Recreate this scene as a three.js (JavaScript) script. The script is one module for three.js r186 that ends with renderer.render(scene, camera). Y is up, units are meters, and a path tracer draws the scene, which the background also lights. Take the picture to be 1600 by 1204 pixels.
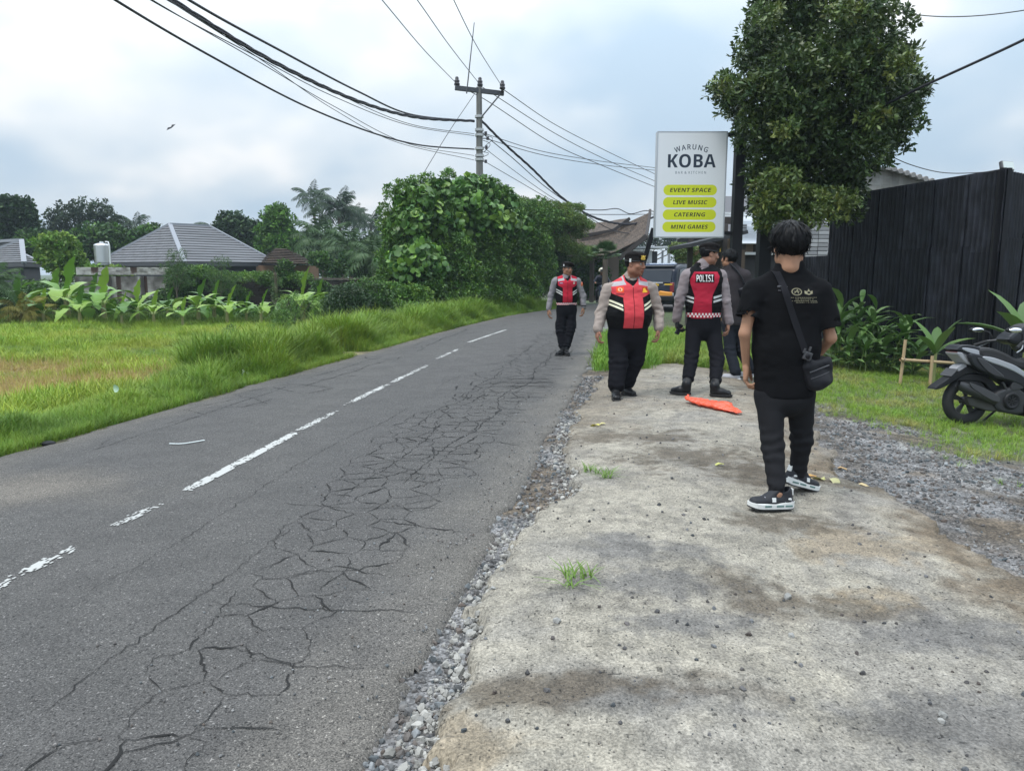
import * as THREE from 'three';
import { mergeGeometries, mergeVertices } from 'three/addons/utils/BufferGeometryUtils.js';
import { RoundedBoxGeometry } from 'three/addons/geometries/RoundedBoxGeometry.js';

// ---------------------------------------------------------------- camera, sky, sun, exposure
const W = 1600, H = 1204, F = 1170, EYE = 1.45, TILT = Math.atan(176 / F);
const scene = new THREE.Scene();
const camera = new THREE.PerspectiveCamera(2 * Math.atan(H / 2 / F) * 180 / Math.PI, W / H, 0.05, 2000);
camera.position.set(0, EYE, 0);
camera.rotation.x = -TILT;
const renderer = new THREE.WebGLRenderer({ antialias: true });
renderer.toneMapping = THREE.LinearToneMapping;
renderer.toneMappingExposure = 1.12;
renderer.shadowMap.enabled = true;
scene.fog = new THREE.FogExp2(new THREE.Color().setRGB(0.62, 0.72, 0.82), 0.0007);

const sun = new THREE.DirectionalLight(new THREE.Color().setRGB(1, 0.96, 0.9), 1.5);
sun.position.set(-22, 48, 14);
sun.castShadow = true; sun.shadow.radius = 20;
sun.shadow.mapSize.set(4096, 4096);
Object.assign(sun.shadow.camera, { left: -60, right: 60, top: 60, bottom: -60, near: 1, far: 200 });
sun.name = 'sun_light';
scene.add(sun, sun.target);

// ---------------------------------------------------------------- random numbers and noise
function rng(seed) { let s = seed >>> 0; return () => { s = (s + 0x6d2b79f5) | 0; let t = Math.imul(s ^ (s >>> 15), 1 | s); t = (t + Math.imul(t ^ (t >>> 7), 61 | t)) ^ t; return ((t ^ (t >>> 14)) >>> 0) / 4294967296; }; }
const clamp = (x, a = 0, b = 1) => Math.min(b, Math.max(a, x)), lerp = (a, b, t) => a + (b - a) * t;
const sst = (a, b, x) => { const t = clamp((x - a) / (b - a)); return t * t * (3 - 2 * t); };
function h3(x, y, z) { let h = Math.imul(x, 374761393) ^ Math.imul(y, 668265263) ^ Math.imul(z, 1274126177); h = Math.imul(h ^ (h >>> 13), 1274126177); return ((h ^ (h >>> 16)) >>> 0) / 4294967296; }
function vn(x, y, z = 0) {
  const ix = Math.floor(x), iy = Math.floor(y), iz = Math.floor(z); let a = x - ix, b = y - iy, c = z - iz;
  a = a * a * (3 - 2 * a); b = b * b * (3 - 2 * b); c = c * c * (3 - 2 * c);
  const q = (k) => lerp(lerp(h3(ix, iy, iz + k), h3(ix + 1, iy, iz + k), a), lerp(h3(ix, iy + 1, iz + k), h3(ix + 1, iy + 1, iz + k), a), b);
  return c === 0 ? q(0) : lerp(q(0), q(1), c);
}
function fbm(x, y, z = 0, n = 4) { let s = 0, a = 0.5, t = 0; for (let i = 0; i < n; i++) { s += a * vn(x, y, z); t += a; a *= 0.5; x = x * 2.03 + 17.1; y = y * 2.03 + 5.3; z = z * 2.03; } return s / t; }

// sky: a bright overcast with soft cloud forms, brighter towards the zenith
{
  const w = 1024, h = 512, d = new Float32Array(w * h * 4);
  for (let r = 0; r < h; r++) {
    const up = ((r + 0.5) / h - 0.5) * Math.PI, y = Math.sin(up), cu = Math.cos(up);
    for (let c = 0; c < w; c++) {
      const a = ((c + 0.5) / w - 0.5) * 2 * Math.PI, x = Math.cos(a) * cu, z = Math.sin(a) * cu, o = (r * w + c) * 4;
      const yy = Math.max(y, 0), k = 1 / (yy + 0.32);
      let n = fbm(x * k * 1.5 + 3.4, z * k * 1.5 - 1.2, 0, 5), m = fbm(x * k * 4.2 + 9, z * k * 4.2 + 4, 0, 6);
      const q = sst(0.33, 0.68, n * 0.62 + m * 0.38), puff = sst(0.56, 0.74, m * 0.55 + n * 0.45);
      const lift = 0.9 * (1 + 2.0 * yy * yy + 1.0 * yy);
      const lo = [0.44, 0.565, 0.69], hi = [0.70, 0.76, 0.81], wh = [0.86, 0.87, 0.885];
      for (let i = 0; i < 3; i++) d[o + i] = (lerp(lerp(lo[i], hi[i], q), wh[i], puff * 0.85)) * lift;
      d[o + 3] = 1;
    }
  }
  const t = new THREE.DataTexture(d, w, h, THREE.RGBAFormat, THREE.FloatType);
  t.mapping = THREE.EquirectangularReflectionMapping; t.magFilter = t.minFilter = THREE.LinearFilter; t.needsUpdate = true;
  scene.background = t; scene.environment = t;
}

// ---------------------------------------------------------------- measuring and building helpers
const V = (x, y, z) => new THREE.Vector3(x, y, z);
function ray(px, py) { const x = (px - W / 2) / F, y = -(py - H / 2) / F, c = Math.cos(TILT), s = Math.sin(TILT); return V(x, y * c - s, -y * s - c); }
function at(px, py, D) { const r = ray(px, py); return r.multiplyScalar(D / -r.z).add(V(0, EYE, 0)); }       // the place D metres ahead that a survey mark shows
function gnd(px, py, g = 0) { const r = ray(px, py); return r.multiplyScalar((g - EYE) / r.y).add(V(0, EYE, 0)); }
const used = new Map();
function numbered(n) { const k = used.get(n) ?? 0; used.set(n, k + 1); return k ? n + '_' + String(k).padStart(3, '0') : n; }
function tag(o, label, category, group, kind) { o.userData.label = label; if (category) o.userData.category = category; if (group) o.userData.group = group; if (kind) o.userData.kind = kind; return o; }
function shade(o) { o.castShadow = true; o.receiveShadow = true; return o; }
function thing(name, label, category, p = V(0, 0, 0), turn = 0, group) { const o = new THREE.Group(); o.name = numbered(name); o.position.copy(p); o.rotation.y = turn; scene.add(o); return tag(o, label, category, group); }
function part(name, geo, mat, parent, label) { const m = shade(new THREE.Mesh(Array.isArray(geo) ? join(geo) : geo, mat)); m.name = name; if (label) m.userData.label = label; parent.add(m); return m; }
function solo(name, geo, mat, label, category, group, kind) { const m = shade(new THREE.Mesh(Array.isArray(geo) ? join(geo) : geo, mat)); m.name = numbered(name); scene.add(m); return tag(m, label, category, group, kind); }
function structure(name, geo, mat, label) { const m = solo(name, geo, mat); m.userData.kind = 'structure'; delete m.userData.label; if (label) m.userData.label = label; return m; }
function join(list) {
  const hasUv = list.every((g) => g.attributes.uv), hasC = list.every((g) => g.attributes.color);
  return mergeGeometries(list.map((g) => { const q = g.index ? g.toNonIndexed() : g.clone(); for (const k of Object.keys(q.attributes)) if (!['position', 'normal'].includes(k) && !(k === 'uv' && hasUv) && !(k === 'color' && hasC)) q.deleteAttribute(k); if (!q.attributes.normal) q.computeVertexNormals(); return q; }));
}
const rgb = (r, g, b) => new THREE.Color().setRGB(r, g, b);
const mat = (r, g, b, rough = 0.8, o = {}) => new THREE.MeshStandardMaterial({ color: rgb(r, g, b), roughness: rough, ...o });
const leafMat = (r = 1, g = 1, b = 1, tr = 0.35, o = {}) => new THREE.MeshPhysicalMaterial({ color: rgb(r, g, b), roughness: 0.62, specularIntensity: 0.5, transmission: tr, thickness: 0, side: THREE.DoubleSide, ...o });
const bx = (w, h, d, x = 0, y = 0, z = 0, ry = 0, rx = 0, rz = 0, r = 0) => { const g = r ? new RoundedBoxGeometry(w, h, d, 2, r) : new THREE.BoxGeometry(w, h, d); return g.applyMatrix4(new THREE.Matrix4().compose(V(x, y, z), new THREE.Quaternion().setFromEuler(new THREE.Euler(rx, ry, rz)), V(1, 1, 1))); };
const cyl = (r1, r2, a, b, seg = 12) => { const d = b.clone().sub(a), L = d.length(); return new THREE.CylinderGeometry(r2, r1, L, seg).applyMatrix4(new THREE.Matrix4().compose(a.clone().addScaledVector(d, 0.5), new THREE.Quaternion().setFromUnitVectors(V(0, 1, 0), d.normalize()), V(1, 1, 1))); };
function tube(pts, r, seg = 40, rad = 8, taper = 1) {
  const c = new THREE.CatmullRomCurve3(pts, false, 'centripetal'), g = new THREE.TubeGeometry(c, seg, 1, rad, false), p = g.attributes.position, o = V(), q = V();
  const fr = typeof r === 'function' ? r : (t) => r * lerp(1, taper, t);
  for (let i = 0; i <= seg; i++) { c.getPointAt(i / seg, o); const k = fr(i / seg); for (let j = 0; j <= rad; j++) { const n = i * (rad + 1) + j; q.fromBufferAttribute(p, n).sub(o).multiplyScalar(k).add(o); p.setXYZ(n, q.x, q.y, q.z); } }
  return g;
}
const beam = (a, b, w, h, roll = 0) => { const d = b.clone().sub(a), L = d.length(); const m = new THREE.Matrix4().lookAt(b, a, Math.abs(d.y / L) > 0.95 ? V(0, 0, 1) : V(0, 1, 0)); m.setPosition(a.clone().addScaledVector(d, 0.5)); return new THREE.BoxGeometry(w, h, L).applyMatrix4(new THREE.Matrix4().makeRotationZ(roll)).applyMatrix4(m); };
function geo(pos, idx, uv, col) { const g = new THREE.BufferGeometry(); g.setAttribute('position', new THREE.Float32BufferAttribute(pos, 3)); if (uv) g.setAttribute('uv', new THREE.Float32BufferAttribute(uv, 2)); if (col) g.setAttribute('color', new THREE.Float32BufferAttribute(col, 3)); if (idx) g.setIndex(idx); g.computeVertexNormals(); return g; }
function extr(pts, depth, bevel = 0.008, o = {}) { const s = new THREE.Shape(pts.map((p) => new THREE.Vector2(p[0], p[1]))); const g = new THREE.ExtrudeGeometry(s, { depth: Math.max(0.001, depth - 2 * bevel), bevelEnabled: bevel > 0, bevelSize: bevel, bevelThickness: bevel, bevelSegments: 2, steps: 1, curveSegments: 8, ...o }); g.translate(0, 0, -(depth - 2 * bevel) / 2); return g; }
function spl(pts, n = 6, closed = true) { return new THREE.CatmullRomCurve3(pts.map((p) => V(p[0], p[1], 0)), closed, 'centripetal').getPoints(pts.length * n).slice(0, closed ? -1 : undefined).map((v) => [v.x, v.y]); }
function canvasTex(w, h, draw, o = {}) { const c = document.createElement('canvas'); c.width = w; c.height = h; draw(c.getContext('2d'), w, h); const t = new THREE.CanvasTexture(c); t.colorSpace = THREE.SRGBColorSpace; t.wrapS = t.wrapT = THREE.RepeatWrapping; return Object.assign(t, o); }
function dataTex(n, f, srgb = false) { // tileable grey texture from f(u, v) in 0..1
  const d = new Uint8Array(n * n * 4); for (let y = 0; y < n; y++) for (let x = 0; x < n; x++) { const v = f(x / n, y / n), o = (y * n + x) * 4, a = Array.isArray(v) ? v : [v, v, v]; for (let i = 0; i < 3; i++) d[o + i] = clamp(a[i]) * 255; d[o + 3] = 255; }
  const t = new THREE.DataTexture(d, n, n); t.magFilter = t.minFilter = THREE.LinearFilter; t.wrapS = t.wrapT = THREE.RepeatWrapping; if (srgb) t.colorSpace = THREE.SRGBColorSpace; t.needsUpdate = true; return t;
}
function tn(u, v, f, s = 0) { // tileable value noise, f cells per tile
  const x = u * f, y = v * f, ix = Math.floor(x), iy = Math.floor(y); let a = x - ix, b = y - iy; a = a * a * (3 - 2 * a); b = b * b * (3 - 2 * b);
  const q = (i, j) => h3(((ix + i) % f + f) % f, ((iy + j) % f + f) % f, s); return lerp(lerp(q(0, 0), q(1, 0), a), lerp(q(0, 1), q(1, 1), a), b);
}
const tf = (u, v, f, s, n = 4) => { let r = 0, a = 0.5, t = 0; for (let i = 0; i < n; i++) { r += a * tn(u, v, f, s + i); t += a; a *= 0.55; f *= 2; } return r / t; };
// ---------------------------------------------------------------- the lie of the land
const LEFT = [[0, 713], [190, 660], [380, 605], [560, 555], [700, 515], [790, 493.5], [850, 484.5]].map((p) => gnd(...p)).map((v) => [-v.z, v.x]);
const RIGHT = [[560, 1204], [640, 1065], [715, 935], [790, 805], [850, 700], [905, 600], [928, 560], [940, 525], [946, 500]].map((p) => gnd(...p)).map((v) => [-v.z, v.x]);
function ext(a, near, far) { return [...near, ...a, ...far]; }
const slopeL = (LEFT[1][1] - LEFT[0][1]) / (LEFT[1][0] - LEFT[0][0]), slopeR = (RIGHT[2][1] - RIGHT[0][1]) / (RIGHT[2][0] - RIGHT[0][0]);
const EL = ext(LEFT, [[-20, LEFT[0][1] + slopeL * (-20 - LEFT[0][0])]], [[34, 3.3], [40, 6.4], [48, 12], [60, 22], [80, 40]]);
const ER = ext(RIGHT, [[-20, RIGHT[0][1] + slopeR * (-20 - RIGHT[0][0])]], [[28, 4.6], [34, 8.2], [40, 12], [48, 17.5], [60, 27], [80, 45]]);
const interp = (a, d) => { if (d <= a[0][0]) return a[0][1]; for (let i = 1; i < a.length; i++) if (d <= a[i][0]) { const t = (d - a[i - 1][0]) / (a[i][0] - a[i - 1][0]); return lerp(a[i - 1][1], a[i][1], t); } return a[a.length - 1][1] + (d - a[a.length - 1][0]) * 1.7; };
const smoothI = (a, d) => (interp(a, d - 1.2) + interp(a, d) * 2 + interp(a, d + 1.2)) / 4;
const roadL = (d) => smoothI(EL, d), roadR = (d) => smoothI(ER, d);
// outline of the old concrete apron
const APRON = [[655, 1290], [668, 1204], [690, 1110], [745, 1000], [758, 920], [790, 850], [850, 805], [905, 775], [880, 722], [896, 660], [925, 610], [955, 582], [1000, 569], [1060, 567], [1130, 580], [1185, 606], [1245, 640], [1285, 692], [1318, 745], [1400, 775], [1490, 838], [1610, 912], [1900, 1060], [1900, 1290]].map((p) => gnd(...p)).map((v) => [v.x, -v.z]);
APRON.push([4.2, -2], [0.2, -2]);
function polyDist(poly, x, y) { let d = 1e9, s = false; for (let i = 0, j = poly.length - 1; i < poly.length; j = i++) { const [ax, ay] = poly[i], [bx_, by] = poly[j], ex = bx_ - ax, ey = by - ay, wx = x - ax, wy = y - ay, t = clamp((wx * ex + wy * ey) / (ex * ex + ey * ey)), dx = wx - ex * t, dy = wy - ey * t; d = Math.min(d, dx * dx + dy * dy); if ((ay > y) !== (by > y) && x < (ex * (y - ay)) / ey + ax) s = !s; } d = Math.sqrt(d); return s ? -d : d; }
function groundY(x, D) { // soil level
  const l = roadL(D), r = roadR(D); let y = -0.02;
  if (x < l) { const d = l - x; y = -0.02 - 0.27 * sst(0.4, 4.5, d) + (fbm(x * 0.5, D * 0.5) - 0.5) * 0.18 * sst(0.4, 2, d); }
  else if (x > r) { const d = x - r; y = -0.02 + (fbm(x * 0.9 + 7, D * 0.9) - 0.5) * 0.05 * sst(0.1, 0.8, d) - 0.13 * sst(2.6, 5.2, d - Math.max(0, D - 9) * 0.2) * (D < 15 ? sst(0.0, 1.3, polyDist(APRON, x, D)) : 1); }
  return y;
}
const wl = (x, D) => sst(1.2, 0.5, x - 0.24 * D + 0.55);
const apronDist = (x, D) => polyDist(APRON, x, D) + (fbm(x * 3, D * 3, 2) - 0.5) * 0.22 + (fbm(x * 14, D * 14, 5) - 0.5) * 0.13 + (fbm(x * 40, D * 40, 9, 2) - 0.5) * 0.035;
function apronY(x, D, ad) { const e = sst(0.02, -0.5, ad), lip = sst(0.0, -0.06, ad); return 0.004 + lip * 0.04 * sst(9, 4, D) * wl(x, D) + e * 0.03 + (fbm(x * 1.6, D * 1.6, 1) - 0.5) * 0.05 * e + (fbm(x * 9, D * 9, 8) - 0.5) * 0.013 * e + (fbm(x * 26, D * 26, 3, 2) - 0.5) * 0.006; }
function topY(x, D) { const ad = D < 16 ? apronDist(x, D) : 1; return ad < 0 ? Math.max(apronY(x, D, ad), groundY(x, D)) : x > roadL(D) && x < roadR(D) ? 0.002 : groundY(x, D); }

// micro textures
const T_ASPH = dataTex(1024, (u, v) => { const n = tf(u, v, 8, 1, 5), g = h3(Math.floor(u * 1024), Math.floor(v * 1024), 3), s = tn(u, v, 190, 9), s2 = tn(u, v, 330, 14); let c = 0.52 + (n - 0.5) * 0.1 + (g - 0.5) * 0.2 + (s2 - 0.5) * 0.3; if (s > 0.84) c += (s - 0.84) * 3.0; if (s < 0.16) c -= 0.24; return [c * 1.0, c * 0.985, c * 0.965]; }, true);
const B_ASPH = dataTex(512, (u, v) => 0.5 + (tn(u, v, 150, 9) - 0.5) * 0.6 + (tn(u, v, 60, 2) - 0.5) * 0.4);
const T_CONC = dataTex(1024, (u, v) => { const n = tf(u, v, 6, 21, 6), m = tf(u, v, 24, 31, 4), g = h3(Math.floor(u * 1024), Math.floor(v * 1024), 7), s = tn(u, v, 120, 19), s3 = tn(u, v, 260, 23); let c = 0.68 + (n - 0.5) * 0.14 + (m - 0.5) * 0.24 + (g - 0.5) * 0.16 + (s3 - 0.5) * 0.22; if (s < 0.1) c -= 0.24; if (s > 0.9) c += 0.07; return [c, c * 0.978, c * 0.935]; }, true);
const B_CONC = dataTex(1024, (u, v) => 0.5 + (tf(u, v, 10, 41, 6) - 0.5) * 0.9 + (tn(u, v, 170, 44) - 0.5) * 0.35);
const T_SOIL = dataTex(512, (u, v) => { const n = tf(u, v, 8, 51, 5), s = tn(u, v, 110, 54), g = tn(u, v, 200, 55); const c = 0.55 + (n - 0.5) * 0.5 + (s - 0.5) * 0.35 + (g - 0.5) * 0.25; return [c, c, c]; }, true);
const B_SOIL = dataTex(512, (u, v) => tf(u, v, 20, 61, 5));
const rep = (t, k) => { const c = t.clone(); c.repeat.set(k, k); c.needsUpdate = true; return c; };

function sheet(x0, x1, d0, d1, nx, nd, fn, grade = 1) { // fn(x, D) -> [y, r, g, b] or null where there is no sheet
  const pos = [], col = [], uv = [], idx = [], ok = [];
  for (let j = 0; j <= nd; j++) { const D = d0 + (d1 - d0) * Math.pow(j / nd, grade); for (let i = 0; i <= nx; i++) { const a = typeof x0 === 'function' ? x0(D) : x0, b = typeof x1 === 'function' ? x1(D) : x1, x = lerp(a, b, i / nx), r = fn(x, D, i / nx, j / nd); ok.push(!!r); const q = r ?? [-0.06, 0.1, 0.1, 0.1]; pos.push(x, q[0], -D); col.push(q[1], q[2], q[3]); uv.push(x, D); } }
  for (let j = 0; j < nd; j++) for (let i = 0; i < nx; i++) { const a = j * (nx + 1) + i, b = a + 1, c = a + nx + 1, e = c + 1, n = ok[a] + ok[b] + ok[c] + ok[e]; if (n >= 2) idx.push(a, b, e, a, e, c); }
  return geo(pos, idx, uv, col);
}
const mix3 = (a, b, t) => [lerp(a[0], b[0], t), lerp(a[1], b[1], t), lerp(a[2], b[2], t)];
const SOIL = { gravel: [0.235, 0.228, 0.228], dirt: [0.16, 0.125, 0.09], wet: [0.105, 0.084, 0.064], green: [0.10, 0.13, 0.045], straw: [0.42, 0.32, 0.17], far: [0.08, 0.12, 0.035] };
const DRY = gnd(40, 612, -0.2), DRYB = gnd(170, 574, -0.27);
const dryAt = (x, D) => { const a = Math.hypot((x - DRY.x) / 2.5, (D + DRY.z) / 2.0), b = Math.hypot((x - DRYB.x) / 6, (D + DRYB.z) / 0.9); return clamp(Math.max(sst(1.15, 0.55, a), 0.9 * sst(1.15, 0.6, b)) + (fbm(x * 1.3, D * 1.3, 3) - 0.5) * 0.7 * (a < 1.6 || b < 1.6)); };
function lawnAt(x, D) { // grass of the right-hand side, 0..1
  const r = x - roadR(D); if (r < 0) return 0; let g = 0;
  const verge = sst(0.15, 0.5, r) * sst(11.3, 12.0, D + (x - 2) * 0.35) ; g = Math.max(g, verge);
  const lawn = sst(-0.1, 0.9, x - 2.9 - Math.max(0, 7.9 - D) * 0.75 + (fbm(x * 1.4, D * 1.4, 12) - 0.5) * 1.2); g = Math.max(g, lawn * sst(5.4, 7.0, D));
  const tufts = sst(0.46, 0.64, fbm(x * 1.1 + 4, D * 1.1 + 2)) * sst(3.1, 4.0, x) * sst(4.4, 5.4, D) * 0.8; g = Math.max(g, tufts);
  return D < 17 && apronDist(x, D) < -0.05 ? 0 : clamp(g);
}
const soilFn = (x, D) => {
  const y = groundY(x, D), l = roadL(D), r = roadR(D), n = fbm(x * 1.7 + 3, D * 1.7, 1), n2 = fbm(x * 5, D * 5, 6); let c;
  if (x < l + 0.1) { c = mix3(SOIL.green, SOIL.straw, dryAt(x, D) * 0.8); c = mix3(c, [0.2, 0.17, 0.12], sst(0.35, 0.0, l - x) * 0.8); if (D > 26) c = mix3(c, SOIL.far, 0.6); }
  else { const g = lawnAt(x, D); c = mix3(SOIL.gravel, SOIL.dirt, sst(0.48, 0.66, n)); if (D < 17) { const ad = apronDist(x, D); c = mix3(c, SOIL.wet, sst(0.45, 0.05, ad) * sst(1.6, 3.0, x) * sst(0.35, 0.6, n2 * 0.6 + n * 0.5)); } c = mix3(c, mix3(SOIL.green, SOIL.dirt, n2 * 0.6), g * 0.85); if (D > 20) c = mix3(c, SOIL.far, sst(20, 26, D)); }
  const k = 0.82 + n2 * 0.4; return [y, c[0] * k, c[1] * k, c[2] * k];
};
const soilMat = new THREE.MeshStandardMaterial({ vertexColors: true, roughness: 0.95, map: rep(T_SOIL, 0.9), bumpMap: rep(B_SOIL, 0.9), bumpScale: 0.02 });
soilMat.color.setScalar(2.2);
{ // the ground: one fine sheet near, one wide sheet out to the horizon just below its rim
  const near = sheet(-14, 11, 0.3, 34, 380, 420, soilFn, 1.5);
  const far = sheet(-420, 420, -40, 700, 60, 60, (x, D) => { const inn = x > -14 && x < 11 && D > 0.3 && D < 34; const q = soilFn(clamp(x, -60, 60), clamp(D, -10, 60)); return [inn ? -1.2 : (Math.abs(x) > 40 || D > 60 ? -0.5 : q[0] - 0.08), q[1], q[2], q[3]]; }, 1);
  structure('ground', [near, far], soilMat);
}
// the road
const DUST = gnd(15, 765), roadMat = new THREE.MeshStandardMaterial({ vertexColors: true, roughness: 0.86, map: rep(T_ASPH, 0.85), bumpMap: rep(B_ASPH, 1.3), bumpScale: 0.006 });
roadMat.color.setScalar(2.2);
const roadEdge = (x, D) => Math.min(x - roadL(D) - (fbm(D * 2.2, 1.5) - 0.5) * 0.25, roadR(D) + (fbm(D * 1.4, 7.7) - 0.5) * 0.16 + (fbm(D * 7, 2.2) - 0.5) * 0.08 - x);
const roadFn = (x, D) => {
  if (roadEdge(x, D) < 0) return null; const l = roadL(D), r = roadR(D), t = (x - l) / (r - l);
  let c = [0.122, 0.119, 0.120]; const n = fbm(x * 0.9, D * 0.35, 4), m = fbm(x * 4, D * 2.2, 9);
  c = mix3(c, [0.15, 0.146, 0.142], sst(0.4, 0.7, n) * 0.45); c = mix3(c, [0.105, 0.103, 0.106], sst(0.55, 0.75, m) * 0.25);
  c = mix3(c, [0.235, 0.22, 0.2], sst(0.55, 0.0, r - x + (m - 0.5) * 0.5) * 0.75); c = mix3(c, [0.2, 0.185, 0.165], sst(0.5, 0.0, x - l + (m - 0.5) * 0.4) * 0.7);
  const dd = Math.hypot((x - DUST.x - 0.1) / 0.9, (D + DUST.z) / 0.55); c = mix3(c, [0.26, 0.235, 0.205], sst(1.2, 0.2, dd + (m - 0.5) * 0.8) * 0.75);
  return [0.004 + (n - 0.5) * 0.012 - 0.02 * sst(0.1, 0.0, Math.min(t, 1 - t)) * 0.3, ...c];
};
const road = structure('road', [sheet((D) => roadL(D) - 0.2, (D) => roadR(D) + 0.2, 0.6, 34, 90, 420, roadFn, 1.4), sheet((D) => roadL(D) - 0.1, (D) => roadR(D) + 0.1, 33.9, 80, 16, 40, (x, D) => [0.001, 0.125, 0.122, 0.122]), sheet((D) => roadL(D) - 0.1, (D) => roadR(D) + 0.1, -18, 0.61, 16, 20, () => [0.001, 0.125, 0.122, 0.122])], roadMat);

// worn centre line: dashes eaten away by a noise mask
const paintMat = mat(0.4, 0.4, 0.385, 0.85);
for (const [a, b, wear] of [[[-40, 938], [135, 846], 0.63], [[165, 829], [252, 787], 0.6], [[292, 768], [462, 677], 0.49], [[466, 674], [527, 643], 0.6], [[538, 634], [606, 601], 0.55], [[612, 598], [668, 571], 0.61], [[682, 561], [716, 546], 0.58], [[732, 535], [790, 515.5], 0.51]]) {
  const A = gnd(...a), B = gnd(...b), L = A.distanceTo(B), u = B.clone().sub(A).normalize(), v = V(-u.z, 0, u.x), nu = Math.ceil(L / 0.022), nv = 9, pos = [], idx = [], w = 0.09;
  for (let i = 0; i < nu; i++) for (let j = 0; j < nv; j++) {
    const s = (i + 0.5) / nu * L, t = ((j + 0.5) / nv - 0.5) * w, p = A.clone().addScaledVector(u, s).addScaledVector(v, t);
    const e = Math.min(1, s / 0.25, (L - s) / 0.25) * 0.12 + Math.min(1, (w / 2 - Math.abs(t)) / 0.03) * 0.16;
    if (fbm(p.x * 9, p.z * 3.2, 3) * 0.36 + fbm(p.x * 30, p.z * 16, 7, 2) * 0.34 + h3(i, j, 4) * 0.3 + e - 0.14 < wear) continue;
    const k = pos.length / 3, y = (roadFn(p.x, -p.z) ?? [0.004])[0] + 0.0045; for (const [c, d] of [[0, 0], [1, 0], [1, 1], [0, 1]]) { const q = A.clone().addScaledVector(u, (i + c) / nu * L).addScaledVector(v, ((j + d) / nv - 0.5) * w); pos.push(q.x, y, q.z); } idx.push(k, k + 2, k + 1, k, k + 3, k + 2);
  }
  const g = geo(pos, idx); const nn = g.attributes.normal; for (let i = 0; i < nn.count; i++) nn.setXYZ(i, 0, 1, 0); part('lane_marking', g, paintMat, road);
}
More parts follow.
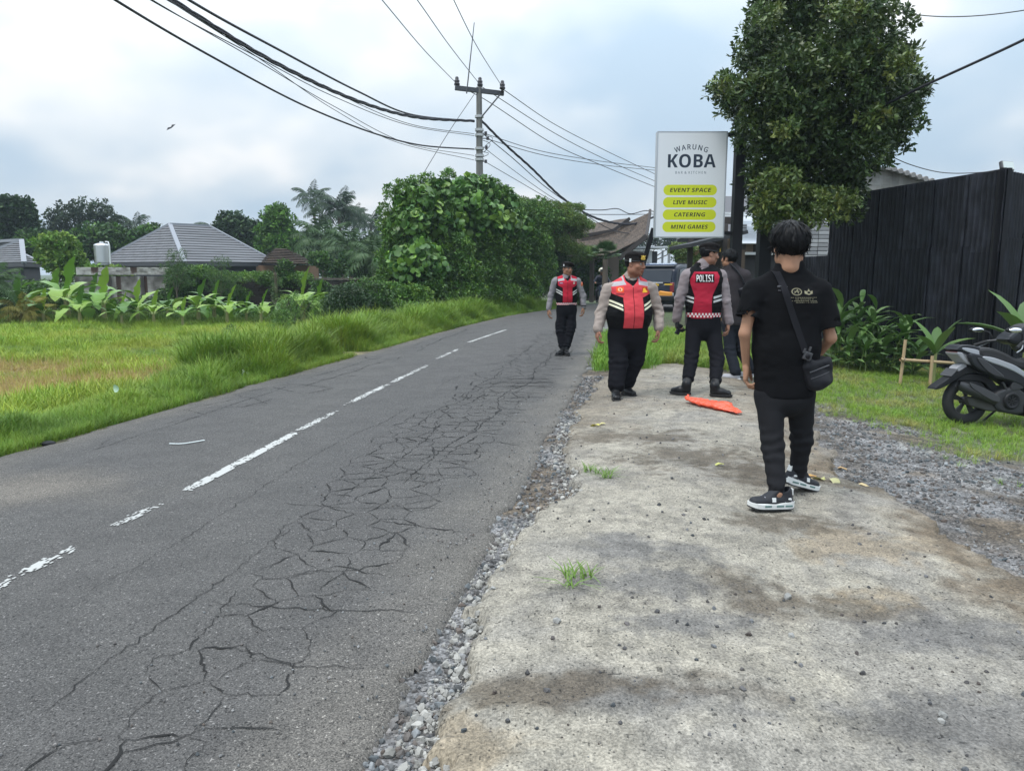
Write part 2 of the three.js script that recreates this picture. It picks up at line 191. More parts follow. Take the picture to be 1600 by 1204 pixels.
// cracks: open joints as ragged dark ribbons lying in the asphalt
const crackMat = mat(0.011, 0.0105, 0.01, 1);
{
  const r = rng(77), pos = [], idx = [];
  const ribbon = (pts, w, wob = 0.02) => { // pts [x, D]
    const fine = []; for (let i = 0; i + 1 < pts.length; i++) { const [ax, ay] = pts[i], [bx_, by] = pts[i + 1], L = Math.hypot(bx_ - ax, by - ay), n = Math.max(2, Math.ceil(L / 0.035)); for (let k = 0; k < n; k++) { const t = k / n, x = lerp(ax, bx_, t), y = lerp(ay, by, t); fine.push([x + (fbm(x * 8, y * 8, 11) - 0.5) * wob * 2.4 + (r() - 0.5) * 0.024, y + (fbm(x * 8 + 50, y * 8, 12) - 0.5) * wob * 2.4 + (r() - 0.5) * 0.024]); } } fine.push(pts[pts.length - 1]);
    for (let i = 0; i < fine.length; i++) { const p = fine[Math.max(0, i - 1)], q = fine[Math.min(fine.length - 1, i + 1)], L = Math.hypot(q[0] - p[0], q[1] - p[1]) || 1, nx = -(q[1] - p[1]) / L, ny = (q[0] - p[0]) / L, ww = w * 0.8 * (0.4 + 0.06 * fine[i][1]) * (0.25 + 1.3 * Math.pow(fbm(fine[i][0] * 11, fine[i][1] * 11, 15), 2.2) * 1.5) * Math.min(1, 0.25 + Math.min(i, fine.length - 1 - i) / 4); const y = (roadFn(fine[i][0], fine[i][1]) ?? [0.0])[0] + 0.004; pos.push(fine[i][0] + nx * ww, y, -fine[i][1] - ny * ww, fine[i][0] - nx * ww, y, -fine[i][1] + ny * ww); const k = pos.length / 3; if (i) idx.push(k - 4, k - 2, k - 3, k - 3, k - 2, k - 1); }
  };
  // alligator cracking: cell edges of jittered sites along the right wheel track
  const cells = (inside, sx, sd, d0, d1, keep, w) => {
    const sites = []; for (let D = d0; D < d1; D += sd) for (let x = -4; x < 3.4; x += sx) sites.push([x + (r() - 0.5) * sx * 0.95, D + (r() - 0.5) * sd * 0.95]);
    for (let i = 0; i < sites.length; i++) { const s = sites[i]; if (!inside(s[0], s[1])) continue;
      let poly = [[s[0] - 2, s[1] - 2], [s[0] + 2, s[1] - 2], [s[0] + 2, s[1] + 2], [s[0] - 2, s[1] + 2]].map((p) => [...p, -1]);
      for (let j = 0; j < sites.length; j++) { if (j === i) continue; const q = sites[j], dx = q[0] - s[0], dy = q[1] - s[1]; if (dx * dx + dy * dy > 9) continue; const mx = (s[0] + q[0]) / 2, my = (s[1] + q[1]) / 2, out = []; const side = (p) => (p[0] - mx) * dx + (p[1] - my) * dy; for (let k = 0; k < poly.length; k++) { const a = poly[k], b = poly[(k + 1) % poly.length], sa = side(a), sb = side(b); if (sa <= 0) out.push(sb > 0 ? a : a); if ((sa <= 0) !== (sb <= 0)) { const t = sa / (sa - sb); const np = [lerp(a[0], b[0], t), lerp(a[1], b[1], t), sa <= 0 ? j : a[2]]; out.push(np); } } poly = out; if (!poly.length) break; }
      for (let k = 0; k < poly.length; k++) { const a = poly[k], b = poly[(k + 1) % poly.length]; if (a[2] < 0 || (a[2] < i && inside(...sites[a[2]]))) continue; if (r() > keep) continue; if (roadEdge(a[0], a[1]) > 0.05 && roadEdge(b[0], b[1]) > 0.05) ribbon([[a[0], a[1]], [b[0], b[1]]], w * (0.6 + r() * 0.8)); } }
  };
  const band = (x, D) => { const q = roadR(D) - x; return q > 0.35 + 0.3 * fbm(D, 3) && q < 0.85 + 0.5 * sst(2, 6, D) + 0.4 * fbm(D * 0.7, 8) - 0.15; };
  cells((x, D) => band(x, D) && D < 9, 0.19, 0.22, 1.6, 9.2, 0.95, 0.0105);
  cells((x, D) => band(x, D) && D >= 8.5, 0.26, 0.36, 8, 19, 0.92, 0.0095);
  cells((x, D) => { const q = x - roadL(D); return q > 0.15 && q < 0.9 && D > 7; }, 0.5, 0.7, 7, 20, 0.5, 0.007);
  // transverse cracks that run to the right edge
  for (let D = 2.2; D < 13; D += 0.22 + r() * 0.3) { const e = roadR(D) - 0.12 - r() * 0.3, s = e - 0.35 - r() * 0.8; if (r() < 0.12) continue; ribbon([[s, D + (r() - 0.5) * 0.3], [(s + e) / 2, D + (r() - 0.5) * 0.12], [e, D - 0.05 + (r() - 0.5) * 0.1]], 0.0035 + r() * 0.003 + D * 0.0003); }
  // long cracks along the lane
  for (const [off, d0, d1, w] of [[1.75, 1.7, 11, 0.0032], [1.15, 2.0, 10, 0.005], [1.32, 7, 16, 0.006], [0.75, 5, 17, 0.008], [3.75, 6, 16, 0.006], [3.5, 8, 20, 0.008]]) { let a = []; for (let D = d0; D < d1; D += 0.3) { const x = roadR(D) - off + (fbm(D * 0.8, off * 7) - 0.5) * 0.35; if (fbm(D * 1.1, off * 3 + 9) > 0.36) a.push([x, D]); else { if (a.length > 2) ribbon(a, w); a = []; } } if (a.length > 2) ribbon(a, w); }
  const hole = gnd(800, 598); for (let i = 0; i < 7; i++) ribbon([[hole.x - 0.5 + r() * 0.3, -hole.z - 0.4 + i * 0.13], [hole.x + r() * 0.5, -hole.z - 0.4 + i * 0.13 + (r() - 0.5) * 0.2], [hole.x + 0.6, -hole.z - 0.35 + i * 0.12]], 0.012);
  const c = part('crack', geo(pos, idx), crackMat, road); crackMat.side = THREE.DoubleSide; c.userData.kind = 'stuff';
}
// the old concrete apron
const apronMat = new THREE.MeshStandardMaterial({ vertexColors: true, roughness: 0.92, map: rep(T_CONC, 0.62), bumpMap: rep(B_CONC, 0.8), bumpScale: 0.02 });
apronMat.color.setRGB(1.68, 1.65, 1.6);
const STAINS = [[1230, 955, 0.55, 0.22, 0], [1150, 930, 0.35, 0.18, 0], [1480, 1000, 0.4, 0.2, 1], [1000, 880, 0.35, 0.25, 1], [1000, 935, 0.45, 0.16, 1], [1100, 725, 0.75, 0.5, 0], [980, 690, 0.6, 0.35, 0], [1180, 750, 0.5, 0.4, 0], [1350, 860, 0.4, 0.3, 2], [1390, 940, 0.25, 0.15, 2], [1060, 1000, 0.3, 0.15, 1], [990, 1110, 0.3, 0.12, 1], [720, 1180, 0.2, 0.25, 2], [900, 1100, 0.5, 0.12, 0], [1500, 1130, 0.5, 0.2, 1], [1130, 640, 0.9, 0.35, 3], [1010, 615, 0.6, 0.5, 3], [870, 660, 0.35, 0.6, 0], [1240, 830, 0.35, 0.2, 0]].map(([x, y, a, b, k]) => { const p = gnd(x, y); return [p.x, -p.z, a, b, k]; });
const apronFn = (x, D) => {
  const ad = apronDist(x, D); if (ad > 0.012) return null;
  const n = fbm(x * 2.2, D * 2.2, 3), m = fbm(x * 7, D * 7, 4), q = fbm(x * 19, D * 19, 2); let c = [0.385, 0.373, 0.347];
  c = mix3(c, [0.315, 0.31, 0.305], sst(0.42, 0.66, n)); c = mix3(c, [0.43, 0.415, 0.385], sst(0.55, 0.75, m) * 0.5); c = mix3(c, [0.2, 0.198, 0.2], sst(0.5, 0.68, q * 0.55 + m * 0.45) * 0.5);
  const tone = [[0.115, 0.098, 0.08], [0.17, 0.172, 0.185], [0.34, 0.28, 0.205], [0.34, 0.32, 0.29]];
  for (const [sx, sd, a, b, k] of STAINS) { const d = Math.hypot((x - sx) / a, (D - sd) / b) + (fbm(x * 4, D * 4, 20 + k) - 0.5) * 1.6 + (q - 0.5) * 1.5; if (d < 1.2) c = mix3(c, tone[k], sst(1.15, 0.3, d) * (k === 2 ? 0.6 : 0.85)); }
  c = mix3(c, mix3(SOIL.dirt, SOIL.gravel, sst(0.4, 0.6, n)), sst(-0.55, 0.0, ad + (m - 0.5) * 0.7 + (q - 0.5) * 0.3) * (1 - wl(x, D)) * 0.9);
  c = mix3(c, [0.24, 0.21, 0.175], sst(5.5, 7.2, D + (n - 0.5) * 3) * sst(-0.9, -0.1, ad + (m - 0.5) * 0.8) * 0.7);
  return [ad > -0.012 ? -0.03 : apronY(x, D, ad), ...c];
};
structure('pavement', sheet(-0.6, 5.6, 0.7, 14.2, 250, 560, apronFn, 1.25), apronMat);

// pebbles
function pebbleGeo(s) { const g = new THREE.IcosahedronGeometry(1, 1), p = g.attributes.position; for (let i = 0; i < p.count; i++) { const k = 0.55 + 0.8 * vn(p.getX(i) * 1.6 + s * 7, p.getY(i) * 1.6 + 3, p.getZ(i) * 1.6 + 9); p.setXYZ(i, p.getX(i) * k * 1.15, p.getY(i) * k * 0.72, p.getZ(i) * k); } const q = new THREE.BufferGeometry().setAttribute('position', p); q.computeVertexNormals(); return q; }
const PEB = pebbleGeo(1), M4 = new THREE.Matrix4(), QT = new THREE.Quaternion(), EU = new THREE.Euler();
function scatter(name, g, m, list, label) { // list of [x, y, z, scale, rx, ry, rz, r, g, b, sy?]
  const o = shade(new THREE.InstancedMesh(g, m, list.length)); o.name = numbered(name); const c = new THREE.Color();
  list.forEach((e, i) => { QT.setFromEuler(EU.set(e[4], e[5], e[6], 'YXZ')); M4.compose(V(e[0], e[1], e[2]), QT, V(e[3], e[3] * (e[10] ?? 1), e[3])); o.setMatrixAt(i, M4); o.setColorAt(i, c.setRGB(e[7], e[8], e[9])); });
  scene.add(o); return tag(o, label, undefined, undefined, 'stuff');
}
{
  const r = rng(5), list = [], put = (x, D, s, y) => { const v = 0.075 + Math.pow(r(), 2.4) * 0.2, w = (r() - 0.35) * 0.035; list.push([x, y + s * 0.25, -D, s, r() * 6, r() * 6, r() * 6, v + w, v, v - w * 0.6]); };
  for (let i = 0; i < 32000; i++) { const D = 1.6 + Math.pow(r(), 1.7) * 9, R = roadR(D), x = R - 0.12 + r() * 1.5; const ad = apronDist(x, D); if (ad < 0.0) continue; if (x > R + 0.8 && r() < 0.5) continue; put(x, D, (0.0019 + Math.pow(r(), 6) * 0.014) * (1 + D * 0.06), groundY(x, D)); }
  for (let i = 0; i < 60000; i++) { const D = 3.0 + Math.pow(r(), 1.3) * 7.2, x = 1.7 + r() * 6.5; if (apronDist(x, D) < 0.05 || lawnAt(x, D) > 0.35 + r() * 0.5) continue; if (fbm(x * 1.7 + 3, D * 1.7, 1) > 0.53 && r() < 0.75) continue; put(x, D, (0.0035 + Math.pow(r(), 4) * 0.011) * (1 + D * 0.05), groundY(x, D)); }
  for (let i = 0; i < 3600; i++) { const D = 1.7 + Math.pow(r(), 1.5) * 9, x = -0.4 + r() * 5, ad = apronDist(x, D); if (ad > -0.05) continue; if (fbm(x * 1.4 + 9, D * 1.4) < 0.42 && r() < 0.75) continue; const s = 0.0026 + Math.pow(r(), 7) * 0.010; put(x, D, s, apronY(x, D, ad)); const e = list[list.length - 1]; e[7] *= 0.6; e[8] *= 0.6; e[9] *= 0.62; }
  for (let i = 0; i < 500; i++) { const D = 1.8 + Math.pow(r(), 1.5) * 8, x = roadR(D) - r() * r() * 1.6; if (roadEdge(x, D) < 0.05) continue; put(x, D, 0.003 + r() * 0.004, 0.008); }
  for (let i = 0; i < 30000; i++) { const D = 1.7 + Math.pow(r(), 1.6) * 6, x = roadR(D) + r() * 1.5, ad = apronDist(x, D); if (ad < -0.03 || ad > 0.12 || wl(x, D) < 0.3 || r() > 0.5) continue; const s = 0.004 + Math.pow(r(), 4) * 0.016, v = 0.2 + r() * 0.2; list.push([x, groundY(x, D) + s * 0.5 + (ad < 0 ? 0.02 : 0), -D, s, r() * 6, r() * 6, r() * 6, v, v * 0.96, v * 0.88]); }
  scatter('gravel', PEB, mat(1, 1, 1, 0.9), list, 'loose grey gravel between road and concrete and over the right-hand lot');
  const big = rng(8), bigL = []; for (const [px, py] of [[672, 1110], [690, 1085], [740, 965], [735, 985], [728, 1000], [765, 895], [700, 1065], [748, 940], [712, 1020], [680, 1150], [770, 935], [785, 905], [655, 1120], [1230, 945], [1235, 1010], [1470, 1140], [870, 995], [1473, 1130]]) { const p = gnd(px, py), y = topY(p.x, -p.z), s = 0.01 + big() * 0.011, v = 0.16 + big() * 0.16; bigL.push([p.x, y + s * 0.3, p.z, s, big() * 6, big() * 6, big() * 6, v, v * 0.98, v * 0.93]); }
  scatter('gravel', PEB, mat(1, 1, 1, 0.9), bigL, 'coarser pale stones along the broken edge of the concrete');
}
// ---------------------------------------------------------------- buildings, walls, fence, sign, poles
const T_STUCCO = dataTex(512, (u, v) => { const n = tf(u, v, 5, 71, 6), q = tf(u, v * 0.25, 14, 75, 4); const c = 0.72 + (n - 0.5) * 0.3 + (q - 0.5) * 0.25; return [c, c * 0.985, c * 0.96]; }, true);
const T_THATCH = dataTex(512, (u, v) => { const n = tn(u, v, 128, 81), q = tf(u, v, 12, 82, 4), c = 0.42 + (n - 0.5) * 0.45 + (q - 0.5) * 0.4; return [c, c * 0.93, c * 0.86]; }, true);
const M_DARKWALL = mat(0.05, 0.052, 0.062, 0.85), M_FASCIA = mat(0.06, 0.062, 0.07, 0.6), M_WHITE = mat(0.7, 0.71, 0.72, 0.6), M_BLACK = new THREE.MeshPhysicalMaterial({ color: rgb(0.014, 0.014, 0.017), roughness: 0.55, specularIntensity: 0.4 }), M_STEEL = mat(0.33, 0.34, 0.36, 0.45, { metalness: 0.6 });
const M_TILE = mat(0.27, 0.28, 0.315, 0.6, { map: rep(T_STUCCO, 0.7) });
function slopeCourses(A, B, C, D_, rows, lift, t = 0.012) { // eave A->B, top D_->C: stepped tile courses, each proud of the one above
  const pos = [], idx = [], n = B.clone().sub(A).cross(D_.clone().sub(A)).normalize(), uv = [];
  if (n.y < 0) n.negate();
  for (let i = 0; i < rows; i++) { const t0 = i / rows, t1 = (i + 1) / rows, a = A.clone().lerp(D_, t0).addScaledVector(n, lift), b = B.clone().lerp(C, t0).addScaledVector(n, lift), c = B.clone().lerp(C, t1).addScaledVector(n, t), d = A.clone().lerp(D_, t1).addScaledVector(n, t), a0 = A.clone().lerp(D_, t0), b0 = B.clone().lerp(C, t0), k = pos.length / 3; for (const p of [a, b, c, d, a0, b0]) { pos.push(p.x, p.y, p.z); uv.push(p.x + p.z, p.y * 1.5); } idx.push(k, k + 1, k + 2, k, k + 2, k + 3, k + 4, k + 5, k + 1, k + 4, k + 1, k); }
  const g = geo(pos, idx, uv).toNonIndexed(); g.computeVertexNormals(); return g;
}
M_TILE.side = THREE.DoubleSide;
function hipHouse(label, near, left, right, r1, r2, nearD, dd, rows, ridgeUp = 1) {
  const N = at(...near, nearD), L = at(...left, nearD + dd[0]), R = at(...right, nearD + dd[1]), far = L.clone().add(R).sub(N), P = at(...r1, nearD + dd[2]), Q = at(...r2, nearD + dd[3]);
  for (const p of [L, R, far]) p.y = N.y; Q.y = P.y; const gy = groundY(clamp(N.x, -60, 60), 40) , h = thing('house', label, 'house', V(N.x, gy, N.z)), o = h.position, k = (v) => v.clone().sub(o), n = k(N), l = k(L), r = k(R), f = k(far), p = k(P), q = k(Q);
  const roof = part('roof', [slopeCourses(l, n, p, p, rows, 0.05), slopeCourses(n, r, q, p, rows, 0.05), slopeCourses(r, f, q, q, rows, 0.05), slopeCourses(f, l, p, q, rows, 0.05)], M_TILE, h); roof.userData.label = undefined; delete roof.userData.label;
  part('ridge_cap', [beam(n, p, 0.22, 0.12), beam(p, q, 0.24, 0.14), beam(r, q, 0.22, 0.12), beam(l, p, 0.22, 0.12), beam(f, q, 0.22, 0.12)], mat(0.25, 0.26, 0.29, 0.6), roof);
  const inn = (a, c) => a.clone().lerp(c, 0.12), c0 = n.clone().add(f).multiplyScalar(0.5), W4 = [inn(n, c0), inn(r, c0), inn(f, c0), inn(l, c0)];
  part('fascia', [beam(n, r, 0.05, 0.2), beam(n, l, 0.05, 0.2), beam(l, f, 0.05, 0.2), beam(r, f, 0.05, 0.2)].map((g) => g.translate(0, -0.1, 0)), M_FASCIA, roof);
  part('wall', W4.map((a, i) => { const b = W4[(i + 1) % 4], m = a.clone().lerp(b, 0.5); m.y = n.y / 2 - 0.1; const len = a.distanceTo(b); return bx(len, n.y - 0.2 + 0.4, 0.15, m.x, m.y - 0.1, m.z, -Math.atan2(b.z - a.z, b.x - a.x)); }), M_DARKWALL, h);
  return [h, W4, n];
}
hipHouse('house with a large grey tiled hip roof behind the brick wall', [288, 409], [150, 412], [434, 410], [265, 350], [326, 352], 40, [4.2, 5.0, 3.6, 5.2], 15);
hipHouse('small grey-roofed house at the left edge of the picture', [37, 410], [-60, 412], [66, 412], [33, 375], [-8, 375], 36, [3, 3.4, 2.2, 3.6], 11);
{ // thatched hut roof between the grey house and the palms
  const b = at(455, 430, 42), h = thing('thatched_hut', 'low brown thatched roof right of the large grey hip roof', 'hut', V(b.x, groundY(-15, 40), b.z)), k = (x, y, d = 0) => at(x, y, 42 + d).sub(h.position), m = mat(0.34, 0.27, 0.22, 0.95, { map: rep(T_THATCH, 0.6), side: THREE.DoubleSide });
  part('roof', [slopeCourses(k(412, 411), k(482, 413), k(447, 389, 2), k(430, 388, 2), 9, 0.08), slopeCourses(k(482, 413), k(494, 412, 5), k(447, 389, 2), k(447, 389, 2), 9, 0.08), slopeCourses(k(412, 411), k(404, 411, 5), k(430, 388, 2), k(430, 388, 2), 9, 0.08)], m, h);
  part('wall', bx(3.0, 2.2, 2.4, k(450, 420, 3).x, k(450, 420, 3).y - 0.9, k(450, 420, 3).z), mat(0.22, 0.13, 0.08, 0.9), h);
}
{ // water tank on its stand
  const b = at(163, 440, 34), t = thing('water_tank', 'stainless steel water tank with a ladder pipe beside the grey hip roof', 'tank', V(b.x, groundY(-20, 34), b.z)), s = 34 / F, yb = at(163, 411, 34).y - t.position.y, hh = 28 * s, R = 11 * s; const ribs = [[0, 0]]; for (let i = 0; i <= 16; i++) ribs.push([R * (1 + (i % 2 ? 0.03 : 0)), hh * i / 16]); ribs.push([R * 0.75, hh * 1.05], [R * 0.2, hh * 1.1], [0, hh * 1.1]);
  const g = new THREE.LatheGeometry(ribs.map((p) => new THREE.Vector2(...p)), 24).translate(0, yb, 0); part('tank', g, mat(0.6, 0.61, 0.62, 0.35, { metalness: 0.75 }), t); part('manhole_lid', new THREE.CylinderGeometry(R * 0.25, R * 0.25, 0.08, 14).translate(0, yb + hh * 1.12, 0), M_WHITE, t);
  for (const [x, z] of [[-1, -1], [1, -1], [1, 1], [-1, 1]]) part('leg', bx(0.08, yb, 0.08, x * R * 0.7, yb / 2, z * R * 0.7), M_STEEL, t); part('platform', bx(R * 2, 0.08, R * 2, 0, yb - 0.042, 0), M_STEEL, t);
  part('pipe', tube([V(R * 0.7, yb + hh * 1.15, 0.1), V(R * 1.2, yb + hh * 1.13, 0.15), V(R * 1.25, yb, 0.15), V(R * 1.25, 0, 0.15)], 0.03, 20, 7), M_WHITE, t);
}
// stained white wall: plaster panels with a coping
const wallTex = (seed, w, h, red) => canvasTex(w, h, (c) => { c.fillStyle = '#b3b1aa'; c.fillRect(0, 0, w, h); const r = rng(seed); for (let i = 0; i < 420; i++) { const x = r() * w, y = r() * h, q = r(); c.fillStyle = q < 0.4 ? `rgba(60,58,54,${0.05 + r() * 0.1})` : q < 0.7 ? `rgba(205,203,198,${0.06 + r() * 0.14})` : `rgba(110,104,94,${0.05 + r() * 0.1})`; c.fillRect(x, y, 6 + r() * 50, 4 + r() * 30); } for (let i = 0; i < 26; i++) { const x = r() * w, y = r() * r() * h, q = (0.08 + r() * 0.2) * h, g = c.createRadialGradient(x, y, 0, x, y, q); g.addColorStop(0, `rgba(52,47,43,${0.2 + r() * 0.3})`); g.addColorStop(1, 'rgba(52,47,43,0)'); c.fillStyle = g; c.fillRect(x - q, y - q, 2 * q, 2 * q); } for (const x of red) { const g = c.createLinearGradient(0, 0, 0, h); g.addColorStop(0, 'rgba(52,36,29,0.6)'); g.addColorStop(1, 'rgba(70,54,44,0.15)'); c.fillStyle = g; for (let i = 0; i < 16; i++) c.fillRect(x + (r() - 0.5) * 30, 0, 4 + r() * 12, h * (0.4 + r() * 0.6)); } });
{
  const a = at(122, 440, 30.5), b = at(268, 440, 30.2), gy = groundY(-15, 30), yt = at(195, 417.5, 30.4).y, w = thing('boundary_wall', 'rain-stained white plastered wall between the water tank and the banana plants', 'wall', V(a.x, gy, a.z)), L = b.x - a.x, hh = yt - gy;
  for (let i = 0; i < 3; i++) { const g = bx(L / 3 - 0.02, hh - 0.3, 0.14, L / 3 * (i + 0.5), (hh - 0.3) / 2 - 0.05, 0); part('wall_panel', g, mat(1, 1, 1, 0.95, { map: wallTex(3 + i, 256, 256, i === 1 ? [60] : i === 2 ? [20] : []) }), w); }
  part('coping', bx(L, 0.3, 0.2, L / 2, hh - 0.15 + 0.003, 0), mat(1, 1, 1, 0.95, { map: wallTex(9, 512, 64, [90, 300]) }), w);
  for (let i = 0; i <= 3; i++) part('pilaster', bx(0.16, hh - 0.3, 0.17, L / 3 * i, (hh - 0.3) / 2 - 0.05, 0.01), mat(1, 1, 1, 0.95, { map: wallTex(40 + i, 64, 256, []) }), w);
}
{ // brick wall: each block its own piece
  const a = at(262, 440, 31), gy = groundY(-13, 31) - 0.05, yt = at(300, 437, 31).y, b = at(610, 440, 31.5), L = b.x - a.x, w = thing('brick_wall', 'brown block wall running from the white wall to the vine-covered trees', 'wall', V(a.x, gy, a.z)), hh = yt - gy, bh = hh / 9, bl = 0.42, r = rng(14), mats = [[0.155, 0.125, 0.1], [0.13, 0.105, 0.086], [0.185, 0.15, 0.122], [0.105, 0.085, 0.07]].map((c) => mat(...c, 0.95, { map: T_SOIL }));
  part('mortar', bx(L, hh - 0.02, 0.1, L / 2, (hh - 0.02) / 2, 0), mat(0.075, 0.065, 0.055, 1), w); const g = new RoundedBoxGeometry(bl - 0.02, bh - 0.016, 0.14, 1, 0.012);
  for (let j = 0; j < 9; j++) for (let i = 0; i < L / bl - 0.6; i++) { const m = part('brick', g, mats[Math.floor(r() * 4)], w); m.position.set(bl * (i + 0.5 + (j % 2) * 0.5), bh * (j + 0.5), (r() - 0.5) * 0.012); }
  part('coping', bx(L, 0.07, 0.2, L / 2, hh + 0.036, 0), mat(0.12, 0.1, 0.085, 0.95), w);
}
{ // building with the sweeping saddle-shaped thatched roof
  const D = 36, b = at(950, 480, D), t = thing('saddle_roof_building', 'building with a sweeping saddle-shaped thatched roof behind the policemen', 'building', V(b.x, groundY(4, 30), b.z - 3)), k = (x, y, d = 0) => at(x, y, D + d).sub(t.position), m = mat(0.5, 0.43, 0.39, 0.95, { map: rep(T_THATCH, 0.8), side: THREE.DoubleSide });
  const loft = (top, low, rows) => { const pos = [], idx = [], uv = [], n = top.length - 1, N = 30, ct = new THREE.CatmullRomCurve3(top), cl = new THREE.CatmullRomCurve3(low); for (let i = 0; i <= N; i++) { const a = ct.getPoint(i / N), c = cl.getPoint(i / N); for (let j = 0; j <= rows; j++) { const p = a.clone().lerp(c, j / rows), q = 0.04 * (j % 2) + 0.05 * (fbm(i * 0.7, j * 2.1, 3) - 0.5); pos.push(p.x, p.y + q - 0.10 * Math.sin(Math.PI * j / rows), p.z + q); uv.push(i * 0.4, j * 0.3); } } for (let i = 0; i < N; i++) for (let j = 0; j < rows; j++) { const a = i * (rows + 1) + j; idx.push(a, a + 1, a + rows + 1, a + 1, a + rows + 2, a + rows + 1); } const g = geo(pos, idx, uv), back = g.clone(); back.translate(0, -0.14, -0.05); return [g, back]; };
  const roof = part('roof', loft([k(850, 362, 2), k(905, 368, 2), k(960, 356, 2), k(1016, 331, 2)], [k(850, 392, 0), k(900, 396, 0), k(945, 398, -0.6), k(1010, 369, -1)], 16), m, t);
  part('roof', loft([k(850, 350, 4), k(900, 350, 4), k(945, 346, 4), k(984, 340, 4)], [k(850, 374, 1.7), k(905, 368, 1.7), k(950, 360, 1.7), k(984, 343, 1.7)], 10), m, t);
  part('roof', loft([k(850, 362, 2.2), k(905, 368, 2.2), k(960, 356, 2.2), k(1016, 331, 2.2)], [k(850, 400, 7), k(900, 402, 7), k(950, 400, 7), k(1010, 372, 7)], 10), m, t);
  part('gable_trim', [beam(k(1016, 330, 1.9), k(1010, 371, -1), 0.12, 0.24), beam(k(1011, 368, -1.1), k(968, 404, -0.6), 0.14, 0.2), beam(k(984, 341, 1.6), k(958, 360, 1.5), 0.14, 0.14), beam(k(958, 360, 1.5), k(905, 369, 1.5), 0.14, 0.14)], mat(0.05, 0.042, 0.04, 0.9), t);
  for (const x of [880, 925, 990]) part('post', cyl(0.12, 0.12, V(k(x, 420, 2).x, 0, k(x, 420, 2).z), V(k(x, 420, 2).x, k(x, 392, 2).y, k(x, 420, 2).z), 10), mat(0.09, 0.07, 0.055, 0.9), t);
  part('wall', bx(k(985, 420).x - k(870, 420).x, k(900, 398).y, 0.2, (k(985, 420).x + k(870, 420).x) / 2, k(900, 398).y / 2, k(920, 420, 4).z), mat(0.24, 0.19, 0.15, 0.9), t);
}
{ // white shed beyond the police car
  const b = at(1020, 450, 42), t = thing('white_shed', 'small white shed with a flat metal roof beyond the police car', 'shed', V(b.x, groundY(5, 34), b.z)), k = (x, y, d = 0) => at(x, y, 42 + d).sub(t.position), x0 = k(990, 400).x, x1 = k(1037, 400).x, y1 = k(1010, 391).y, xm = k(1019, 400).x;
  part('wall', [bx(xm - x0, y1, 2.4, (x0 + xm) / 2, y1 / 2, -1.2)], mat(0.72, 0.73, 0.75, 0.7), t); for (let i = 1; i < 6; i++) part('board_batten', bx(0.03, y1, 0.03, lerp(x0, xm, i / 6), y1 / 2, 0.015), mat(0.6, 0.61, 0.63, 0.7), t); part('opening', bx(x1 - xm, y1, 0.2, (x1 + xm) / 2, y1 / 2, -1.9), mat(0.05, 0.05, 0.06, 0.9), t); part('post', bx(0.1, y1, 0.1, x1 - 0.05, y1 / 2, -0.05), M_STEEL, t); part('roof', bx(x1 - x0 + 0.4, 0.09, 3.2, (x0 + x1) / 2, y1 + 0.15, -1.1, 0, 0, 0.03), mat(0.62, 0.64, 0.67, 0.5), t);
}
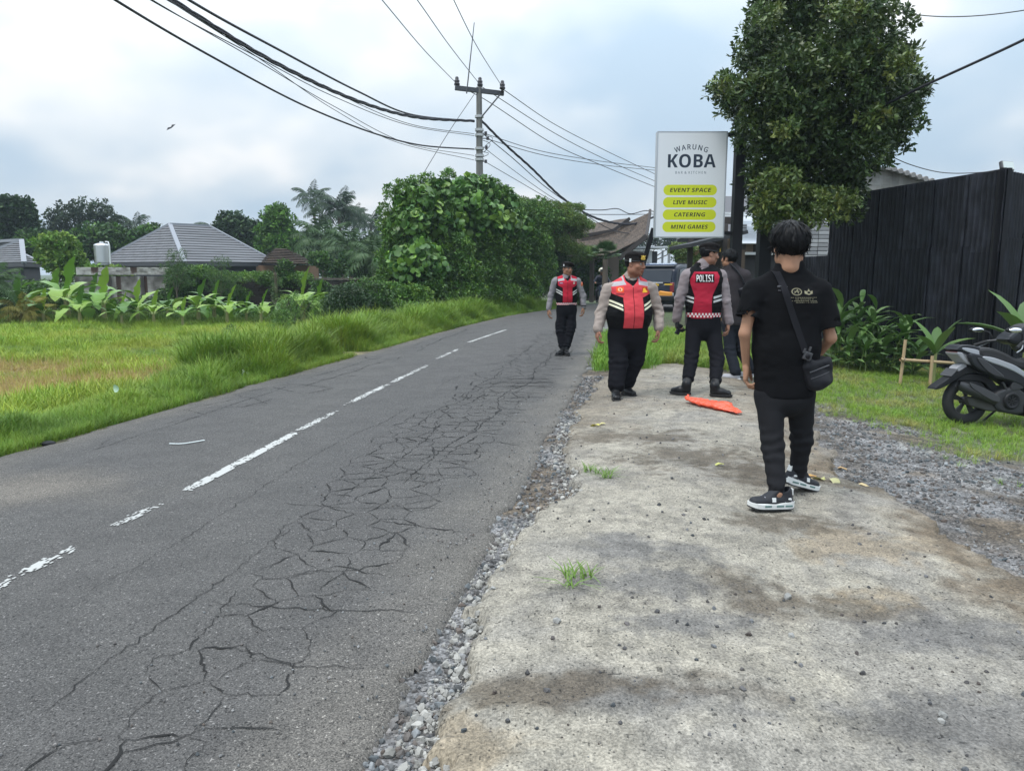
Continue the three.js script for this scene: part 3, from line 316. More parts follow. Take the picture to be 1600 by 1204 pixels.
{ // open pavilion of the eating house
  const D = 21, b = at(1180, 470, D), t = thing('open_pavilion', 'open-sided eating house pavilion with dark roof and beige blinds behind the signpost', 'pavilion', V(b.x, groundY(6, 20), b.z)), k = (x, y, d = 0) => at(x, y, D + d).sub(t.position), wood = mat(0.06, 0.05, 0.045, 0.85), roofM = mat(0.035, 0.036, 0.042, 0.8), P = (x, y, d) => k(x, y, d);
  const y0 = k(1160, 368).y;
  part('roof', [beam(P(1062, 386, -1), P(1145, 366, -1), 2.6, 0.09)], roofM, t);
  part('roof', [bx(4.6, 0.1, 3, P(1200, 322).x, P(1200, 332).y, -2, 0, 0.5)], mat(0.1, 0.1, 0.11, 0.7), t, 'dark corrugated upper roof');
  part('awning', [bx(P(1252, 356).x - P(1146, 356).x, 0.035, 1.0, (P(1252, 356).x + P(1146, 356).x) / 2, P(1200, 356).y, 0.0, 0, 1.05)], mat(0.66, 0.69, 0.74, 0.5), t, 'pale corrugated awning'); const aw = t.children[t.children.length - 1];
  for (let i = 0; i < 8; i++) part('rib', bx(P(1252, 356).x - P(1146, 356).x, 0.012, 0.03, (P(1252, 356).x + P(1146, 356).x) / 2, P(1200, 347 + i * 2.6).y, 0.05 + i * 0.03), mat(0.5, 0.53, 0.58, 0.5), aw);
  for (const [x0, x1, y2, y3] of [[1131, 1148, 371, 395], [1163, 1181, 371, 395], [1196, 1236, 371, 395]]) { const p = P(x0, y3), q = P(x1, y2); const bl = part('blind', bx(q.x - p.x, q.y - p.y, 0.03, (p.x + q.x) / 2, (p.y + q.y) / 2, -0.2), mat(0.4, 0.31, 0.235, 0.9), t); const nn = 7; for (let i = 1; i < nn; i++) part('slat', bx(q.x - p.x, 0.014, 0.02, (p.x + q.x) / 2, lerp(p.y, q.y, i / nn), -0.18), mat(0.33, 0.25, 0.19, 0.9), bl); }
  part('sill_beam', bx(P(1262, 396).x - P(1128, 396).x, 0.07, 0.1, (P(1262, 396).x + P(1128, 396).x) / 2, P(1190, 396).y, 0.1), mat(0.6, 0.6, 0.6, 0.7), t);
  part('eave_beam', bx(P(1262, 396).x - P(1062, 396).x, 0.14, 0.12, (P(1262, 396).x + P(1062, 396).x) / 2, P(1190, 369).y, 0), wood, t); part('upper_beam', bx(P(1262, 396).x - P(1132, 396).x, 0.22, 0.12, (P(1262, 396).x + P(1132, 396).x) / 2, P(1190, 342).y, -0.4), wood, t);
  part('rail', [bx(P(1200, 396).x - P(1128, 396).x, 0.05, 0.05, (P(1200, 396).x + P(1128, 396).x) / 2, P(1190, 333).y, 0), bx(P(1200, 396).x - P(1128, 396).x, 0.05, 0.05, (P(1200, 396).x + P(1128, 396).x) / 2, P(1190, 337).y, 0)], M_WHITE, t);
  for (const x of [1078, 1104, 1131, 1160, 1262]) part('post', bx(0.13, y0 + 0.3, 0.13, P(x, 400).x, (y0 + 0.3) / 2, 0.02), wood, t); part('back_wall', bx(2.7, y0, 0.15, P(1215, 400).x, y0 / 2, -3), mat(0.09, 0.075, 0.065, 0.9), t); part('brace', beam(P(1086, 397, -0.4), P(1103, 383, -0.4), 0.09, 0.07), mat(0.4, 0.28, 0.18, 0.8), t);
  part('low_wall', bx(P(1262, 396).x - P(1128, 396).x, P(1190, 398).y, 0.1, (P(1262, 396).x + P(1128, 396).x) / 2, P(1190, 398).y / 2, -0.05), mat(0.035, 0.033, 0.034, 0.9), t);
}
{ // grey block wall next to the gate
  const D = 19, a = at(1255, 440, D), c = at(1290, 440, D), t = thing('block_wall', 'pale grey block wall seen above the low gate, under the street tree', 'wall', V(a.x, groundY(6, 19), a.z)), yt = at(1270, 350, D).y - t.position.y, n = 13, L = c.x - a.x, r = rng(4), ms = [mat(0.33, 0.33, 0.34, 0.9), mat(0.4, 0.4, 0.41, 0.9), mat(0.28, 0.28, 0.29, 0.9)]; part('mortar', bx(L, yt, 0.1, L / 2, yt / 2, -0.02), mat(0.16, 0.16, 0.165, 1), t); const bh = 0.1, g = new RoundedBoxGeometry(0.28, bh - 0.014, 0.1, 1, 0.008);
  for (let j = 14; j < yt / bh - 0.5; j++) for (let i = 0; i < 2; i++) { const m = part('brick', g, ms[Math.floor(r() * 3)], t); m.position.set(0.15 + i * 0.295, bh * (j + 0.5), 0.02); }
}
{ // grey rendered gable with a tile coping, behind the black fence
  const D = 21, b = at(1400, 300, D), t = thing('concrete_building', 'pale grey concrete building with a sloping tiled coping, rising behind the black fence', 'building', V(b.x, groundY(7, 20), b.z)), k = (x, y) => { const p = at(x, y, D).sub(t.position); return [p.x, p.y]; };
  part('wall', extr([[k(1310, 300)[0], 0], [k(1490, 300)[0], 0], k(1490, 300), k(1384, 268), k(1310, 260)], 0.3, 0.01), mat(0.56, 0.56, 0.57, 0.9, { map: wallTex(31, 512, 256, []) }), t).material.map.repeat.set(0.4, 0.4);
  const [ax, ay] = k(1384, 266), [cx, cy] = k(1490, 299); const cop = part('coping', beam(V(ax, ay, 0.05), V(cx, cy, 0.05), 0.5, 0.05), mat(0.17, 0.165, 0.165, 0.9), t); for (let i = 0; i < 11; i++) part('tile', cyl(0.07, 0.07, V(lerp(ax, cx, (i + 0.5) / 11), lerp(ay, cy, (i + 0.5) / 11) + 0.04, -0.22), V(lerp(ax, cx, (i + 0.5) / 11), lerp(ay, cy, (i + 0.5) / 11) + 0.02, 0.33), 8), mat(0.25, 0.24, 0.235, 0.9), cop);
  part('coping', beam(V(k(1310, 258)[0], k(1310, 258)[1], 0.05), V(ax, ay, 0.05), 0.5, 0.06), mat(0.25, 0.24, 0.24, 0.9), t);
}
// black corrugated fence: two tiers of corrugated sheets, each sheet a part
const T_RUSTY = dataTex(256, (u, v) => { const c = 0.62 + (tf(u, v, 6, 91, 5) - 0.5) * 0.7; return [c, c, c * 1.04]; }, true), M_SHEET = [[0.03, 0.033, 0.044], [0.044, 0.047, 0.06], [0.022, 0.025, 0.034]].map((c) => new THREE.MeshPhysicalMaterial({ color: rgb(...c), roughness: 0.42, specularIntensity: 0.65, map: rep(T_RUSTY, 0.8), side: THREE.DoubleSide }));
function corrugated(w, h, pitch = 0.09, amp = 0.011, wob = 0) { const n = Math.round(w / pitch) * 8, rows = 4, pos = [], idx = [], uv = []; for (let j = 0; j <= rows; j++) for (let i = 0; i <= n; i++) { const x = w * i / n, q = Math.cos(x / pitch * 6.283); pos.push(x, h * j / rows, amp * Math.sign(q) * Math.pow(Math.abs(q), 0.7) + wob * (vn(x * 3, j * 1.3, wob * 99) - 0.5) * 0.03); uv.push(x, h * j / rows); } for (let j = 0; j < rows; j++) for (let i = 0; i < n; i++) { const a = j * (n + 1) + i; idx.push(a, a + 1, a + n + 1, a + 1, a + n + 2, a + n + 1); } return geo(pos, idx, uv); }
function sheetFence(t, A, B, h, r, tiers, cover = 0.76) { const d = B.clone().sub(A), L = d.length(), n = Math.round(L / cover), w = L / n, ang = -Math.atan2(d.z, d.x); for (let i = 0; i < n; i++) { let y = -0.05; tiers.forEach((th, j) => { const m = part('sheet', corrugated(w + 0.05, th * h + (j + 1 < tiers.length ? 0.1 : 0), 0.11, 0.03, 0.3 + r()), M_SHEET[Math.floor(r() * 3)], t); m.position.copy(A).addScaledVector(d, i / n).sub(t.position).add(V(0, y, 0)); m.rotation.y = ang; m.rotation.x = (r() - 0.5) * 0.006; const nrm = V(-d.z, 0, d.x).normalize(); m.position.addScaledVector(nrm, (j ? 0 : 0.012) + (i % 2) * 0.005); y += th * h; }); } for (let i = 0; i <= n; i += 3) part('post', bx(0.06, h, 0.06, ...A.clone().addScaledVector(d, i / n).sub(t.position).addScaledVector(V(-d.z, 0, d.x).normalize(), -0.06).add(V(0, h / 2 - 0.04, 0)).toArray()), M_BLACK, t); }
const FC = at(1556, 430, 11.4), FE = at(1294, 430, 15.6), FG = at(1240, 430, 17.2), FR = at(1700, 430, 13.9);
for (const p of [FC, FE, FG, FR]) p.y = groundY(p.x, -p.z);
{
  const t = thing('corrugated_fence', 'tall black fence of corrugated metal sheets along the lawn on the right', 'fence', FC.clone()), r = rng(51), h = at(1556, 258, 11.4).y - FC.y; FE.y = FC.y; FR.y = FC.y;
  sheetFence(t, FE, FC, h, r, [0.62, 0.38]); part('corner_post', bx(0.07, h - 0.03, 0.07, 0, (h - 0.03) / 2, -0.05), M_BLACK, t);
  sheetFence(t, FC, FR, h - 0.02, r, [0.66, 0.34], 0.9);
  part('top_rail', [beam(FE.clone().sub(t.position).add(V(-0.03, h - 0.06, 0)), V(-0.03, h - 0.06, 0), 0.05, 0.05)].map((g) => g.translate(0.1, 0, 0)), M_BLACK, t);
  const g = thing('corrugated_gate', 'low black corrugated gate at the far end of the tall fence', 'gate', FG.clone()); sheetFence(g, FG, FE.clone().setY(FG.y), at(1270, 397, 16.4).y - FG.y, r, [1]); 
  const lp = at(1573, 262, 11.5), lt = thing('floodlight', 'small floodlight on top of the corner of the black fence', 'floodlight', lp.clone().add(V(0, -0.08, 0))); part('housing', bx(0.2, 0.15, 0.06, 0, 0.1, 0, 0.15, -0.35, 0, 0.012), mat(0.1, 0.1, 0.11, 0.5), lt); part('lens', bx(0.17, 0.12, 0.012, 0.005, 0.11, 0.036, 0.15, -0.35), mat(0.55, 0.6, 0.58, 0.2), lt); part('bracket', [bx(0.03, 0.1, 0.02, 0, 0.02, -0.03), bx(0.16, 0.02, 0.02, 0, -0.02, -0.03)], M_BLACK, lt);
}
{ // bamboo stake rail
  const A = at(1413, 562, 10.4), B = at(1492, 567, 10.6), t = thing('bamboo_rail', 'bamboo pole tied across two bamboo stakes before the plants at the fence', 'rail', V(A.x, groundY(A.x, 10.4), A.z)), m = mat(0.42, 0.3, 0.17, 0.6), k = (v) => v.clone().sub(t.position), a = k(A), b = k(B), u = b.clone().sub(a).normalize();
  part('pole', tube([a.clone().addScaledVector(u, -0.06), a.clone().lerp(b, 0.5), b.clone().addScaledVector(u, 0.2)], (q) => 0.021 + 0.003 * (Math.abs((q * 5) % 1 - 0.5) > 0.46), 40, 9), m, t); part('stake', tube([V(a.x - 0.02, -0.1, a.z - 0.03), V(a.x + 0.015, a.y + 0.28, a.z - 0.03)], 0.022, 8, 8), m, t); part('stake', tube([V(a.x + 0.42, -0.1, a.z - 0.05), V(a.x + 0.42, a.y + 0.05, a.z - 0.05)], 0.022, 8, 8), m, t); part('binding', new THREE.TorusGeometry(0.03, 0.006, 6, 14).rotateY(Math.PI / 2).translate(a.x, a.y, a.z), mat(0.3, 0.25, 0.18, 0.9), t);
}
// signboard
{
  const D = 13, t0 = at(1152, 540, D), t = thing('signboard', 'tall white signboard on a black steel post with four yellow text bars', 'sign', V(t0.x, groundY(t0.x, D), t0.z)), k = (x, y, d = 0) => at(x, y, D + d).sub(t.position), tl = k(1027, 207), tr = k(1135.5, 207), bl = k(1022, 370.5), w = (tr.x - tl.x) * 1.0, h = tl.y - bl.y, cx = (tl.x + tr.x) / 2, cy = (tl.y + bl.y) / 2;
  const tex = canvasTex(820, 1230, (c, W_, H_) => {
    c.fillStyle = '#dfe1e4'; c.fillRect(0, 0, W_, H_); c.fillStyle = '#1b2a3c'; c.textAlign = 'center'; c.textBaseline = 'alphabetic';
    const cxx = W_ * 0.49; c.font = '82px sans-serif'; const word = 'WARUNG', adv = [...word].map((ch) => c.measureText(ch).width + 10), tot = adv.reduce((a, b) => a + b), Rr = 470; let s = -tot / 2; [...word].forEach((ch, i) => { const a = (s + adv[i] / 2) / Rr; c.save(); c.translate(cxx + Math.sin(a) * Rr, 195 + Rr - Math.cos(a) * Rr); c.rotate(a); c.fillText(ch, 0, 0); c.lineWidth = 2.5; c.strokeStyle = '#1b2a3c'; c.strokeText(ch, 0, 0); c.restore(); s += adv[i]; });
    c.font = 'bold 218px sans-serif'; c.save(); c.translate(cxx, 408); const kw = c.measureText('KOBA').width; c.scale(600 / kw, 1); c.fillText('KOBA', 0, 0); c.restore();
    c.font = '42px sans-serif'; c.fillStyle = '#4c5866'; c.save(); c.translate(cxx, 482); const bw = c.measureText('B A R  &  K I T C H E N').width; c.scale(378 / bw, 1); c.fillText('B A R  &  K I T C H E N', 0, 0); c.restore();
    ['EVENT SPACE', 'LIVE MUSIC', 'CATERING', 'MINI GAMES'].forEach((q, i) => { const y = 612 + i * 147, hh = 126, x0 = 78, x1 = W_ - 92; c.fillStyle = '#cdd41c'; c.beginPath(); c.moveTo(x0 + hh / 2, y); c.lineTo(x1 - hh / 2, y); c.arc(x1 - hh / 2, y + hh / 2, hh / 2, -Math.PI / 2, Math.PI / 2); c.lineTo(x0 + hh / 2, y + hh); c.arc(x0 + hh / 2, y + hh / 2, hh / 2, Math.PI / 2, Math.PI * 1.5); c.fill(); c.fillStyle = '#231f1a'; c.font = 'bold 66px sans-serif'; c.save(); c.translate((x0 + x1) / 2, y + 86); c.transform(1, 0, -0.17, 1, 0, 0); const tw = c.measureText(q).width; c.scale([506, 420, 388, 458][i] / tw, 1); c.fillText(q, 0, 0); c.restore(); });
  });
  const pan = part('panel', bx(w, h, 0.12, cx, cy, 0, 0, 0, 0, 0.01), mat(0.6, 0.62, 0.65, 0.45), t); const face = new THREE.PlaneGeometry(w - 0.025, h - 0.025).translate(cx, cy, 0.063); part('face', face, new THREE.MeshPhysicalMaterial({ map: tex, roughness: 0.45 }), pan);
  part('frame', [bx(w + 0.01, 0.012, 0.13, cx, cy + h / 2 + 0.004, 0), bx(w + 0.01, 0.012, 0.13, cx, cy - h / 2 - 0.004, 0), bx(0.012, h, 0.13, cx - w / 2 - 0.004, cy, 0), bx(0.012, h, 0.13, cx + w / 2 + 0.004, cy, 0)], mat(0.5, 0.52, 0.55, 0.4, { metalness: 0.5 }), pan);
  const pt = k(1157, 193).y; part('post', bx(0.165, pt + 0.3, 0.165, k(1155, 300).x, pt / 2 - 0.15, -0.05), M_BLACK, t); part('arm', bx(0.3, 0.06, 0.06, (tr.x + k(1157, 200).x) / 2, k(1140, 210).y, -0.03), M_BLACK, t); part('arm', bx(0.26, 0.06, 0.06, (tr.x + k(1155, 362).x) / 2, k(1140, 364).y, -0.03), M_BLACK, t);
  const g0 = at(1186, 540, 13.4), g = thing('gate_post', 'black square steel post right of the signboard post', 'post', V(g0.x, groundY(g0.x, 13.4), g0.z)), gh = at(1186, 320, 13.4).y - g.position.y; part('post', bx(0.205, gh + 0.2, 0.205, 0, gh / 2 - 0.1, 0), M_BLACK, g); part('cap', bx(0.23, 0.03, 0.23, 0, gh + 0.016, 0), M_BLACK, g);
  const w0 = at(1158, 440, 15), wp = thing('wooden_stake', 'weathered wooden stake beside the signboard post', 'stake', V(w0.x, groundY(w0.x, 15), w0.z)); part('stake', bx(0.09, at(1158, 382, 15).y - wp.position.y, 0.06, 0, (at(1158, 382, 15).y - wp.position.y) / 2 - 0.1, 0), mat(0.13, 0.1, 0.08, 0.9), wp);
}
// utility poles, insulators, cables
const M_CONC = mat(0.36, 0.36, 0.355, 0.9, { map: T_STUCCO }), M_CABLE = mat(0.012, 0.012, 0.02, 0.6), M_WIRE = mat(0.06, 0.06, 0.065, 0.6), M_INS = mat(0.035, 0.03, 0.035, 0.35);
const PD = 30;
{
  const top = at(748.5, 136, PD), t = thing('utility_pole', 'round concrete utility pole with a dark cross-arm rising out of the creeper', 'utility pole', V(top.x, groundY(top.x, PD), top.z)), k = (x, y, d = 0) => at(x, y, PD + d).sub(t.position), hh = top.y - t.position.y;
  part('pole', new THREE.CylinderGeometry(0.105, 0.19, hh, 18).translate(0, hh / 2, 0), M_CONC, t);
  const a = k(711, 137, -0.25), b = k(787, 146, 0.2), arm = part('cross_arm', beam(a, b, 0.14, 0.16), mat(0.05, 0.052, 0.06, 0.6), t);
  for (const [x, y] of [[714, 133], [750, 134], [785, 139]]) { const p = k(x, y, 0), ins = [new THREE.LatheGeometry([[0, -0.12], [0.05, -0.12], [0.05, 0], [0.11, 0.02], [0.11, 0.09], [0.07, 0.11], [0.1, 0.14], [0.1, 0.2], [0.06, 0.23], [0.075, 0.27], [0.05, 0.33], [0, 0.34]].map((q) => new THREE.Vector2(...q)), 14).translate(p.x, p.y - 0.02, p.z)]; part('insulator', ins, M_INS, arm); }
  part('brace', cyl(0.03, 0.03, k(781, 148, 0.1), k(752, 183, -0.12), 8), mat(0.06, 0.062, 0.07, 0.6), t); part('earth_rod', tube([k(729, 146, -0.2), k(735, 90, -0.2), k(741, 35, -0.2)], 0.026, 8, 7, 0.6), mat(0.08, 0.08, 0.09, 0.6), t);
  for (const y of [182, 203, 211, 232, 243, 249]) { const p = k(746, y); part('band', new THREE.CylinderGeometry(0.17, 0.17, 0.09, 16).translate(0, p.y, 0), mat(0.5, 0.5, 0.5, 0.5, { metalness: 0.5 }), t); }
  for (const [x, y] of [[757, 208], [760, 216], [758, 230], [757, 252]]) part('bracket', [cyl(0.02, 0.02, k(746, y), k(x + 2, y), 6), bx(0.1, 0.12, 0.1, k(x + 2, y).x, k(x + 2, y).y, 0)], M_INS, t);
  part('jumper_wires', [[752, 218, 766, 225, 756, 238], [754, 210, 770, 216, 758, 228], [750, 236, 764, 240, 752, 246]].map(([x0, y0, x1, y1, x2, y2]) => tube([k(x0, y0), k(x1, y1, -0.1), k(x2, y2)], 0.012, 10, 5)), M_WIRE, t);
}
for (const [px, y, D, label] of [[793, 290, 40, 'thin pole top standing just above the vine-covered trees'], [1046, 388, 46, 'slim grey pole under the signboard beyond the police car']]) { const b = at(px, y, D), t = thing('thin_pole', label, 'pole', V(b.x, groundY(b.x, 40), b.z)); part('pole', new THREE.CylinderGeometry(0.08, 0.1, b.y - t.position.y, 10).translate(0, (b.y - t.position.y) / 2, 0), M_STEEL, t); part('cap', new THREE.CylinderGeometry(0.09, 0.09, 0.06, 10).translate(0, b.y - t.position.y + 0.031, 0), M_STEEL, t); }
{ const b = at(1018, 378, 17), a = at(997, 442, 17), t = thing('leaning_strut', 'thin dark slanting strut running down from the left of the signboard', 'strut', V(a.x, groundY(a.x, 17), a.z)); part('strut', beam(b.clone().add(V(0.04, 0.3, 0)).sub(t.position), a.clone().sub(t.position).add(V(-0.3, -1.1, 0)), 0.1, 0.07), M_BLACK, t); part('foot_plate', bx(0.3, 0.04, 0.3, -0.32, 0.02, 0), M_BLACK, t); }
function cable(name, label, pts, r, m = M_WIRE, group, lump = 0) { const P = pts.map((p) => at(...p)); const g = lump ? [0, 1, 2].map((k) => { const c = new THREE.CatmullRomCurve3(P, false, 'centripetal'), q = []; for (let i = 0; i <= 150; i++) { const p = c.getPointAt(i / 150), a = i * 0.42 + k * 2.09; q.push(p.add(V(0, Math.sin(a) * lump, Math.cos(a) * lump))); } return tube(q, r, 300, 6); }) : tube(P, r, 80, 6); return solo(name, g, m, label, 'cable', group); }
const up = 'overhead wires at the utility pole';
cable('cable_bundle', 'thickest twisted black cable bundle sweeping from the top left to the utility pole', [[-260, -330, 7], [265, -2, 13.5], [430, 98, 17.5], [560, 158, 22], [650, 183, 26], [741, 189, 30]], 0.024, M_CABLE, undefined, 0.03);
cable('cable', 'black cable just above the thick twisted bundle at the top left', [[-200, -330, 7.5], [292, -2, 14], [440, 80, 18], [560, 143, 22.5], [640, 178, 26], [741, 189, 29.9]], 0.026, M_CABLE);
cable('cable', 'lowest thick black cable at the top left, ending low on the utility pole', [[-320, -330, 7], [180, 0, 13], [330, 88, 16.5], [480, 167, 21], [600, 213, 25.5], [660, 227, 27.5], [741, 233, 30]], 0.026, M_CABLE);
cable('cable', 'thin wire left of the cable bundle that meets the pole at the middle bracket', [[-280, -330, 7], [232, -2, 13.2], [400, 88, 17.5], [520, 150, 22], [640, 196, 26.5], [741, 212, 30]], 0.011, M_WIRE);
cable('cable', 'second thin wire left of the cable bundle, crossing to the lower bracket', [[-290, -330, 7], [238, 0, 13.3], [400, 94, 17.5], [520, 165, 22], [640, 225, 27], [741, 243, 30]], 0.010, M_WIRE);
cable('cable', 'thin wire under the cable bundle that sags to the lowest bracket', [[-230, -330, 7.5], [275, 8, 13.6], [400, 88, 17], [520, 170, 22], [620, 222, 26.5], [741, 250, 30]], 0.010, M_WIRE);
cable('cable', 'wire that leaves the cable bundle halfway and drops to the pole bracket', [[505, 132, 20.5], [560, 162, 22.5], [650, 196, 26.5], [741, 209, 29.9]], 0.011, M_WIRE);
cable('power_line', 'left bare power line running from the top edge to the left insulator', [[470, -150, 12], [597, 0, 18], [660, 75, 23], [713, 130, 30]], 0.012, M_WIRE);
cable('power_line', 'middle bare power line running from the top edge to the middle insulator', [[540, -150, 12], [652, 0, 18], [700, 68, 23], [749, 131, 30]], 0.012, M_WIRE);
cable('power_line', 'right bare power line running from the top edge to the right insulator', [[640, -150, 12], [709, 0, 18], [745, 72, 23], [785, 136, 30]], 0.012, M_WIRE);
cable('power_line', 'power line descending right from the right insulator, uppermost of three', [[787, 140, 30], [860, 190, 34], [940, 232, 39], [1024, 272, 45]], 0.017, M_WIRE);
cable('power_line', 'power line descending right from the middle insulator, between two others', [[752, 135, 30], [860, 204, 34], [940, 246, 39], [1024, 283, 45]], 0.017, M_WIRE);
cable('power_line', 'power line descending right from the left insulator, lowest of three', [[716, 134, 30], [752, 152, 30.5], [860, 222, 34], [940, 258, 39], [1024, 292, 45]], 0.017, M_WIRE);
cable('cable_bundle', 'twisted black cable bundle descending right from the pole towards the thatched roof', [[752, 188, 30], [790, 226, 31], [830, 262, 32], [880, 310, 33.5], [930, 340, 35], [985, 350, 37], [1024, 338, 39]], 0.03, M_CABLE, undefined, 0.028);
cable('cable', 'black cable below the twisted bundle, from the pole down to the thatched roof', [[756, 210, 30], [800, 246, 31], [850, 290, 32.5], [900, 325, 34], [960, 360, 36], [1022, 366, 38]], 0.018, M_CABLE);
cable('cable', 'thin wire from the pole passing right behind the top of the signboard', [[756, 208, 30], [830, 232, 32], [920, 249, 36], [1024, 262, 41]], 0.014, M_WIRE);
cable('cable', 'second thin wire from the pole passing right behind the signboard letters', [[758, 216, 30], [840, 240, 32], [930, 256, 36], [1024, 266, 41]], 0.014, M_WIRE);
cable('cable', 'upper slack wire strung level in front of the thatched roof', [[880, 326, 34], [940, 328, 36], [965, 326, 37], [985, 334, 38], [1010, 329, 39], [1040, 334, 40]], 0.022, M_CABLE);
cable('cable', 'lower slack wire strung level in front of the thatched roof', [[880, 334, 34], [950, 335, 36], [1030, 334.5, 39]], 0.016, M_CABLE);
cable('cable', 'thin wire from the lowest pole bracket down into the creeper', [[757, 252, 30], [800, 277, 31], [850, 306, 32.5], [900, 332, 34]], 0.013, M_WIRE);
cable('cable', 'thin wire from the middle pole bracket down behind the creeper', [[758, 232, 30], [800, 264, 31], [850, 300, 32.5], [895, 328, 34]], 0.013, M_WIRE);
cable('stay_wire', 'slanting stay wire from the pole top down to the left into the creeper', [[741, 147, 29.8], [700, 208, 28.5], [655, 282, 27.2], [630, 325, 26.4]], 0.013, M_WIRE);
cable('cable', 'dark blue-black cable slanting up to the right out of the street tree', [[1290, 210, 13], [1350, 180, 12.4], [1440, 136, 11.6], [1600, 62, 10.4], [1760, -20, 9.4]], 0.02, M_CABLE);
cable('cable', 'thin wire at the top right above the street tree', [[1340, 2, 15], [1400, 18, 14.5], [1480, 26, 14], [1600, 16, 13], [1760, -20, 12]], 0.009, M_WIRE);
cable('cable', 'thin lamp wire drooping from the street tree to the floodlight on the fence', [[1385, 240, 13], [1420, 256, 12.6], [1470, 269, 12.2], [1520, 270, 11.8], [1572, 265, 11.45]], 0.007, M_WIRE);
{ const b = at(267, 199, 60), t = thing('bird', 'small dark bird in flight in the sky on the left', 'bird', b); const wing = (s) => geo([0, 0, 0, s * 0.18, 0.12, -0.05, s * 0.42, 0.02, 0.04, s * 0.06, -0.02, 0.14, 0, 0.03, 0.02], [0, 1, 3, 1, 2, 3, 0, 4, 1, 4, 3, 1]); const m = mat(0.03, 0.03, 0.035, 0.9, { side: THREE.DoubleSide }); part('body', new THREE.SphereGeometry(0.06, 10, 8).scale(0.8, 0.8, 2.2), m, t); part('wing', wing(1), m, t); part('wing', wing(-1), m, t); t.rotation.set(0.3, 0.6, 0.5); }
// ---------------------------------------------------------------- vegetation
const G = { dark: [0.036, 0.08, 0.018], mid: [0.08, 0.175, 0.026], light: [0.155, 0.29, 0.036], lime: [0.30, 0.40, 0.055], olive: [0.085, 0.115, 0.03], blue: [0.05, 0.09, 0.05], yellow: [0.30, 0.32, 0.06] };
function leafShape(L, Wd, bend = 0.2, fold = 0.15, n = 4, tip = 1.3, base = 0.25, tear = 0, seed = 1) { // along +y, face +z, bending back over
  const pos = [], idx = [], r = rng(seed); let y = 0, z = 0, a = 0;
  for (let i = 0; i <= n; i++) {
    const t = i / n, w = Wd * 0.5 * Math.pow(Math.sin(Math.PI * clamp(Math.pow(t, 1 / tip) * (1 - base * 0.12) + base * 0.12 * (1 - t))), 0.75) * (t >= 1 ? 0.04 : 1), wl = w * (1 - (tear && r() < tear ? r() * 0.55 : 0)), wr = w * (1 - (tear && r() < tear ? r() * 0.55 : 0));
    pos.push(-wl, y, z - fold * wl, 0, y, z, wr, y, z - fold * wr);
    if (i) { const k = i * 3; idx.push(k - 3, k - 2, k, k - 2, k + 1, k, k - 2, k - 1, k + 1, k - 1, k + 2, k + 1); }
    a = bend * (t + 0.5 / n) * 2; y += Math.cos(a) * L / n; z += Math.sin(a) * L / n;
  }
  return geo(pos, idx);
}
const turnTo = (g, o, dir, spin = 0, s = 1) => g.clone().applyMatrix4(new THREE.Matrix4().makeScale(s, s, s)).applyMatrix4(new THREE.Matrix4().makeRotationY(spin)).applyMatrix4(new THREE.Matrix4().compose(o, new THREE.Quaternion().setFromUnitVectors(V(0, 1, 0), dir.clone().normalize()), V(1, 1, 1)));
function clump(n, leaf, seed, R = 1, up = 0.3, lift = 0.5) { // n leaves sprouting from a small twig of size R
  const r = rng(seed), list = [];
  for (let i = 0; i < n; i++) { const d = V(r() * 2 - 1, r() * 1.6 - 0.8 + up, r() * 2 - 1).normalize(), o = V(r() * 2 - 1, r() * 2 - 1, r() * 2 - 1).multiplyScalar(R * lift); list.push(turnTo(leaf, o, d.addScaledVector(o, 0.5 / R), r() * 6.28, 0.75 + r() * 0.5)); }
  return join(list);
}
const LEAF = { oval: leafShape(0.1, 0.045, 0.25, 0.2, 2), small: leafShape(0.07, 0.03, 0.2, 0.2, 2), big: leafShape(0.2, 0.19, 0.35, 0.15, 4, 0.75, 0.9), broad: leafShape(0.3, 0.16, 0.4, 0.2, 3), lance: leafShape(0.34, 0.075, 0.5, 0.35, 4, 1.0, 0.4) };
const CL = { fine: [1, 2].map((s) => clump(15, LEAF.small, s, 0.13)), oval: [3, 4, 5].map((s) => clump(13, LEAF.oval, s, 0.14)), vine: [6, 7].map((s) => clump(9, LEAF.big, s, 0.2, 0.1)), far: [8, 9].map((s) => clump(12, LEAF.broad, s, 0.4)) };
const jit = (c, r, k = 0.3) => { const v = 1 + (r() - 0.5) * 2 * k, h = (r() - 0.5) * 0.3; return [c[0] * v * (1 + h), c[1] * v, c[2] * v * (1 - h)]; };
const M_LEAF = leafMat(1, 1, 1, 0.3), M_LEAF2 = leafMat(1, 1, 1, 0.25, { roughness: 0.42, specularIntensity: 0.8 }), M_BARK = mat(0.13, 0.105, 0.08, 0.95), M_STEM = mat(0.12, 0.16, 0.05, 0.7), M_TWIG = mat(0.09, 0.075, 0.055, 0.95);
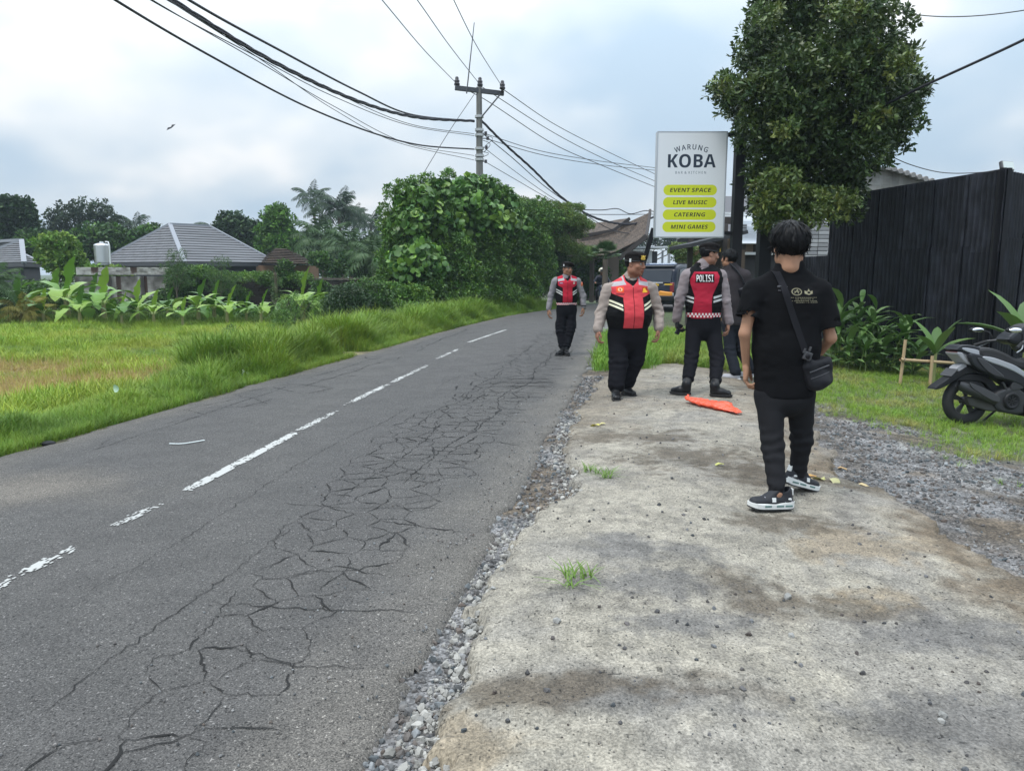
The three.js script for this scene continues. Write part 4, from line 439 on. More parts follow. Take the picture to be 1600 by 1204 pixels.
function spray(list, r, c, rad, n, col, scale, opt = {}) { // leaf clumps through an uneven ellipsoid, thicker towards its skin
  for (let i = 0; i < n; i++) {
    const d = V(r() * 2 - 1, r() * 2 - 1, r() * 2 - 1); if (d.lengthSq() > 1 || d.lengthSq() < 0.02) { i--; continue; } d.normalize();
    if (opt.top && d.y < -0.35 && r() < 0.7) { i--; continue; }
    const k = Math.pow(r(), 0.33) * (0.78 + 0.45 * vn(d.x * 2.6 + c.x * 3, d.y * 2.6 + c.y * 3, d.z * 2.6 + (opt.seed ?? 1))), p = V(c.x + d.x * rad.x * k, c.y + d.y * rad.y * k, c.z + d.z * rad.z * k);
    if (opt.keep && !opt.keep(p)) continue;
    const q = new THREE.Quaternion().setFromUnitVectors(V(0, 1, 0), V(d.x, d.y + 0.6, d.z).normalize()), s = scale * (0.7 + r() * 0.6), pal = Array.isArray(col[0]) ? col[Math.floor(r() * col.length)] : col;
    list.push([p, q.multiply(new THREE.Quaternion().setFromAxisAngle(V(0, 1, 0), r() * 6.28)), s, jit(pal, r)]);
  }
}
function crown(parent, name, geos, material, list, label) {
  geos.forEach((g, k) => { const sub = list.filter((_, i) => i % geos.length === k); if (!sub.length) return; const o = shade(new THREE.InstancedMesh(g, material, sub.length)); o.name = name; o.userData.kind = 'stuff'; if (label) o.userData.label = label; const c = new THREE.Color(); sub.forEach((e, i) => { M4.compose(e[0].clone().sub(parent.position), e[1], V(e[2], e[2], e[2])); o.setMatrixAt(i, M4); o.setColorAt(i, c.setRGB(...e[3])); }); parent.add(o); });
}
function limbs(base, tips, r0, seed = 1, mid = 0.45) { // trunk and limbs as tapered tubes, in the thing's own axes
  const r = rng(seed), out = []; const fork = base.clone().lerp(tips[0], mid).setX(lerp(base.x, tips[0].x, 0.25));
  out.push(tube([base, base.clone().lerp(fork, 0.5).add(V((r() - 0.5) * r0, 0, (r() - 0.5) * r0)), fork], (t) => r0 * lerp(1.15, 0.75, t), 10, 8));
  for (const t of tips) out.push(tube([fork, fork.clone().lerp(t, 0.5).add(V((r() - 0.5) * 0.3, 0.1, (r() - 0.5) * 0.3)), t], (s) => r0 * lerp(0.55, 0.12, s), 8, 6));
  return out;
}
// a tree from a list of crown clumps [px, py, rx, ry] surveyed at D metres
function tree(name, label, cat, D, blobs, o = {}) {
  const bpx = o.base ?? blobs[0][0], b = at(bpx, 480, D); b.y = groundY(b.x, D); const t = thing(name, label, cat, b, 0, o.group), r = rng(o.seed ?? Math.round(D * 31 + bpx)), list = [], tips = [];
  for (const [px, py, rx, ry, dd = 0, col] of blobs) { const c = at(px, py, D + dd), s = D / F; spray(list, r, c, V(rx * s, ry * s, Math.max(rx, ry) * s * (o.depth ?? 0.8)), Math.round((o.n ?? 0.06) * rx * ry + 12), col ?? o.col ?? [G.dark, G.mid], o.scale ?? 1, { seed: px, top: o.top }); tips.push(c.sub(b)); }
  crown(t, 'crown', o.geo ?? CL.far, o.mat ?? M_LEAF, list); part('trunk', limbs(V(0, -0.1, 0), tips, o.r ?? 0.18, 3, o.fork ?? 0.45), M_BARK, t); return t;
}

// --- grass: tufts of curved blades
function tuft(n, h, seed, lean = 0.5, w = 0.012, spread = 0.09) {
  const r = rng(seed), pos = [], idx = [];
  for (let i = 0; i < n; i++) { const a = r() * 6.28, l = lean * (0.3 + r()), H_ = h * (0.55 + r() * 0.45), x = (r() - 0.5) * spread * 2, z = (r() - 0.5) * spread * 2, ca = Math.cos(a), sa = Math.sin(a), k = pos.length / 3, ww = w * (0.7 + r() * 0.6);
    for (const [t, q] of [[0, 1], [0.5, 0.85], [0.85, 0.5], [1, 0]]) { const d = l * H_ * t * t, y = H_ * (t - 0.22 * l * t * t); if (q) pos.push(x + ca * d - sa * ww * q, y, z + sa * d + ca * ww * q, x + ca * d + sa * ww * q, y, z + sa * d - ca * ww * q); else pos.push(x + ca * d, y, z + sa * d); }
    idx.push(k, k + 1, k + 2, k + 1, k + 3, k + 2, k + 2, k + 3, k + 4, k + 3, k + 5, k + 4, k + 4, k + 5, k + 6); }
  return geo(pos, idx);
}
const M_GRASS = leafMat(1, 1, 1, 0.42, { roughness: 0.55 });
function meadow(name, label, geos, list) { geos.forEach((g, k) => { const sub = list.filter((_, i) => i % geos.length === k); scatter(name, g, M_GRASS, sub, label); }); }
{
  const r = rng(11), verge = [], field = [], dry = [], lawn = [], weeds = [];
  const grassCol = (x, D, base) => { const n = fbm(x * 0.6, D * 0.6, 2), m = fbm(x * 2.3 + 9, D * 2.3, 4); let c = mix3(base, G.lime, sst(0.4, 0.7, n) * 0.6); c = mix3(c, G.mid, sst(0.5, 0.75, m) * 0.5); return jit(c, r, 0.22); };
  for (let i = 0; i < 26000; i++) { // tall verge along the left edge
    const D = 5.2 + Math.pow(r(), 1.25) * 27, l = roadL(D), d = Math.pow(r(), 1.3) * lerp(1.0, 2.1, sst(7.5, 11, D)), x = l - 0.05 - d; if (dryAt(x, D) > 0.4) continue; const hgt = sst(0.0, 0.7, d + (fbm(x * 1.2, D * 1.2, 7) - 0.5) * 0.7) * (0.45 + 0.75 * sst(0.3, 0.7, fbm(x * 1.5, D * 1.5, 3)) + 0.25 * r()) * sst(2.3, 1.1, d * lerp(2, 1, sst(7.5, 11, D))) * (0.3 + 0.95 * sst(8, 11.5, D)); if (D < 9.5 && fbm(D, x) < 0.3) continue;
    const c = grassCol(x, D, [0.235, 0.37, 0.048]); verge.push([x, groundY(x, D) - 0.01, -D, 0.16 + 0.52 * hgt, (r() - 0.5) * 0.25, r() * 6.28, (r() - 0.5) * 0.25, ...c, 0.9 + r() * 0.3]);
  }
  for (let i = 0; i < 46000; i++) { // lower field grass
    const D = 6 + Math.pow(r(), 1.15) * 27, l = roadL(D), px = -60 + r() * 720, x = (px - 800) / F * D; if (x > l - 0.9) continue; const dr = dryAt(x, D); if (dr > 0.5 && r() < 0.85) continue;
    let c = grassCol(x, D, [0.34, 0.47, 0.045]); c = mix3(c, [0.46, 0.48, 0.09], clamp(sst(0.5, 0.72, fbm(x * 0.45 + 3, D * 0.8)) * 0.6 + dr * 0.5)); if (D > 24) c = mix3(c, [0.075, 0.16, 0.03], sst(24, 26, D) * 0.7);
    field.push([x, groundY(x, D) - 0.01, -D, (0.25 + r() * 0.3) * (0.6 + 0.9 * sst(0.35, 0.65, fbm(x * 0.5, D * 0.9, 31))) + sst(23, 26, D) * 0.3, (r() - 0.5) * 0.3, r() * 6.28, (r() - 0.5) * 0.3, ...c, 0.7 + r() * 0.5]);
  }
  for (let i = 0; i < 9000; i++) { const D = 7 + r() * 12, px = -60 + r() * 520, x = (px - 800) / F * D; if (x > roadL(D) - 0.6 || dryAt(x, D) < 0.35) continue; const v = 0.7 + r() * 0.5; dry.push([x, groundY(x, D) - 0.01, -D, 0.4 + r() * 0.3, 1.1 + r() * 0.4, r() * 6.28, r(), 0.55 * v, 0.43 * v, 0.2 * v * (0.7 + r() * 0.5), 0.8]); }
  for (let i = 0; i < 42000; i++) { // lawn and weeds on the right
    const D = 4.6 + Math.pow(r(), 1.1) * 14, x = 0.6 + r() * 8.5; if (x < roadR(D) + 0.05) continue; const g = lawnAt(x, D); if (r() > g * g * 1.1 || g < 0.12) continue; const far = x < 4.6 && D > 11; const c = jit(mix3([0.24, 0.38, 0.04], [0.40, 0.38, 0.12], sst(0.5, 0.7, fbm(x * 1.5, D * 1.5, 9)) * (far ? 0.35 : 0.75)), r, 0.25);
    lawn.push([x, groundY(x, D) - 0.005, -D, far ? 0.3 + r() * 0.5 : 0.12 + r() * 0.17, (r() - 0.5) * 0.5, r() * 6.28, (r() - 0.5) * 0.5, ...c, 0.8 + r() * 0.4]);
  }
  for (let i = 0; i < 1500; i++) { const D = 11.2 + r() * 6, x = roadR(D) + 0.1 + r() * 0.9; const c = jit([0.2, 0.36, 0.04], r, 0.25); weeds.push([x, groundY(x, D) - 0.01, -D, 0.35 + r() * 0.45, (r() - 0.5) * 0.3, r() * 6.28, (r() - 0.5) * 0.3, ...c]); }
  const T1 = [1, 2, 3].map((s) => tuft(11, 0.75, s, 0.75, 0.008, 0.12)), T2 = [4, 5, 6].map((s) => tuft(12, 0.42, s, 0.6, 0.008, 0.16)), T3 = [7, 8].map((s) => tuft(14, 0.35, s, 0.9, 0.006, 0.12));
  meadow('grass', 'tall bright green grass leaning over the left edge of the road', T1, verge);
  meadow('grass', 'lower yellow-green grass of the open field on the left', T2, field);
  meadow('grass', 'flattened straw-coloured cut grass in patches of the left field', T3, dry);
  meadow('grass', 'short lawn and weeds on the right between the road, the gravel and the black fence', T3, lawn);
  meadow('grass', 'fresh green weeds at the right edge of the road behind the policemen', T2, weeds);
  for (const [px, py, label, n, s] of [[932, 752, 'low green weed tuft in the dirt where the concrete starts', 5, 0.3], [897, 928, 'small green weed growing out of the concrete beside the gravel edge', 3, 0.28]]) { const p = gnd(px, py); const w = thing('weed', label, 'weed', V(p.x, topY(p.x, -p.z), p.z)); const q = []; for (let i = 0; i < n; i++) q.push(tuft(14, 0.085, i + 3, 1.9, 0.0035, 0.025).translate((r() - 0.5) * 0.14 * n / 3, 0, (r() - 0.5) * 0.05 * n)); part('blades', q, leafMat(0.14, 0.24, 0.04, 0.3), w); }
}

// --- banana plants: each leaf a part
const M_BAN = [leafMat(0.18, 0.35, 0.045, 0.45, { roughness: 0.5 }), leafMat(0.28, 0.44, 0.06, 0.45, { roughness: 0.5 }), leafMat(0.11, 0.235, 0.04, 0.4, { roughness: 0.45 })], M_BSTEM = mat(0.3, 0.27, 0.13, 0.7), M_RIB = mat(0.32, 0.38, 0.14, 0.6);
function banana(px, py, D, h, n, seed, label, mi = 0, lean = 0) {
  const b = at(px, py, D); b.y = groundY(b.x, D); const t = thing('banana_plant', label, 'banana plant', b, 0, 'banana plants along the far edge of the field'), r = rng(seed), sh = h * 0.34;
  part('stem', tube([V(0, -0.05, 0), V(lean * 0.1, sh * 0.6, 0), V(lean * 0.2, sh, 0)], (q) => h * lerp(0.06, 0.035, q), 8, 8), M_BSTEM, t);
  for (let i = 0; i < n; i++) {
    const young = i === 0, a = i * 2.4 + r() * 0.7, el = young ? 1.28 + r() * 0.2 : lerp(1.25, 0.35, i / n) + (r() - 0.5) * 0.25, L = h * (young ? 0.64 : 0.56 + r() * 0.22), g = leafShape(L, L * (young ? 0.3 : 0.44), young ? 0.12 : 0.55 + r() * 0.5, young ? 0.55 : 0.22, 14, 0.95, 0.25, 0.7, seed * 9 + i), d = V(Math.cos(a) * Math.cos(el), Math.sin(el), Math.sin(a) * Math.cos(el)), o = V(lean * 0.2, sh * (0.94 + r() * 0.06), 0);
    const stalk = o.clone().addScaledVector(d, h * 0.1); const az = Math.atan2(d.x, d.z); // turn the upper face of the leaf up
    g.applyMatrix4(new THREE.Matrix4().makeRotationX(Math.PI / 2 - el)).applyMatrix4(new THREE.Matrix4().makeRotationY(az + 0)).applyMatrix4(new THREE.Matrix4().makeTranslation(stalk.x, stalk.y, stalk.z));
    const m = part('leaf', g, M_BAN[(mi + (r() < 0.3 ? 1 : 0)) % 3], t); part('stalk', cyl(h * 0.016, h * 0.01, o, stalk.clone().addScaledVector(d, 0.05), 6), M_RIB, m);
  }
}
for (const a of [[105, 492, 26.0, 2.3, 9, 1, 'tallest banana plant, with upright leaves, left of the stained white wall', 0], [68, 503, 24.8, 1.25, 6, 2, 'small pale banana plant at the far left of the row', 1], [125, 505, 24.5, 1.35, 7, 3, 'short banana plant directly in front of the tallest one', 1], [163, 499, 25.5, 1.9, 8, 4, 'wide banana plant in front of the stained white wall', 0], [215, 502, 25.0, 1.5, 8, 5, 'banana plant with drooping leaves at the right end of the white wall', 1], [310, 497, 25.6, 1.6, 9, 6, 'yellow-green banana plant in front of the vine-hung brick wall', 1], [355, 501, 24.8, 1.35, 8, 7, 'banana plant just left of the vine-wrapped post', 1], [385, 498, 25.4, 1.1, 6, 8, 'smallest banana plant beside the vine-wrapped post', 0], [473, 490, 25.2, 1.9, 9, 9, 'bright banana plant right of the vine-wrapped post, before the bush', 1], [30, 505, 25.5, 1.7, 8, 10, 'dark banana plant cut by the left edge of the picture', 2], [262, 500, 26.5, 1.2, 6, 12, 'low banana plant under the thin sapling in front of the wall', 2], [85, 488, 27.5, 1.9, 8, 13, 'dark banana plant just behind and left of the tallest one', 2], [145, 488, 27.6, 1.7, 9, 14, 'dark banana plant just behind and right of the tallest one', 2], [190, 500, 24.4, 1.1, 8, 15, 'small yellowish banana plant in front of the right part of the white wall', 1], [240, 503, 24.6, 1.2, 7, 16, 'pale banana plant between the white wall and the thin sapling', 1], [285, 502, 24.2, 1.0, 7, 17, 'tiny banana plant left of the yellow-green one before the brick wall', 0], [335, 496, 26.4, 1.5, 9, 18, 'dark banana plant behind and right of the yellow-green one', 2], [408, 500, 24.6, 1.2, 8, 19, 'banana plant touching the vine-wrapped post on its left', 0], [495, 486, 26.2, 1.5, 8, 20, 'dark banana plant behind the bright one near the bush', 2]]) banana(...a);
// dark ragged palm fronds at the far left, yellow shrub beside
function pinnate(L, droop, seed, nl = 34, ll = 0.3, lw = 0.03) { // a feather frond along +y bending over to +z
  const r = rng(seed), list = [], pts = []; let y = 0, z = 0; for (let i = 0; i <= 10; i++) { pts.push(V(0, y, z)); const a = droop * Math.pow((i + 0.5) / 10, 1.3) * 1.7; y += Math.cos(a) * L / 10; z += Math.sin(a) * L / 10; }
  const c = new THREE.CatmullRomCurve3(pts); list.push(tube(pts, (t) => L * 0.011 * lerp(1, 0.3, t), 10, 5));
  const lf = leafShape(1, lw / ll, 0.5, 0.3, 2, 0.8, 0.4);
  for (let i = 1; i <= nl; i++) for (const s of [-1, 1]) { const t = 0.12 + 0.88 * i / nl, p = c.getPointAt(Math.min(t, 1)), tg = c.getTangentAt(Math.min(t, 1)), k = ll * Math.pow(Math.sin(Math.PI * (0.12 + 0.83 * t)), 0.6) * (0.85 + r() * 0.3); list.push(turnTo(lf, p, V(s * 0.85, -0.25 - r() * 0.4, 0).addScaledVector(tg, 0.65 + r() * 0.2), r() * 0.6, k)); }
  return join(list);
}
const FROND = [1, 2, 3].map((s) => pinnate(1, 0.55 + s * 0.12, s));
function palm(px, py, D, crownR, nf, seed, label, material, o = {}) { // crown at (px, py)
  const c = at(px, py, D), b = V(c.x + (o.lean ?? 0), groundY(c.x, D), c.z), t = thing(o.name ?? 'coconut_palm', label, 'palm tree', b, 0, o.group ?? 'palms beyond the far wall'), r = rng(seed), top = c.clone().sub(b);
  part('trunk', tube([V(0, -0.1, 0), V(top.x * 0.25, top.y * 0.5, 0), top], (q) => (o.r ?? 0.16) * lerp(1.2, 0.7, q), 12, 8), M_BARK, t);
  for (let i = 0; i < nf; i++) { const a = i * 2.4 + r(), el = lerp(1.45, -0.35, (i + r() * 0.6) / nf), q = new THREE.Euler(Math.PI / 2 - el, a, 0, 'YXZ'), m = part('frond', FROND[i % 3], material, t); m.position.copy(top); m.rotation.copy(q); m.scale.setScalar(crownR * (0.85 + r() * 0.3)); }
  return t;
}
const M_PALM = leafMat(0.035, 0.068, 0.03, 0.1, { roughness: 0.5 }), M_PALM2 = leafMat(0.05, 0.105, 0.028, 0.2, { roughness: 0.5 });
palm(485, 312, 72, 2.3, 15, 1, 'tall coconut palm standing highest and farthest left of the palm group', M_PALM, { lean: 1 });
palm(528, 330, 66, 2.9, 26, 2, 'full-crowned coconut palm in the middle of the palm group', M_PALM, { lean: 0.4 });
palm(553, 342, 74, 2.0, 16, 3, 'thin coconut palm half hidden right of the full-crowned palm', M_PALM);
palm(579, 350, 70, 2.0, 15, 4, 'small coconut palm at the right end of the palm group, next to the vine-covered trees', M_PALM);
palm(212, 356, 66, 2.0, 14, 5, 'short ragged palm left of the large grey hip roof', M_PALM);
palm(340, 366, 60, 1.9, 14, 6, 'small palm peeping over the right slope of the grey hip roof', M_PALM);
palm(505, 378, 48, 2.5, 18, 7, 'low palm with drooping fronds below the coconut palms', M_PALM2);
palm(548, 392, 42, 2.2, 20, 8, 'lower palm between the brick wall and the vine-covered trees', M_PALM2);
palm(585, 402, 38, 1.8, 18, 9, 'dark fan-like palm touching the left of the vine-covered trees', M_PALM2);
palm(-14, 446, 24, 1.25, 16, 10, 'dark ragged palm at the left edge behind the banana row', M_PALM2, { r: 0.12 });
palm(40, 492, 24.6, 1.0, 18, 11, 'yellowing young palm low at the left end of the field', leafMat(0.34, 0.3, 0.07, 0.3), { r: 0.08, name: 'young_palm' });

// --- trees beyond the walls
tree('broadleaf_tree', 'dark rounded tree at the left edge of the picture behind the small grey roof', 'tree', 52, [[0, 340, 45, 30], [25, 332, 28, 22], [35, 350, 22, 18], [-20, 372, 50, 26], [5, 380, 40, 20]], { col: [G.dark, [0.02, 0.05, 0.014]], n: 0.3, scale: 0.9 });
tree('airy_tree', 'airy feathery tree rising above the white water tank', 'tree', 60, [[105, 335, 32, 18], [140, 330, 34, 22], [165, 340, 24, 16], [125, 352, 44, 22], [182, 350, 18, 14], [85, 350, 18, 18], [100, 365, 30, 16]], { col: [[0.045, 0.075, 0.035], [0.03, 0.055, 0.028]], n: 0.16, scale: 0.62, fork: 0.55 });
tree('broadleaf_tree', 'mid green tree low behind the water tank', 'tree', 48, [[160, 372, 34, 22], [195, 380, 30, 18], [130, 384, 40, 22], [60, 380, 36, 18], [235, 366, 22, 14], [100, 392, 44, 20]], { col: [G.mid, G.dark, [0.04, 0.095, 0.025]], n: 0.3, scale: 0.75 });
tree('bushy_tree', 'light green bushy tree between the small roof and the water tank', 'tree', 34, [[90, 382, 28, 16], [85, 398, 26, 18], [112, 404, 18, 10], [75, 392, 18, 18], [100, 412, 30, 14], [150, 428, 50, 10]], { col: [[0.12, 0.22, 0.03], [0.16, 0.27, 0.035]], n: 0.4, scale: 0.6, r: 0.1 });
tree('broadleaf_tree', 'dark tree behind the right slope of the grey hip roof', 'tree', 56, [[365, 352, 28, 18], [385, 362, 20, 18], [372, 378, 34, 22], [345, 372, 22, 20]], { col: [[0.022, 0.055, 0.02], G.dark], n: 0.3, scale: 0.8 });
tree('columnar_tree', 'dense upright bright green tree with a rounded top behind the grey hip roof', 'tree', 50, [[432, 338, 24, 18], [430, 360, 28, 22], [442, 378, 32, 20], [425, 382, 26, 20], [450, 394, 26, 14]], { col: [[0.11, 0.25, 0.022], [0.085, 0.2, 0.02], [0.05, 0.12, 0.016]], n: 0.5, scale: 0.6, depth: 1 });
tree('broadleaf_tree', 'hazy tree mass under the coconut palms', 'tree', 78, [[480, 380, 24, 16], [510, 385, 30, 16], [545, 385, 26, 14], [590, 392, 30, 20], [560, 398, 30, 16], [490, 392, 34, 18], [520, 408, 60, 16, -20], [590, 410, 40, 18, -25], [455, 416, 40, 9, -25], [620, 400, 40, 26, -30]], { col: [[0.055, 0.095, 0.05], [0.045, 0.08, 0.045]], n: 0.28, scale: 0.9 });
tree('garden_shrub', 'rounded garden shrub behind the brick wall, right of the thatched roof', 'shrub', 39, [[550, 412, 20, 16], [520, 420, 18, 14], [500, 404, 18, 10], [575, 424, 18, 18]], { col: [[0.05, 0.11, 0.03], G.mid], n: 0.45, scale: 0.5, r: 0.06 });
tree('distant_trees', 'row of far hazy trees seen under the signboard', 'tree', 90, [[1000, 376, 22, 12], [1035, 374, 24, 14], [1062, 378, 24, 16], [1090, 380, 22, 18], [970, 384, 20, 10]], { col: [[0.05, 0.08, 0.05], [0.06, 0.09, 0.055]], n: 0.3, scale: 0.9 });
tree('bamboo_clump', 'light green feathery bamboo clump beside the open pavilion, under the signboard', 'bamboo', 34, [[1068, 395, 15, 16], [1056, 388, 10, 8], [1074, 412, 17, 14], [1062, 425, 15, 12], [1085, 400, 10, 16]], { col: [[0.12, 0.2, 0.04], [0.16, 0.2, 0.06]], n: 1.4, scale: 0.3, r: 0.04 });

// --- bushes at the bend of the field and the vine-covered trees
function bush(name, label, cat, blobs, o) { const [px, , , , D] = blobs[0]; const b = at(px, 480, D); b.y = groundY(b.x, D); const t = thing(name, label, cat, b), r = rng(o.seed), list = []; for (const [x, y, rx, ry, d, n, col] of blobs) { const c = at(x, y, d), s = d / F; spray(list, r, c, V(rx * s, ry * s, rx * s * 0.9), n, col, o.scale, { seed: x, keep: (p) => p.y > groundY(p.x, -p.z) - 0.05 && p.x < roadL(-p.z) - 0.15 }); } crown(t, 'foliage', o.geo, M_LEAF2, list); part('stems', [0, 1, 2, 3, 4].map((i) => tube([V(0, -0.1, 0), V((i - 2) * 0.15, 0.4, 0.1 * (i % 2)), V((i - 2) * 0.35, 0.9, (i % 3 - 1) * 0.3)], 0.02, 8, 5, 0.4)), M_TWIG, t); return t; }
bush('dark_bush', 'dense dark rounded bush standing alone in the grass left of the road bend', 'bush', [[545, 472, 38, 26, 20.4, 800, [G.dark, [0.03, 0.075, 0.02]]], [572, 462, 36, 24, 21, 700, [G.mid, G.dark]], [530, 486, 26, 18, 20.2, 380, [G.dark]], [590, 478, 30, 22, 21, 500, [G.dark, G.mid]]], { seed: 5, scale: 0.85, geo: CL.fine });
bush('creeper_bush', 'sprawling bright creeper between the dark bush and the vine-covered trees', 'bush', [[600, 455, 34, 14, 23, 520, [G.light, G.mid]], [640, 462, 34, 16, 23, 500, [G.light, G.mid]], [615, 485, 40, 16, 21.5, 560, [G.light, G.mid]], [640, 500, 30, 10, 20.3, 360, [G.light, G.lime]], [582, 446, 22, 10, 24, 240, [G.mid, G.light]], [665, 490, 30, 14, 21.4, 300, [G.light, G.mid]]], { seed: 6, scale: 0.8, geo: CL.oval });
{ // vine-covered trees: big heart-shaped leaves, the ones in front each a part
  const t0 = at(660, 480, 25), t = thing('vine_covered_tree', 'broad roadside tree smothered in large-leaved creeper, left of the utility pole', 'tree', V(t0.x, groundY(t0.x, 25), t0.z)), r = rng(21), list = [], small = [];
  const B = [[690, 308, 34, 20, 26.5], [735, 298, 36, 18, 28], [715, 318, 46, 26, 27], [655, 322, 34, 26, 25.5], [768, 312, 28, 18, 29.5], [640, 350, 30, 28, 25], [770, 345, 40, 26, 28.5], [740, 345, 44, 28, 27.5], [690, 348, 34, 30, 26], [800, 355, 30, 18, 30], [655, 400, 26, 24, 24.5], [640, 412, 30, 26, 24], [672, 415, 24, 24, 24.5]];
  const S = [[700, 390, 40, 30, 26], [745, 385, 50, 30, 28], [790, 388, 40, 24, 30], [715, 425, 44, 26, 26], [755, 425, 44, 26, 27.8], [800, 420, 34, 28, 30], [625, 375, 26, 36, 25], [620, 425, 24, 30, 24.4], [660, 448, 36, 22, 24.4], [720, 455, 50, 20, 26], [775, 458, 44, 18, 28], [690, 465, 40, 16, 25], [820, 450, 30, 22, 30.5], [820, 340, 36, 22, 31], [828, 375, 36, 28, 31], [840, 415, 30, 34, 31.5], [855, 345, 30, 18, 32]];
  for (const [x, y, rx, ry, D] of B) { const s = D / F; spray(list, r, at(x, y, D), V(rx * s, ry * s, rx * s * 0.9), Math.round(rx * ry * 0.24), [G.mid, G.light, [0.06, 0.15, 0.026]], 0.92, { seed: x }); }
  for (const [x, y, rx, ry, D] of S) { const s = D / F; spray(small, r, at(x, y, D), V(rx * s, ry * s, rx * s), Math.round(rx * ry * 0.6), [G.mid, G.light, [0.1, 0.2, 0.03], [0.08, 0.16, 0.028]], 0.9, { seed: x, keep: (p) => p.x < roadL(-p.z) - 0.2 && p.y > groundY(p.x, -p.z) - 0.05 }); }
  for (const [x, y, D] of [[612, 300, 25], [628, 292, 25], [650, 285, 26], [604, 330, 25], [600, 350, 25], [668, 282, 26], [700, 276, 27], [770, 288, 29], [790, 302, 30], [806, 318, 30], [825, 326, 31], [845, 318, 31], [610, 380, 24.6], [598, 400, 24.5], [782, 300, 29], [812, 335, 30], [830, 345, 31], [820, 365, 31], [840, 380, 31], [600, 428, 24]]) { const s = D / F; spray(small, r, at(x, y, D), V(13 * s, 11 * s, 13 * s), 42, [G.mid, G.light, [0.1, 0.2, 0.03]], 0.85, { seed: x }); }
  crown(t, 'creeper_leaves', CL.vine, M_LEAF2, list); crown(t, 'undergrowth', CL.oval, M_LEAF2, small);
  const mats = [leafMat(0.07, 0.165, 0.028, 0.3, { roughness: 0.4 }), leafMat(0.11, 0.23, 0.034, 0.3, { roughness: 0.4 }), leafMat(0.085, 0.19, 0.03, 0.25, { roughness: 0.4 })], lg = leafShape(0.26, 0.24, 0.5, 0.16, 5, 0.72, 1.0);
  for (let i = 0; i < 270; i++) { const b = B[i % B.length], [x, y, rx, ry, D] = b, a = r() * 6.28, k = Math.sqrt(r()) * 1.02, c = at(x + Math.cos(a) * rx * k, y + Math.sin(a) * ry * k, D - (rx * D / F) * 0.9 * Math.sqrt(Math.max(0, 1.06 - k * k)) - 0.05), m = part('leaf', lg, mats[i % 3], t); m.position.copy(c.sub(t.position)); m.rotation.set(2.25 + (r() - 0.5) * 0.8, (r() - 0.5) * 1.4, (r() - 0.5) * 0.8, 'YXZ'); m.scale.setScalar(0.62 + r() * 0.42); }
  part('trunk', limbs(V(0, -0.1, 0), [V(0.4, 3.6, -1), V(1.6, 4.2, -2.4), V(-0.6, 2.6, 0.2), V(1.2, 2.4, -0.6), V(2.4, 3, -3)], 0.22, 4), M_BARK, t);
}
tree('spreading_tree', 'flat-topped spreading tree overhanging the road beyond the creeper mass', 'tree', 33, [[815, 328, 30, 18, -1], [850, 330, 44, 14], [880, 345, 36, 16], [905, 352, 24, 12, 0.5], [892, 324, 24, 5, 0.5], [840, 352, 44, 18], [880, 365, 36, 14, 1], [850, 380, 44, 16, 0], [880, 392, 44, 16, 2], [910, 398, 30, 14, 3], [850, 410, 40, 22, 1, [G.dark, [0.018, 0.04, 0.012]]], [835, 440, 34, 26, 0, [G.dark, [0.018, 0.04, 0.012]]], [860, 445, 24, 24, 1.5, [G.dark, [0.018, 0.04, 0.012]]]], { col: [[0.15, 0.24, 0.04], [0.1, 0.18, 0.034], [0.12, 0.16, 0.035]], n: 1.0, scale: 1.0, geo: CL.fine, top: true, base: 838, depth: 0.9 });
tree('roadside_hedge', 'dark green hedge beside the bend behind the far policeman', 'hedge', 40, [[905, 425, 30, 20], [930, 440, 26, 20], [895, 450, 24, 20], [925, 420, 20, 14], [880, 430, 26, 30], [960, 430, 24, 14, 2, [G.light, G.mid]], [950, 410, 30, 8, 3, [G.light, G.lime]], [985, 425, 20, 18, 3, [G.mid, G.light]]], { col: [[0.06, 0.13, 0.026], G.mid], n: 0.7, scale: 0.6, r: 0.08 });
{ // fan palm in front of the thatched roof
  const c = at(946, 405, 30), t = thing('fan_palm', 'fan palm with stiff green leaves in front of the curved thatched roof', 'palm tree', V(c.x, groundY(c.x, 30), c.z)), r = rng(3), top = c.clone().sub(t.position); part('trunk', tube([V(0, -0.1, 0), top], 0.13, 6, 8, 0.8), M_BARK, t);
  const lf = leafShape(1, 0.1, 0.25, 0.4, 3, 0.8, 0.3); for (let i = 0; i < 18; i++) { const fan = []; for (let k = -8; k <= 8; k++) fan.push(turnTo(lf, V(0, 0.35, 0), V(Math.sin(k * 0.16), Math.cos(k * 0.16), 0), 0, 0.55)); fan.push(cyl(0.014, 0.01, V(0, -0.4, 0), V(0, 0.37, 0), 5)); const m = part('fan_leaf', fan, M_PALM2, t); const a = i * 2.4, el = lerp(1.5, 0.1, i / 18); m.rotation.set(Math.PI / 2 - el, a, 0, 'YXZ'); m.position.copy(top).add(V(Math.sin(a) * Math.cos(el), Math.sin(el), Math.cos(a) * Math.cos(el)).multiplyScalar(0.22)); m.scale.setScalar(0.66); }
}
